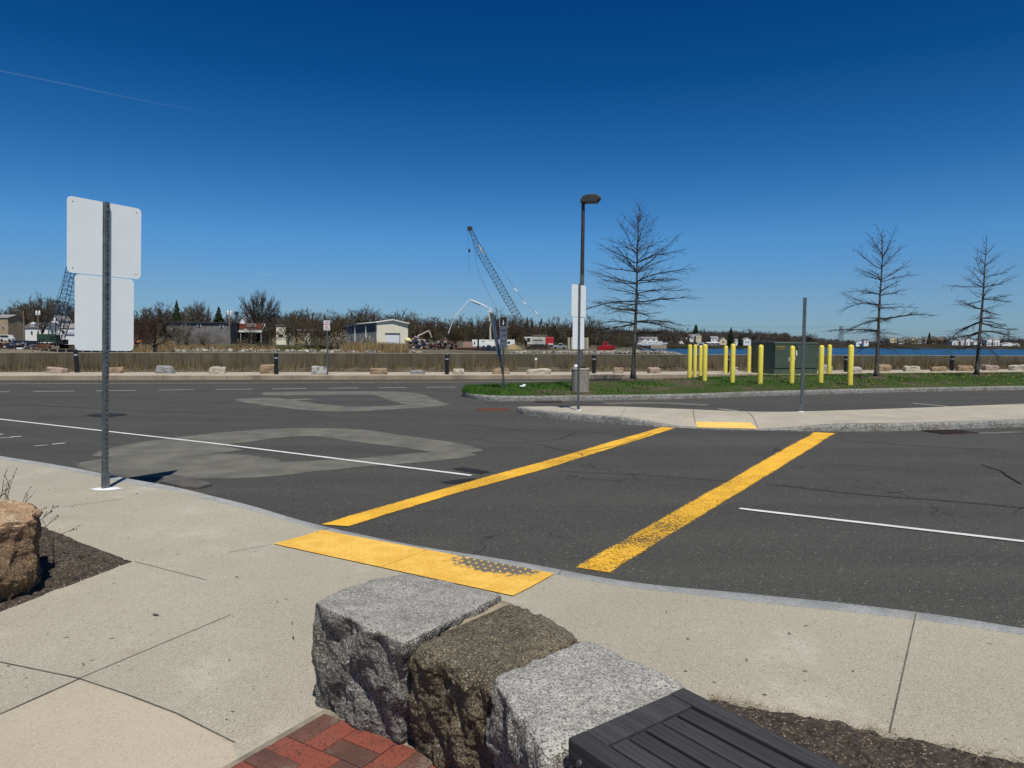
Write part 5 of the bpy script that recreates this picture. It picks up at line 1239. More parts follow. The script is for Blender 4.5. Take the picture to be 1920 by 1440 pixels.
conifer(1305, 608, 740, 17, "broad dark evergreen behind the yellow house", K2, 6, 1); conifer(1371, 614, 700, 15, "tall dark evergreen left of the lower dark one beside the cabinet", K2, 0, 0); conifer(1388, 624, 690, 10, "shorter dark evergreen close to the cabinet's black side", K2, 0, 1); conifer(1743, 623, 1060, 9, "dark pointed evergreen among the far right houses", K2, 4, 0); conifer(1512, 630, 900, 16, "dark clump of evergreen right of the bare signpost", K2, 2, 1)

# shrubs and reeds on the bank
def shrub(px, ytop, ybot, D, wpx, mat, label, seed, n=75):
    rng = random.Random(seed); c = Q(px, ybot, D); k = D/FPX; h = (ybot-ytop)*k; w_ = wpx*k*.5; t = thing("shrub", label, "shrub", c); g = MB(); l = MB()
    for _ in range(n):
        a = rng.uniform(0, 6.28); e = rng.uniform(.3, 1.45); L = h*rng.uniform(.5, 1.05); d = Vector((math.cos(a)*math.cos(e)*w_/h*1.6, math.sin(a)*math.cos(e)*w_/h*1.6, math.sin(e)))*L; m_ = d*.55+Vector((0, 0, .08*L))
        g.tube([(0, 0, 0), m_, d], [.03, .02, .008], 3, cap=False)
        for _ in range(5):
            q = m_.lerp(d, rng.random())+Vector((rng.gauss(0, .12), rng.gauss(0, .12), rng.gauss(0, .12)))*h*.5; s = rng.uniform(.05, .12); u = Vector((rng.gauss(0, 1), rng.gauss(0, 1), rng.gauss(0, 1))).normalized()*s; v = u.orthogonal().normalized()*s; l.add([q-u, q+v, q+u, q-v], [(0, 1, 2, 3)])
    g.build("stems", TW[1], t, world=False); l.build("leaves", mat, t, world=False); return t
m_lp = M("pale_buds", (.30, .28, .21), .25, 1, .9); m_lg = M("green_scrub", (.045, .052, .022), .4, 1, .9); m_lt = M("tan_scrub", (.14, .11, .06), .35, 1, .9); m_lb = M("brown_scrub", (.075, .055, .03), .4, 1, .9)
for px, yt, yb, D, wp, m_, lab in ((641, 613, 658, 130, 44, m_lp, "pale budding shrub left of the warehouse doors"), (688, 622, 657, 132, 34, m_lp, "grey green shrub against the warehouse's long side"), (580, 630, 654, 150, 50, m_lg, "dark green scrub left of the no parking sign post"), (604, 635, 655, 140, 30, m_lg, "small dark scrub right beside the no parking sign post"),
                                   (455, 632, 652, 170, 30, m_lt, "tan bush under the white fascia of the red deck"), (490, 638, 652, 165, 60, m_lg, "low green bramble below the red deck's right half"), (350, 612, 650, 190, 44, m_lb, "brown twiggy bush in front of the grey building"), (380, 618, 650, 185, 40, m_lb, "grey brown bush before the grey building's middle window"), (622, 628, 656, 138, 30, m_lt, "tan shrub between the no parking sign and the pale shrub")):
    shrub(px, yt, yb, D, wp, m_, lab, int(px))
rng = random.Random(12); rd = MB(); rg_ = MB()
for _ in range(9000):
    z_ = rng.random()
    if z_ < .55: px = rng.uniform(640, 765); yb = 659; hh = rng.uniform(.6, 1.9)
    elif z_ < .75: px = rng.uniform(250, 325); yb = 657; hh = rng.uniform(.4, 2.0)
    else: px = rng.uniform(300, 520); yb = 656; hh = rng.uniform(.2, .9)
    D = rng.uniform(113, 150)+(20 if px < 320 else 0); z = land_z(px, D); r = ray(px, 640); blade(rd, Vector((r.x/r.y*D, D, z)), hh, .07, .2)
for _ in range(5000):
    px = rng.uniform(330, 640); D = rng.uniform(116, 175); z = land_z(px, D); r = ray(px, 640); blade(rg_, Vector((r.x/r.y*D, D, z)), rng.uniform(.1, .4), .09, .15)
stuff(rd.build("reeds", M("tan_reeds", (.26, .185, .09), .3, .3, .95, spec=.1))); stuff(rg_.build("bank_grass", M("bank_grass_green", (.085, .088, .028), .4, .1, .95, spec=.1)))
# ------------------------------------------------------------------ houses and sheds across the water
m_wh = M("white_clapboard", (.74, .74, .72), .05, .6, .8); m_tan = M("tan_facade", (.34, .27, .17), .15, .4, .9); m_roofd = M("dark_shingle_roof", (.085, .08, .085), .25, 1, .9)
m_roofg = M("grey_roof", (.24, .23, .23), .2, .6, .9); m_shg = M("weathered_grey_shingle", (.165, .155, .15), .25, .5, .95, c2=(.115, .10, .09), c2t=(.45, .6), c2s=.35); m_redw = M("red_stained_fence", (.16, .045, .025), .25, .4, .9)
m_beige = M("beige_metal_wall", (.76, .71, .55), .05, .3, .7); m_beige2 = M("grey_metal_siding", (.40, .40, .37), .08, .3, .7); m_blueg = M("slate_blue_siding", (.055, .065, .085), .15, .3, .7); m_cream = M("cream_wall", (.62, .55, .34), .06, .5, .85)
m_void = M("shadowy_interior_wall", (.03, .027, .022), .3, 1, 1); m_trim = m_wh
def house(label, px, yb, D, wpx, hpx, rpx, dep, wall, roof, ridge='x', wins=(), chim=None, yaw=0, cat="house", name="house", group=None, eave=.3, dorm=()):
    """front face wpx x hpx pixels at distance D; rpx = rise of the roof in pixels"""
    k = D/FPX; c = Q(px, yb, D); t = thing(name, label, cat, c, group, rz=yaw); w_, h, rh = wpx*k, hpx*k, rpx*k
    b = MB(); b.hexa([Vector(p) for p in ((-w_/2, 0, -1.5), (w_/2, 0, -1.5), (w_/2, dep, -1.5), (-w_/2, dep, -1.5), (-w_/2, 0, h), (w_/2, 0, h), (w_/2, dep, h), (-w_/2, dep, h))])
    if ridge == 'y' and rh > 0: b.extrude([Vector(p) for p in ((-w_/2, 0, h), (w_/2, 0, h), (0, 0, h+rh))], (0, .0, 0), (0, dep, 0))
    if ridge == 'x' and rh > 0: b.extrude([Vector(p) for p in ((-w_/2, 0, h), (-w_/2, dep, h), (-w_/2, dep/2, h+rh))], (0, 0, 0), (w_, 0, 0))
    b.build("wall", wall, t, world=False); r = MB(); th = max(.15, .25*k*2)
    if rh <= 0: r.box((0, dep/2, h+th/2), (w_+eave*2, dep+eave*2, th))
    elif ridge == 'x':
        for s in (0, 1):
            y0, y1 = (-eave, dep/2) if s == 0 else (dep+eave, dep/2); z0 = h-eave*rh/(dep/2)
            r.hexa([Vector(p) for p in ((-w_/2-eave, y0, z0), (w_/2+eave, y0, z0), (w_/2+eave, y1, h+rh), (-w_/2-eave, y1, h+rh), (-w_/2-eave, y0, z0+th), (w_/2+eave, y0, z0+th), (w_/2+eave, y1, h+rh+th), (-w_/2-eave, y1, h+rh+th))])
    else:
        for s in (-1, 1):
            x0 = s*(w_/2+eave); z0 = h-eave*rh/(w_/2)
            r.hexa([Vector(p) for p in ((x0, -eave, z0), (x0, dep, z0), (0, dep, h+rh), (0, -eave, h+rh), (x0, -eave, z0+th), (x0, dep, z0+th), (0, dep, h+rh+th), (0, -eave, h+rh+th))])
    ro = r.build("roof", roof, t, world=False)
    for (u, v, ww, wh) in wins:
        f = MB(); f.box((u*w_/2, -.05, v*k), (ww*k*1.35, .12, wh*k*1.25)); fr = f.build("window", m_trim, t, world=False)
        g = MB(); g.box((u*w_/2, -.13, v*k), (ww*k, .08, wh*k)); g.build("pane", m_window, fr, world=False)
    for (u, v, ww, hh) in dorm:
        f = MB(); f.box((u*w_/2, dep*.12, h+v*k), (ww*k, dep*.25, hh*k)); f.extrude([Vector((u*w_/2+x*k, -.02, h+z*k)) for x, z in ((-ww*.6, v+hh*.5), (ww*.6, v+hh*.5), (0, v+hh*.95))] if False else [Vector((u*w_/2+x*k, -.02, h+(v+z)*k)) for x, z in ((-ww*.6, hh*.5), (ww*.6, hh*.5), (0, hh*.95))], (0, 0, 0), (0, dep*.3, 0)); dm = f.build("dormer", wall, t, world=False)
        g = MB(); g.box((u*w_/2, -.06, h+v*k), (ww*k*.5, .08, hh*k*.6)); g.build("pane", m_window, dm, world=False)
    if chim:
        g = MB(); g.box((chim[0]*w_/2, dep*.5, h+rh+chim[1]*k*.3), (chim[2]*k, chim[2]*k, chim[1]*k*1.6)); g.build("chimney", M("chimney_brick", (.17, .09, .07), .2, 2, .9) if len(chim) < 4 else m_wh, ro, world=False)
    return t
house("tan brown house cut off by the left edge of the picture", 2, 646, 262, 28, 50, 6, 9, m_tan, m_roofg, 'x', ((.4, 32, 3, 5), (.4, 14, 3, 5), (-.3, 32, 3, 5)))
house("dark low shed between the tan house and the white dormered house", 30, 640, 300, 30, 24, 6, 8, m_roofd, m_roofd, 'x')
house("white cape house with two dormers in its dark roof, left of the green crane", 71, 636, 285, 47, 21, 10, 7, m_wh, m_roofd, 'x', ((-.45, 12, 3, 6), (.38, 13, 3.4, 5), (.02, 12, 2, 5)), None, 0, dorm=((-.42, 5, 5, 6), (.38, 5, 4.5, 6)))
house("tall white gabled house directly behind the dark crane boom", 104, 634, 300, 13, 33, 9, 9, m_wh, m_roofg, 'y', ((-.45, 35, 2, 3), (.45, 35, 2, 3), (.0, 20, 2, 4)))
house("white house with a low roof right of the tall gabled one", 124, 636, 290, 36, 21, 8, 9, m_wh, m_roofg, 'x', ((-.2, 13, 3, 5),))
house("small white shed with a lilac grey roof beside the crane boom", 132, 640, 262, 20, 13, 4, 5, m_wh, M("lilac_roof", (.26, .25, .33), .1, 1, .8), 'x', (), cat="shed", name="shed")
house("long weathered grey flat roofed building with small white windows", 373, 649, 205, 112, 44, 0, 16, m_shg, m_roofd, 'x', ((-.47, 40, 4.5, 4.6), (.02, 39, 5, 5.2), (.74, 38, 4.5, 5.2)), None, R(7), cat="building", name="flat_roofed_building", eave=.5)
# red deck on a white beam
def red_deck():
    D = 215; k = D/FPX; c = Q(460, 650, D); t = thing("raised_deck", "red boarded deck on a white beam over a dark open undercroft", "deck", c)
    b = MB(); b.box((0, .1, 38*k), (62*k, .2, 10*k)); b.build("fence", m_redw, t, world=False)
    b = MB(); b.box((0, -.2, 28.5*k), (64*k, .3, 3*k)); b.build("fascia_beam", m_wh, t, world=False)
    b = MB(); b.box((0, 3, 31*k), (62*k, 6.4, .3)); b.build("platform", m_roofg, t, world=False)
    for x in (-29.5, -8, 12, 30): b = MB(); b.box((x*k, -.1, 13*k), (1.6*k, .25, 28*k)); b.build("post", m_roofg, t, world=False)
    b = MB(); b.box((0, 6, 13*k), (62*k, .3, 28*k)); b.build("back_wall", m_void, t, world=False)
    for s in (-1, 1): b = MB(); b.box((s*31*k, 3, 13*k), (.3, 6, 28*k)); b.build("side_wall", m_void, t, world=False)
    b = MB(); b.box((12*k, -.05, 40*k), (18*k, .12, 7*k)); b.build("banner", M("faded_banner", (.24, .17, .15), .25, .8, .9), t, world=False)
red_deck()
house("white gabled house peeping over the red deck", 455, 612, 300, 16, 4, 13, 9, m_wh, m_roofg, 'y', ((0, 3.5, 7, 3.5),))
house("white trimmed low house right of the gabled one above the red deck", 480, 612, 310, 38, 9, 3, 8, m_wh, m_roofd, 'x', ((-.5, 5, 5, 3), (.1, 5, 4, 3)))
house("beige shed with a dark window behind brown brush", 527, 640, 210, 18, 30, 0, 8, m_beige, m_roofg, 'x', ((0, 11, 9, 4),), cat="shed", name="shed")
house("beige brown building half hidden by brush left of the no parking sign", 566, 640, 230, 36, 20, 2, 9, m_tan, m_roofg, 'x', ((.3, 10, 4, 5),), cat="shed", name="shed")
house("small cream shed glimpsed through brush beside the no parking sign", 575, 642, 215, 10, 20, 0, 5, m_beige, m_roofg, 'x', (), cat="shed", name="shed")
# warehouse: long grey side in view at the left, beige gable end with a roller door
def warehouse():
    D = 205; k = D/FPX; A = Q(705.5, 655, D); B = Q(765, 655, D+6); Cc = Q(646, 655, D+40)
    t = thing("warehouse", "pale beige metal warehouse with a white roller door and grey long side", "warehouse", A)
    ze = lambda p, y, px: Q(px, y, p.y).z-A.z
    h0 = ze(A, 604.5, 705); h1 = ze(B, 607, 765); hc = ze(Cc, 609, 646); hr = ze((A+B)/2, 602, 735)+.2
    a = Vector((0, 0, 0)); b_ = B-A; b_.z = 0; c_ = Cc-A; c_.z = 0; d_ = b_+c_; mid = (a+b_)/2; z0 = -1.5
    m = MB(); m.add([a+Vector((0, 0, z0)), b_+Vector((0, 0, z0)), b_+Vector((0, 0, h1)), mid+Vector((0, 0, hr)), a+Vector((0, 0, h0))], [(0, 1, 2, 3, 4)]); m.build("gable_end", m_beige, t, world=False)
    m = MB(); hs_ = h0*.66; m.hexa([Vector(p) for p in (a+c_*.999, a, a+Vector((.2, .1, 0)), a+c_+Vector((.2, .1, 0)), a+c_*.999+Vector((0, 0, hc*.6)), a+Vector((0, 0, hs_)), a+Vector((.2, .1, hs_)), a+c_+Vector((.2, .1, hc*.6)))]); m.build("lower_siding", m_beige2, t, world=False)
    m = MB(); m.hexa([Vector(p) for p in (a+c_+Vector((-.02, 0, hc*.6)), a+Vector((-.02, 0, hs_)), a+Vector((.2, .1, hs_)), a+c_+Vector((.2, .1, hc*.6)), a+c_+Vector((-.02, 0, hc)), a+Vector((-.02, 0, h0)), a+Vector((.2, .1, h0)), a+c_+Vector((.2, .1, hc)))]); m.build("upper_siding", m_blueg, t, world=False)
    e = .35; m = MB(); uc = c_.normalized()
    m.add([a-uc*e+Vector((-.3, 0, h0)), mid-uc*e+Vector((0, 0, hr+.1)), mid+c_+Vector((0, 0, hr+.1)), a+c_+Vector((-.3, 0, h0-.3))], [(0, 1, 2, 3)]); m.add([b_-uc*e+Vector((.3, 0, h1)), mid-uc*e+Vector((0, 0, hr+.1)), mid+c_+Vector((0, 0, hr+.1)), d_+Vector((.3, 0, h1))], [(0, 1, 2, 3)])
    m.tube([a-uc*e+Vector((-.3, 0, h0)), mid-uc*e+Vector((0, 0, hr+.1)), b_-uc*e+Vector((.3, 0, h1))], .22, 6); m.build("roof", M("white_roof_metal", (.60, .60, .56), .06, .3, .6), t, world=False)
    ub = b_.normalized(); nrm = Vector((ub.y, -ub.x, 0)); L = b_.length
    m = MB(); rot = Matrix.Rotation(math.atan2(ub.y, ub.x), 3, 'Z')
    p = a+ub*L*.505; dz = 13; m.box(p+nrm*.05+Vector((0, 0, 1.9)), (L*.44, .12, 5.0), rot); dr = m.build("roller_door", M("white_roller_door", (.72, .74, .76), .03, .5, .6, stretch=(1, 1, 20)), t, world=False)
    m = MB(); m.box(p+nrm*.12+Vector((0, 0, 4.55)), (L*.46, .15, .4), rot); m.box(p+nrm*.10+ub*L*.225+Vector((0, 0, 2)), (.18, .15, 5.2), rot); m.build("door_frame", m_blueg, dr, world=False)
    for f, w_ in ((.28, .35), (.62, .35), (.72, .6)):
        m = MB(); q = a+c_*f; rot2 = Matrix.Rotation(math.atan2(c_.y, c_.x), 3, 'Z'); m.box(q+Vector((-.1, -.05, h0*.45)), (w_, .2, h0*.92), rot2); m.build("downpipe", m_wh if f < .7 else m_blueg, t, world=False)
warehouse()
# far bank houses
def fh(label, px, yb, D, w_, h, rh, wall, roof, ridge='y', wins=(), group=None, dep=7): return house(label, px, yb, D, w_, h, rh, dep, wall, roof, ridge, wins, None, 0, group=group, eave=.25)
fh("yellow house with a grey mansard roof on the far bank", 1310, 641, 715, 10, 11, 4, m_cream, m_roofg, 'y', ((-.4, 8, 1.6, 2), (.4, 8, 1.6, 2), (0, 12, 1.6, 1.6)))
fh("long grey roofed wing left of the yellow house", 1300, 640, 722, 14, 7, 6, m_wh, m_roofg, 'x', ((-.4, 5, 2, 2), (.3, 5, 2, 2)))
fh("small white gabled boathouse left of the yellow house", 1278, 648, 690, 8, 5, 5, m_wh, m_roofg, 'y', ((0, 4, 2, 2),))
fh("grey roofed low house behind the white boathouse", 1283, 641, 720, 14, 4, 4, m_shg, m_roofg, 'x')
fh("white waterfront block on piles below the yellow house", 1314, 649, 680, 13, 6, 1, m_wh, m_roofg, 'x', ((-.3, 3.5, 4, 2), (.4, 3.5, 4, 2)))
fh("long dark glazed boathouse with white frames behind the bollards", 1337, 649, 690, 24, 6, 1, m_roofd, m_wh, 'x', ((-.5, 3, 4, 3), (.2, 3, 4, 3)))
fh("white two storey house above the dark glazed boathouse", 1340, 641, 740, 14, 7, 3, m_wh, m_roofg, 'x', ((-.5, 4, 2, 2), (.4, 4, 2, 2)))
fh("cream house with a brown roof left of the tall dark evergreen", 1356, 645, 720, 14, 7, 6, m_cream, m_roofd, 'y', ((0, 4, 3, 3),))
fh("white house seen between the two dark evergreens", 1380, 646, 720, 9, 7, 3, m_wh, m_roofg, 'x')
fh("white gabled house just left of the cabinet's black side", 1401, 645, 720, 14, 8, 4, m_wh, m_roofg, 'y', ((-.3, 4, 2, 2), (.3, 4, 2, 2)))
fh("pale low building over the marina boats", 1215, 640, 640, 36, 5, 3, m_wh, m_roofg, 'x', ((-.6, 3, 4, 2), (0, 3, 4, 2), (.6, 3, 4, 2)), None, 10)
fh("grey building behind the bare tree trunk on the low shore", 1165, 641, 620, 32, 6, 3, m_shg, m_roofg, 'x', ((0, 3, 4, 2),), None, 10)
fh("white houses end block far across the water behind the last bollard", 1613, 648, 1080, 16, 6, 3, m_wh, m_roofg, 'y', ((-.3, 3, 2, 2), (.4, 3, 2, 2)))
fh("tall white chimneyed house far across the water right of the pylon", 1624, 648, 1070, 9, 10, 2, m_wh, m_roofd, 'x', ((0, 6, 2, 2),))
FR = [(1675, 641, 13, 5, 4, m_cream, 'y'), (1690, 643, 10, 4, 4, m_wh, 'y'), (1699, 641, 12, 5, 4, m_wh, 'y'), (1713, 643, 12, 6, 4, m_cream, 'y'), (1726, 644, 14, 7, 3, m_wh, 'x'), (1737, 642, 8, 5, 5, m_wh, 'y'), (1749, 643, 12, 6, 4, m_cream, 'y'), (1763, 640, 12, 5, 4, m_tan, 'y')]
for i, (px, yb, w_, h, rh, mm, rd_) in enumerate(FR):
    fh(("cream gabled house, first of the hillside row across the water", "small white house second in the hillside row across the water", "white gabled house third in the hillside row across the water", "cream house fourth in the hillside row across the water", "broad white house below the hillside row with a grey roof", "narrow white gabled house left of the dark pointed evergreen", "cream house right of the dark pointed evergreen across the water", "tan house at the right end of the hillside row across the water")[i], px, yb, 1075+i*3, w_, h, rh, mm, m_roofg, rd_, ((-.4, h*.6, 1.8, 1.8), (.4, h*.6, 1.8, 1.8)), "houses across the water", 9)
for i, (px, w_, h, rh) in enumerate(((1793, 16, 13, 2), (1804, 13, 16, 3), (1816, 16, 16, 2), (1829, 22, 12, 2), (1856, 12, 15, 3), (1867, 14, 16, 3), (1893, 30, 6, 4), (1905, 14, 5, 3))):
    fh(("white waterfront block, leftmost of the big white complex", "tall white block with balconies in the big white complex", "wide white block in the middle of the big white complex", "lower white block at the right end of the big white complex by the leaning tree", "white three storey block right of the leaning tree trunk", "white gabled block furthest right of the paired waterfront blocks", "long low pale building at the right edge of the far shore", "small pale building at the far right end of the shore")[i], px, 653 if i < 6 else 652, 1030, w_, h, rh, m_wh, m_roofg, 'x' if i % 2 else 'y', [(u, v, 2.2, 2) for u in (-.4, .4) for v in ((3, 7, 10) if h > 9 else (3,))], "white waterfront blocks", 10)

# ------------------------------------------------------------------ lattice work, cranes
def lattice(mb, A, B, wa, wb, up, n, r, diag=True):
    A, B = Vector(A), Vector(B); d = (B-A).normalized(); s = d.cross(Vector(up)).normalized(); u = s.cross(d).normalized()
    def corner(f, k):
        w_ = lerp(wa, wb, f) if not callable(wa) else wa(f); a, b = ((-1, -1), (1, -1), (1, 1), (-1, 1))[k]; return A.lerp(B, f)+s*a*w_/2+u*b*w_/2
    for k in range(4): mb.tube([corner(i/n, k) for i in range(n+1)], r, 4)
    for i in range(n):
        for k in range(4):
            k2 = (k+1) % 4; mb.tube([corner(i/n, k), corner(i/n, k2)], r*.6, 3, cap=False)
            if diag: mb.tube([corner(i/n, k), corner((i+1)/n, k2)] if i % 2 else [corner(i/n, k2), corner((i+1)/n, k)], r*.65, 3, cap=False)
m_lat = M("crane_blue_grey", (.045, .065, .075), .2, 1, .6); m_latd = M("crane_dark", (.012, .012, .014), .2, 1, .6); m_cab = M("crane_off_white", (.50, .48, .42), .1, .6, .7, c2=(.36, .33, .28), c2t=(.52, .66), c2s=.8); m_cred = M("crane_red", (.42, .015, .025), .1, .8, .5); m_track = M("crane_track", (.018, .017, .016), .3, 2, .9)
m_grn = M("crane_green", (.022, .055, .032), .2, 1, .7); m_rustc = M("rusty_steel", (.12, .05, .03), .4, 1, .9)
def track(t, cx, cy, L, h, w_, mat=None):
    b = MB(); pr = []
    for k in range(9): a = R(90+k*22.5); pr.append(Vector((-L/2+h/2+h/2*math.cos(a), 0, h/2+h/2*math.sin(a))))
    for k in range(9): a = R(-90+k*22.5); pr.append(Vector((L/2-h/2+h/2*math.cos(a), 0, h/2+h/2*math.sin(a))))
    b.extrude([p+Vector((cx, cy-w_/2, 0)) for p in pr], (0, 0, 0), (0, w_, 0)); o = b.build("track", mat or m_track, t, world=False)
    for q in range(5): g = MB(); g.tube([Vector((cx-L/2+h/2+q*(L-h)/4, cy-w_/2-.06, h/2)), Vector((cx-L/2+h/2+q*(L-h)/4, cy-w_/2+.02, h/2))], h*.28, 10); g.build("roller", m_rustc, o, world=False)
def big_crane():
    D = 240; k = D/FPX; c = Q(1008, 656, D); t = thing("crawler_crane", "large crawler crane with off white body, red counterweight and tall lattice boom", "crane", c); q = lambda px, py, dy=0: Q(px, py, D+dy)-c
    for dy in (-2.2, 2.6): track(t, 0, dy, 46*k, 6.5*k, 1.1)
    b = MB(); b.box((0, .2, 8*k), (26*k, 3.6, 3*k)); b.build("undercarriage", m_track, t, world=False)
    x0, x1 = -27*k, 14.5*k; b = MB(); b.hexa([Vector(p) for p in ((x0+2, -1.6, 9.5*k), (x1, -1.6, 9.5*k), (x1, 2, 9.5*k), (x0+2, 2, 9.5*k), (x0, -1.6, 24*k), (x1, -1.6, 24*k), (x1, 2, 24*k), (x0, 2, 24*k))]); b.build("body", m_cab, t, world=False, bevel=.12)
    b = MB(); b.box((x0+2.0, -2.0, 16.5*k), (8*k, 1.6, 13*k)); cb = b.build("cab", m_cab, t, world=False, bevel=.1)
    b = MB(); b.box((x0+1.8, -2.82, 18.5*k), (5*k, .06, 7*k)); b.build("window", m_window, cb, world=False)
    for x in (-6, -1, 4, 9): b = MB(); b.box((x*k, -1.66, 14*k), (3.6*k, .08, 6*k)); b.build("panel", m_beige2, t, world=False)
    text("9310A", 3.4*k, m_latd, t, (1*k, -1.72, 17.5*k), (R(90), 0, 0)) if False else None
    b = MB(); b.box((0, -1.7, 18.2*k), (18*k, .05, 1.3*k)); b.build("lettering_band", m_latd, t, world=False)
    b = MB(); b.box((22*k, .2, 17*k), (15*k, 4.2, 14*k)); b.build("counterweight", m_cred, t, world=False, bevel=.15)
    b = MB(); b.box((24*k, -1.95, 11*k), (9*k, .1, 2*k)); b.build("white_stripe", m_wh, t, world=False)
    b = MB()
    for x in range(-10, 20, 4): b.tube([(x*k, -1.4, 24*k), (x*k, -1.4, 27.5*k)], .05, 4)
    b.tube([(-10*k, -1.4, 27.5*k), (18*k, -1.4, 27.5*k)], .05, 4); b.build("handrail", m_cab, t, world=False)
    f, mid, mid2, tip = q(1001, 634), q(979, 609), q(899, 470), q(881, 428)
    b = MB(); lattice(b, f, mid, 1.0, 2.2, (0, 0, 1), 4, .13); b.build("boom_foot", m_latd, t, world=False)
    b = MB(); lattice(b, mid, mid2, 2.3, 2.3, (0, 0, 1), 22, .095); b.build("boom", m_lat, t, world=False)
    b = MB(); lattice(b, mid2, tip, 2.2, .9, (0, 0, 1), 6, .10); b.build("boom_head", m_lat, t, world=False)
    b = MB(); b.ball(tip, (.9, .5, .8), 10, 6); b.tube([tip+Vector((-.2, -.4, -.2)), tip+Vector((-.2, .4, -.2))], .7, 12); b.build("sheave", m_latd, t, world=False)
    b = MB(); b.box(q(902, 467), (.5, .6, 3.4), Matrix.Rotation(R(-30), 3, 'Y')); b.build("pale_fairing", m_wh, t, world=False)
    m1, m2 = q(1005, 633), q(1016, 598)
    b = MB()
    for s in (-.7, .7): b.tube([m1+Vector((0, s, 0)), m2+Vector((0, s, 0))], .24, 6)
    for i in range(6): p = m1.lerp(m2, i/5); b.tube([p+Vector((0, -.7, 0)), p+Vector((0, .7, 0))], .1, 4)
    b.build("mast", m_latd, t, world=False)
    for nm, pts, r in (("pendant_line", (m2, q(985, 569), q(966, 541), q(940, 504), q(900, 459), tip), .045), ("hoist_rope", (tip+Vector((-.7, 0, 0)), q(880, 515)), .04), ("whip_line", (tip, q(899, 520), q(938, 590), q(985, 630)), .03), ("whip_line", (tip, q(895, 500), q(925, 575), q(950, 610)), .03), ("backstay", (m2, q(1014, 634)), .06), ("lower_strut", (q(985, 618), q(991, 633)), .12)):
        b = MB(); b.tube(pts, r, 4); b.build(nm, m_lat if 'pend' in nm else m_latd, t, world=False)
    b = MB(); p = q(880, 470); b.ball(p, (.38, .3, .6), 8, 5); b.build("hook_block", m_latd, t, world=False)
    for px, py in ((1006, 586), (984, 568), (967, 543)): b = MB(); b.box(q(px, py), (1.4, .15, .4), Matrix.Rotation(R(45), 3, 'Y')); b.build("link_plate", m_wh, t, world=False)
big_crane()
def green_crane():
    D = 215; k = D/FPX; c = Q(96, 655, D); t = thing("crawler_crane", "dark green crawler crane at the left with its boom rising behind the near signs", "crane", c); q = lambda px, py, dy=0: Q(px, py, D+dy)-c
    track(t, -10*k, -2.0, 32*k, 9.5*k, 1.2, m_rustc); track(t, 24*k, 2.2, 30*k, 9*k, 1.2)
    b = MB(); b.box((3*k, 0, 10*k), (30*k, 3.0, 3*k)); b.build("undercarriage", m_track, t, world=False)
    b = MB(); b.box((-8*k, 0, 21*k), (24*k, 3.2, 15*k)); b.build("body", m_grn, t, world=False, bevel=.1)
    for x in (-14, -8): b = MB(); b.box((x*k, -1.63, 17*k), (2.4*k, .06, 6*k)); b.build("vent", m_latd, t, world=False)
    b = MB(); b.box((11*k, -.6, 20*k), (9*k, 2.6, 14*k)); b.build("cab", m_grn, t, world=False, bevel=.1); 
    b = MB(); b.box((11*k, -1.95, 22*k), (6*k, .08, 6*k)); b.build("window", m_window, t, world=False)
    b = MB(); b.box((22*k, 0, 14*k), (12*k, 2.4, 9*k)); b.build("winch_drum_housing", m_latd, t, world=False)
    f, m_, tip = q(110, 648), q(120, 592), q(149, 450)
    b = MB(); lattice(b, f, m_, 1.4, 2.9, (0, 1, 0), 6, .12); b.build("boom_foot", m_latd, t, world=False)
    b = MB(); lattice(b, m_, tip, 2.9, 2.4, (0, 1, 0), 18, .09); b.build("boom", M("boom_blue", (.02, .05, .10), .2, 1, .6), t, world=False)
    b = MB(); b.ball(tip, (1.0, .7, .9), 10, 6); b.build("sheave", m_latd, t, world=False)
    b = MB(); lattice(b, tip+(m_-tip).normalized()*3, tip, 2.3, .9, (0, 1, 0), 3, .1); b.build("boom_head", m_latd, t, world=False)
    b = MB(); b.tube([q(104, 650), q(94, 604)], .18, 5); b.tube([q(88, 645), q(94, 604)], .18, 5); b.build("gantry", M("gantry_blue_green", (.06, .10, .10), .2, 1, .6), t, world=False)
    b = MB(); b.box(q(106, 565), (13*k, .8, 2.2*k)); b.build("spreader_bar", m_latd, t, world=False)
    for pts in ((q(105, 566), q(123, 505), q(135, 470)), (q(110, 566), q(126, 515), q(138, 470)), (q(95, 606), q(105, 566)), (q(97, 606), q(108, 566))): b = MB(); b.tube(pts, .045, 4); b.build("pendant_line", m_latd, t, world=False)
green_crane()

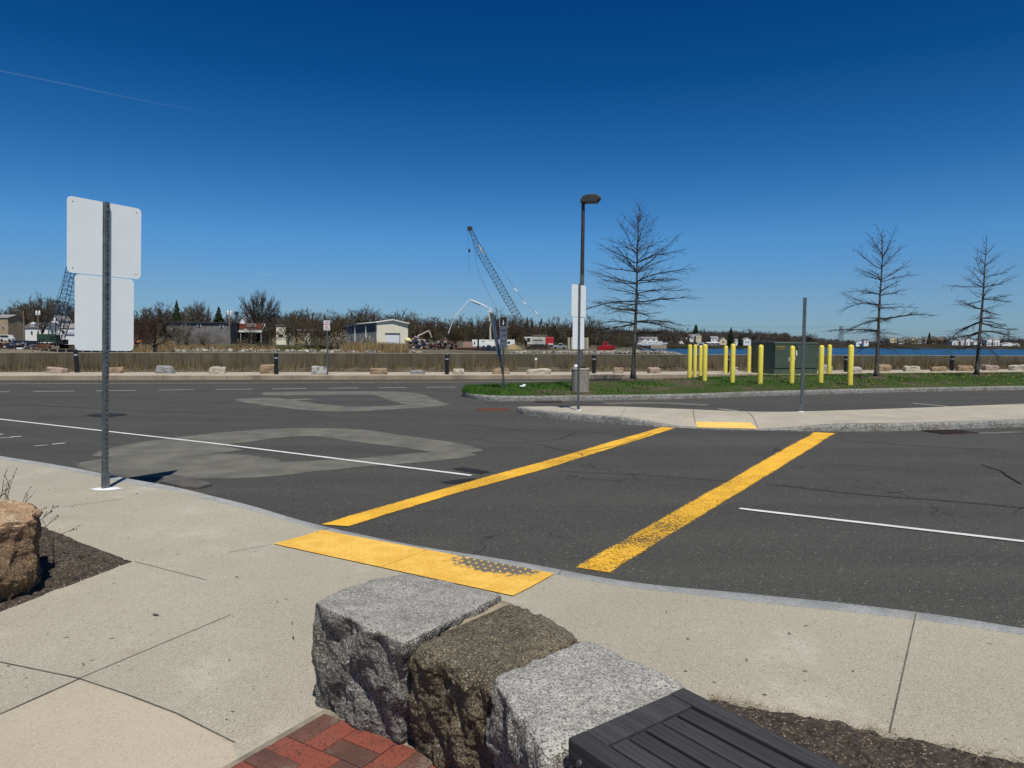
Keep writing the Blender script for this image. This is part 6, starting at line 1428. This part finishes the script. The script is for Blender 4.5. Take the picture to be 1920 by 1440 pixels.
# ------------------------------------------------------------------ concrete pump, machinery, barges
def pump():
    D = 215; k = D/FPX; c = Q(915, 652, D); t = thing("concrete_pump", "white concrete pump whose folded arm arches up and hangs down to the left", "concrete pump", c); q = lambda px, py: Q(px, py, D)-c
    b = MB(); b.box((-4*k, 0, 6*k), (40*k, 2.5, 8*k)); b.build("truck_body", m_wh, t, world=False, bevel=.1)
    for x in (-18, -8, 4, 12): b = MB(); b.tube([(x*k, -1.4, 1.5*k), (x*k, -1.0, 1.5*k)], 2.6*k, 12); b.build("wheel", m_track, t, world=False)
    b = MB(); b.tube([q(920, 646), q(919, 618), q(921, 602)], [2.4*k, 1.5*k, 1.2*k], 8); b.build("mast", m_cab, t, world=False)
    b = MB(); b.box(q(920.5, 594), (5*k, .6, 18*k)); b.build("boom_cylinder", M("sand_orange_steel", (.42, .29, .13), .15, 1, .6), t, world=False)
    b = MB(); b.box(q(917.5, 595), (1.2*k, .5, 15*k)); b.build("boom_arm", m_wh, t, world=False)
    b = MB(); b.tube([q(920, 586), q(921, 580)], 1.6*k, 6); b.tube([q(915, 586), q(920, 582)], 1.2*k, 6); b.build("joint", m_wh, t, world=False)
    for pts, r in (((q(921.5, 580), q(903, 571), q(886, 564), q(881, 562.5)), (.9*k, 1.4*k, 1.5*k, 1.4*k)), ((q(881, 562.5), q(870, 574), q(858, 588)), (1.2*k, 1.0*k, 1.1*k)), ((q(858, 588), q(851, 598), q(845, 613), q(840.5, 625)), (1.1*k, .8*k, .7*k, .8*k))):
        b = MB(); b.tube(pts, list(r), 6); b.build("boom_arm", m_wh, t, world=False)
    b = MB(); b.tube([q(884, 566), q(900, 572)], .6*k, 5); b.build("ram", m_lat, t, world=False)
pump()
def block(name, label, cat, px, yb, D, wpx, hpx, dep, mat, extra=None, group=None, bevel=.08):
    k = D/FPX; c = Q(px, yb, D); t = thing(name, label, cat, c, group); b = MB(); b.box((0, dep/2, hpx*k/2), (wpx*k, dep, hpx*k)); b.build("body", mat, t, world=False, bevel=bevel)
    for nm, x, z, w_, h, mm in extra or (): b = MB(); b.box((x*k, -.06, z*k), (w_*k, .16, h*k)); b.build(nm, mm, t, world=False)
    return t
m_brk = M("pinkish_block", (.36, .22, .18), .12, .8, .9); m_navy = M("navy_steel", (.010, .020, .035), .2, 1, .6); m_oxr = M("oxide_red_steel", (.055, .018, .014), .3, .5, .8)
block("container", "pinkish block container left of the white trailer", "container", 876.5, 652, 214, 17, 10.5, 3, m_brk, (("rib", -4, 5, .5, 9, m_tan), ("rib", 2, 5, .5, 9, m_tan)))
block("site_trailer", "white site trailer with dark windows behind the black post", "trailer", 912, 650, 228, 54, 13, 3, m_wh, (("window", -21, 7, 4.5, 3.5, m_window), ("window", -6, 9, 4, 2, m_window), ("window", 8, 7, 4, 3, m_window), ("door", 16, 5, 3, 9, m_beige2)))
block("site_trailer", "short white site trailer between the island sign and the sand pile", "trailer", 956, 648, 236, 18, 11, 3, m_wh, (("window", -2, 6, 5, 3, m_window), ("hitch", 9, 3, 2, 2, m_beige2)))
block("barge", "oxide red barge hull low behind the sea wall", "barge", 880, 664, 185, 54, 12, 6, m_oxr, (("fender", -18, 6, 1.2, 10, m_track), ("fender", 0, 6, 1.2, 10, m_track), ("fender", 15, 6, 1.2, 10, m_track)))
block("barge", "dark blue work boat hull in front of the pump truck", "barge", 921, 664, 182, 36, 13, 5, m_navy, (("wheelhouse", -5, 14, 6, 6, m_navy), ("fender", 12, 6, 1.2, 10, m_track)))
k = 180/FPX; c = Q(896.5, 664, 180); b = MB(); b.tube([c, c+Vector((0, 0, 33*k))], 1.6*k, 10); tag(b.build("spud_pile", m_latd), "black upright spud pile before the white trailer", "pile")
b = MB(); 
for r_ in range(8):
    f = r_/7; b.v += []
c = Q(962, 655, 225); k = 225/FPX; b.lathe([(18*k, -.3), (14*k, 3.5*k), (9*k, 7*k), (4*k, 9.5*k), (.01, 10.5*k)], n=20, cap=False); b.v = [(x*1.0+.6*noise.noise(Vector((x*.5, y*.5, 1)))+c.x, y*.6+c.y, z+.5*noise.noise(Vector((x*.4, y*.4, 4)))+c.z) for x, y, z in b.v]
tag(b.build("sand_pile", M("sand_heap", (.27, .20, .10), .2, .8, .95), smooth=True), "tan sand pile left of the crawler crane's tracks", "sand pile")
def excavator(label, px, yb, D, sc, col, boom, arm, cabc, yaw=1):
    k = D/FPX*sc; c = Q(px, yb, D); t = thing("excavator", label, "excavator", c); 
    for dy in (-1.1, 1.1): track(t, 0, dy, 18*k, 5*k, .7)
    b = MB(); b.box((-1*k*yaw, 0, 8.5*k), (15*k, 2.4, 6*k)); b.build("body", col, t, world=False, bevel=.1)
    b = MB(); b.box((4*k*yaw, -.5, 13*k), (6*k, 1.3, 8*k)); cb = b.build("cab", cabc, t, world=False, bevel=.1); b = MB(); b.box((4*k*yaw, -1.18, 14*k), (4.4*k, .06, 5*k)); b.build("window", m_window, cb, world=False)
    b = MB(); b.tube([Vector((x*k, 0, z*k)) for x, z in boom], [1.5*k, 1.9*k, 1.2*k], 6); b.build("boom", col, t, world=False)
    b = MB(); b.tube([Vector((x*k, 0, z*k)) for x, z in arm], [1.4*k, .9*k], 6); b.build("stick", col, t, world=False)
    x, z = arm[-1]; b = MB(); b.extrude([Vector(((x+u)*k, -.5, (z+v)*k)) for u, v in ((-2, 1), (2, 1.5), (2.5, -2), (0, -4), (-2.5, -2))], (0, 0, 0), (0, 1, 0)); b.build("bucket", m_track, t, world=False)
m_och = M("ochre_machine", (.30, .17, .03), .2, 1, .7); m_wmach = M("off_white_machine", (.48, .40, .34), .15, 1, .7); m_blu = M("machine_blue", (.02, .05, .16), .2, 1, .6)
excavator("excavator with an off white raised arm behind the yellow tank", 790, 660, 195, 1.0, m_wmach, ((-2, 12), (-6, 30), (14, 40)), ((14, 40), (20, 26)), m_blu)
excavator("small ochre cabbed excavator beneath the hanging pump arm", 850, 660, 205, .85, m_rustc, ((2, 10), (-10, 22), (-14, 14)), ((-14, 14), (-16, 6)), m_och)
def heap(label, px, yb, D, wpx, hpx, mats, seed, n=40, name="scrap_heap", cat="scrap heap"):
    rng = random.Random(seed); k = D/FPX; c = Q(px, yb, D); t = thing(name, label, cat, c)
    for i, mm in enumerate(mats):
        b = MB()
        for _ in range(n//len(mats)):
            x = rng.gauss(0, .28)*wpx; z = rng.random()**1.15*hpx*max(.25, 1-(abs(x)/wpx*1.5)**2); s = rng.uniform(1.5, 5.0)*k
            rot = Matrix.Rotation(rng.uniform(0, 3), 3, 'Z') @ Matrix.Rotation(rng.uniform(-1, 1), 3, 'Y')
            if rng.random() < .45: b.tube([Vector((x*k, rng.uniform(-1, 1), z*k)), Vector((x*k, 0, z*k))+rot @ Vector((s*rng.uniform(1.5, 4), 0, 0))], .09*rng.uniform(.6, 2), 5)
            else: b.box((x*k, rng.uniform(-1.2, 1.2), z*k), (s, s*.8, s*rng.uniform(.4, 1)), rot)
        b.build(("steel_pieces", "rusty_pieces", "pale_pieces", "blue_pieces")[i], mm, t, world=False)["kind"] = "stuff"
heap("dark jumble of pumps and steel below the yellow tank", 784, 663, 186, 58, 30, (m_latd, m_rustc, m_wmach, m_blu), 3, 210)
heap("dark tangle of timber and rusty steel between the two excavators", 832, 663, 188, 60, 27, (m_latd, m_rustc, m_roofg), 4, 200)
heap("rust brown steel skip scraps right of the yellow tank", 808, 662, 183, 24, 17, (m_rustc, m_oxr), 5, 40)
c = Q(764.5, 638, 186); k = 186/FPX; t = thing("round_tank", "pale yellow round tank at the warehouse's right corner", "tank", c); b = MB(); b.ball((0, 0, 0), (6.2*k, 5*k, 4.8*k), 18, 10); b.build("shell", M("pale_yellow_tank", (.70, .62, .26), .06, 1, .5), t, world=False, smooth=True); b = MB(); b.lathe([(2.5*k, -14*k), (2.5*k, -3*k)], n=8); b.build("stand", m_latd, t, world=False)
heap("orange netting heap at the right edge of the near lower sign", 254, 656, 150, 20, 19, (M("orange_net", (.55, .16, .07), .2, 1.5, .9), m_oxr), 6, 60, "netting_heap", "netting")
for i, (px, w_) in enumerate(((1066.5, 4.5), (1072.5, 4.5), (1078, 5), (1085, 6), (1095, 6), (1101, 5))):
    block("concrete_slab", ("upright concrete slab, left end of the row behind the island sign", "second upright concrete slab from the left end of its row", "third upright concrete slab, beside the sign's left edge", "upright concrete slab hidden behind the island sign", "upright concrete slab at the sign's right edge", "upright concrete slab at the right end of its row")[i], "concrete slab", px, 655, 238, w_*.92, 22, 2, m_conc_far, None, "upright concrete slabs", .04)
def car(label, px, yb, D, L, h, col, kind="van", name="parked_car", cat="car"):
    k = D/FPX; c = Q(px, yb, D); t = thing(name, label, cat, c, "vehicles on the far side"); wr_ = h*.2
    prof = {"van": ((-.5, .15), (.5, .15), (.5, .55), (.40, .62), (.28, .98), (-.46, 1), (-.5, .9)), "car": ((-.5, .18), (.5, .18), (.5, .5), (.30, .58), (.14, .98), (-.22, 1), (-.40, .62), (-.5, .58)), "pickup": ((-.5, .2), (.5, .2), (.5, .55), (.30, .62), (.16, 1), (-.06, 1), (-.12, .62), (-.5, .62))}[kind]
    b = MB(); b.extrude([Vector((x*L, -.9, z*h)) for x, z in prof], (0, 0, 0), (0, 1.8, 0)); b.build("body", col, t, world=False, bevel=.08)
    wp = {"van": ((.24, .62), (.18, .92), (-.42, .92), (-.42, .62)), "car": ((.24, .62), (.12, .92), (-.2, .92), (-.34, .64)), "pickup": ((.24, .66), (.14, .94), (-.04, .94), (-.08, .66))}[kind]
    b = MB(); b.extrude([Vector((x*L, -.93, z*h)) for x, z in wp], (0, 0, 0), (0, .05, 0)); b.build("window", m_window, t, world=False)
    for x in (-.3, .32):
        for y in (-.88, .88): b = MB(); b.tube([(x*L, y-.1, wr_), (x*L, y+.1, wr_)], wr_, 12); b.build("wheel", m_track, t, world=False)
    return t
car("silver pickup truck behind the red crane counterweight", 1049, 655, 262, 26*262/FPX, 11.5*262/FPX, M("silver_paint", (.34, .36, .38), .05, 1, .35, metal=.4), "pickup", "pickup_truck", "pickup truck")
m_cdk = M("dark_car_paint", (.012, .013, .016), .1, 1, .3); m_cbl = M("navy_car_paint", (.02, .03, .07), .1, 1, .3); m_cwh = M("white_car_paint", (.6, .6, .6), .05, 1, .4)
for px, yb, L, h, col, kd, lab in ((44, 650, 4.8, 2.0, m_cbl, "van", "blue grey van left of the green crane below the white house"), (62, 650, 4.8, 1.9, m_cdk, "van", "dark van next to the green crane body"), (20, 653, 4.8, 1.7, m_cdk, "car", "dark car at far left under the tan house"), (-2, 653, 4.6, 1.8, M("dark_red_car", (.05, .012, .012), .1, 1, .3), "car", "dark red car cut off by the left picture edge"), (14, 641, 4.2, 2.4, m_cwh, "van", "white van parked below the tan house")):
    car(lab, px, yb, 225 if yb > 645 else 240, L, h, col, kd)
heap("dark machinery jumble on the quay left of the green crane", 34, 657, 203, 66, 15, (m_latd, m_rustc, m_roofg, m_blu), 8, 120, "quay_clutter", "clutter")
block("crate", "white block crate on the quay left of the crane tracks", "crate", 36, 657, 200, 10, 5, 1.2, m_wh)
# quay edge with posts
q0, q1 = Q(-120, 660, 194), Q(318, 660, 194)
b = MB(); b.hexa([Vector(p) for p in ((q0.x, 194, -3), (q1.x, 194, -3), (q1.x, 196, -3), (q0.x, 196, -3), (q0.x, 194, q0.z+.75), (q1.x, 194, q1.z+.75), (q1.x, 196, q1.z+.75), (q0.x, 196, q0.z+.75))]); qt = thing("quay_wall", "dark timber quay edge above the sea wall at left", "quay", (q0.x, 194, -2)); b.build("planking", m_latd, qt)
for px in range(-100, 320, 16):
    p = Q(px, 660, 193.6); b = MB(); b.tube([(p.x, 193.6, -3), (p.x, 193.6, p.z+.9)], .18, 6); b.build("pile", m_tan, qt)
# boats and jetty at the little marina
def boat(label, px, yb, D, L, hcol=m_wh):
    c = Q(px, yb, D); t = thing("motor_boat", label, "boat", c, "boats at the small marina"); b = MB()
    b.add([(-L/2, -1, 0), (L*.3, -1, 0), (L/2, 0, .3), (L*.3, 1, 0), (-L/2, 1, 0), (-L/2, -1.3, 1.3), (L*.32, -1.3, 1.5), (L*.58, 0, 1.8), (L*.32, 1.3, 1.5), (-L/2, 1.3, 1.3)], [(0, 1, 6, 5), (1, 2, 7, 6), (2, 3, 8, 7), (3, 4, 9, 8), (4, 0, 5, 9), (5, 6, 7, 8, 9), (4, 3, 2, 1, 0)]); b.build("hull", hcol, t, world=False)
    b = MB(); b.hexa([Vector(p) for p in ((-L*.2, -.9, 1.3), (L*.18, -.9, 1.3), (L*.18, .9, 1.3), (-L*.2, .9, 1.3), (-L*.18, -.8, 2.8), (L*.06, -.8, 2.8), (L*.06, .8, 2.8), (-L*.18, .8, 2.8))]); b.build("cabin", hcol, t, world=False)
    b = MB(); b.box((-.05*L, -.92, 2.2), (L*.2, .06, .6)); b.build("window", m_window, t, world=False)
for px, L, lab in ((1200, 9, "white boat closest to the bare tree trunk at the marina"), (1211, 10, "second white boat from the bare tree trunk at the marina"), (1221, 9, "third white boat from the bare tree trunk at the marina"), (1232, 8, "low white boat beside the taller cabin boat at the marina")): boat(lab, px, 648, 560, L)
boat("taller white cabin boat at the right end of the marina", 1238, 646, 570, 11)
boat("small red skiff on the gravel right of the concrete slabs", 1136, 657, 232, 5.5, m_cred)
block("jetty", "tan sheet pile jetty wall below the cabin boat", "jetty", 1235, 654, 540, 30, 7, 6, m_tan, (("rib", -10, 3, 1, 6, m_roofg), ("rib", 0, 3, 1, 6, m_roofg), ("rib", 9, 3, 1, 6, m_roofg)))
block("jetty", "dark timber jetty left of the tan sheet pile wall", "jetty", 1185, 656, 520, 40, 5, 5, m_roofd, (("post", -12, 2, 1, 5, m_tan), ("post", 4, 2, 1, 5, m_tan)))
# utility poles, pylons and wires
def pole(label, px, yt, yb, D, kind):
    c = Q(px, yb, D); k = D/FPX; h = (yb-yt)*k; t = thing("utility_pole", label, "utility pole", c); b = MB(); b.tube([(0, 0, -1), (0, 0, h)], [.18, .13], 6); b.build("pole", M("pole_wood", (.24, .19, .14), .2, 2, .9), t, world=False)
    if kind == 'arm': b = MB(); b.tube([(-20*k, 0, h-.2), (-3*k, 0, h)], .1, 5); b.tube([(-12*k, 0, h-6*k), (0, 0, h-.3)], .08, 5); b.build("lamp_arm", m_galv, t, world=False)
    else:
        b = MB(); b.box((0, 0, h*.66), (8*k, .2, .25)); b.build("crossarm", m_roofd, t, world=False)
        for s in (-2.6, 2.6): b = MB(); b.lathe([(1.7*k, h-6*k), (1.9*k, h-1*k), (.9*k, h+2*k), (.01, h+2.6*k)], (s*k, 0, 0), 10); b.build("transformer_can", m_wh, t, world=False)
pole("bare wooden pole with a lamp arm beside the tan house", 45.5, 583, 640, 240, 'arm'); pole("utility pole with two white transformer cans before the white house", 73, 585, 645, 225, 'cans'); pole("thin pole at the right end of the grey flat roofed building", 431, 585, 650, 202, 'x')
b = MB(); c = Q(444.5, 612, 230); b.tube([c, c+Vector((0, 0, 27*230/FPX))], .45, 8); b.tube([c+Vector((0, 0, 25*230/FPX)), c+Vector((0, 0, 27.5*230/FPX))], .75, 8); tag(b.build("flue_pipe", m_galv_dark), "grey metal flue pipe above the red deck", "flue")
def pylon(label, px, yt, yb, D):
    c = Q(px, yb, D); h = (yb-yt)*D/FPX; t = thing("pylon", label, "pylon", c, "power pylons across the water"); b = MB()
    w0, w1 = h*.24, h*.09
    for sx in (-1, 1):
        for sy in (-1, 1): b.tube([(sx*w0/2, sy*w0/2, 0), (sx*w1/2, sy*w1/2, h)], .32, 4)
    for i in range(7):
        f, f2 = i/7, (i+1)/7; a, a2 = lerp(w0, w1, f)/2, lerp(w0, w1, f2)/2
        for sy in (-1, 1): b.tube([(-a, sy*a, h*f), (a2, sy*a2, h*f2)], .18, 3); b.tube([(a, sy*a, h*f), (-a2, sy*a2, h*f2)], .18, 3)
    b.build("lattice_frame", m_galv_dark, t, world=False); b = MB()
    for f, L in ((.86, .22), (1.0, .3)): b.tube([(-h*L/2, 0, h*f), (h*L/2, 0, h*f)], .35, 4)
    b.build("crossarm", m_galv_dark, t, world=False); return c+Vector((0, 0, h))
t1 = pylon("power pylon between the last bollard and the second bare tree", 1576, 612, 650, 1150); t2 = pylon("distant power pylon at the right end of the far shore", 1890, 622, 647, 1500)
m_wire = M("wire_grey", (.10, .11, .13), .05, 1, .8)
for n_, (a, e) in enumerate(((Q(1200, 606, 900), t1), (t1, t2), (t1+Vector((0, 0, -5)), t2+Vector((0, 0, -5))), (t2, Q(2300, 622, 1500)))):
    b = MB(); pts = [a.lerp(e, i/12)+Vector((0, 0, -16*(i/12)*(1-i/12))) for i in range(13)]; b.tube(pts, .10, 3); tag(b.build("power_line", m_wire), ("power line sagging left of the pylon behind the bollards", "upper power line between the two pylons", "lower power line between the two pylons", "power line leaving the right hand pylon")[n_], "power line")
# contrails high in the sky
def m_trail():
    m, t, b = nodes_of("contrail_vapour"); out = t.nodes["Material Output"]; tc = t.nodes.new("ShaderNodeTexCoord"); at = t.nodes.new("ShaderNodeAttribute"); at.attribute_name = "e"
    em = t.nodes.new("ShaderNodeEmission"); em.inputs[0].default_value = (.75, .85, 1, 1); em.inputs[1].default_value = .5; tr = t.nodes.new("ShaderNodeBsdfTransparent"); mx = t.nodes.new("ShaderNodeMixShader")
    t.links.new(mathn(t, 'MULTIPLY', at.outputs['Fac'], .11), mx.inputs[0]); t.links.new(tr.outputs[0], mx.inputs[1]); t.links.new(em.outputs[0], mx.inputs[2]); t.links.new(mx.outputs[0], out.inputs[0]); return m
mt = m_trail()
for pix, wpx, lab in (([(-60, 122), (0, 132.5), (120, 157), (240, 183), (330, 200), (380, 208)], 3.4, "long faint contrail slanting down at the upper left"), ([(480, 514), (510, 515), (545, 518.5), (585, 523)], 5, "short faint contrail low above the big round tree")):
    D = 22000; pts = smooth_line([Q(px, py, D) for px, py in pix], 2); n = len(pts); g = MB(); rows = []; es = []
    for i, p in enumerate(pts):
        s = wpx*D/FPX/2; f = i/(n-1); fade = min(1, (1-f)*1.6)*min(1, f*6+.3)
        rows.append([p+Vector((0, 0, s)), p+Vector((0, -s*.5, s*.3)), p+Vector((0, -s*.5, -s*.3)), p+Vector((0, 0, -s))]); es += [0, fade, fade, 0]
    g.grid(rows, es); o = g.build("contrail", mt, attr=True); tag(o, lab, "contrail")
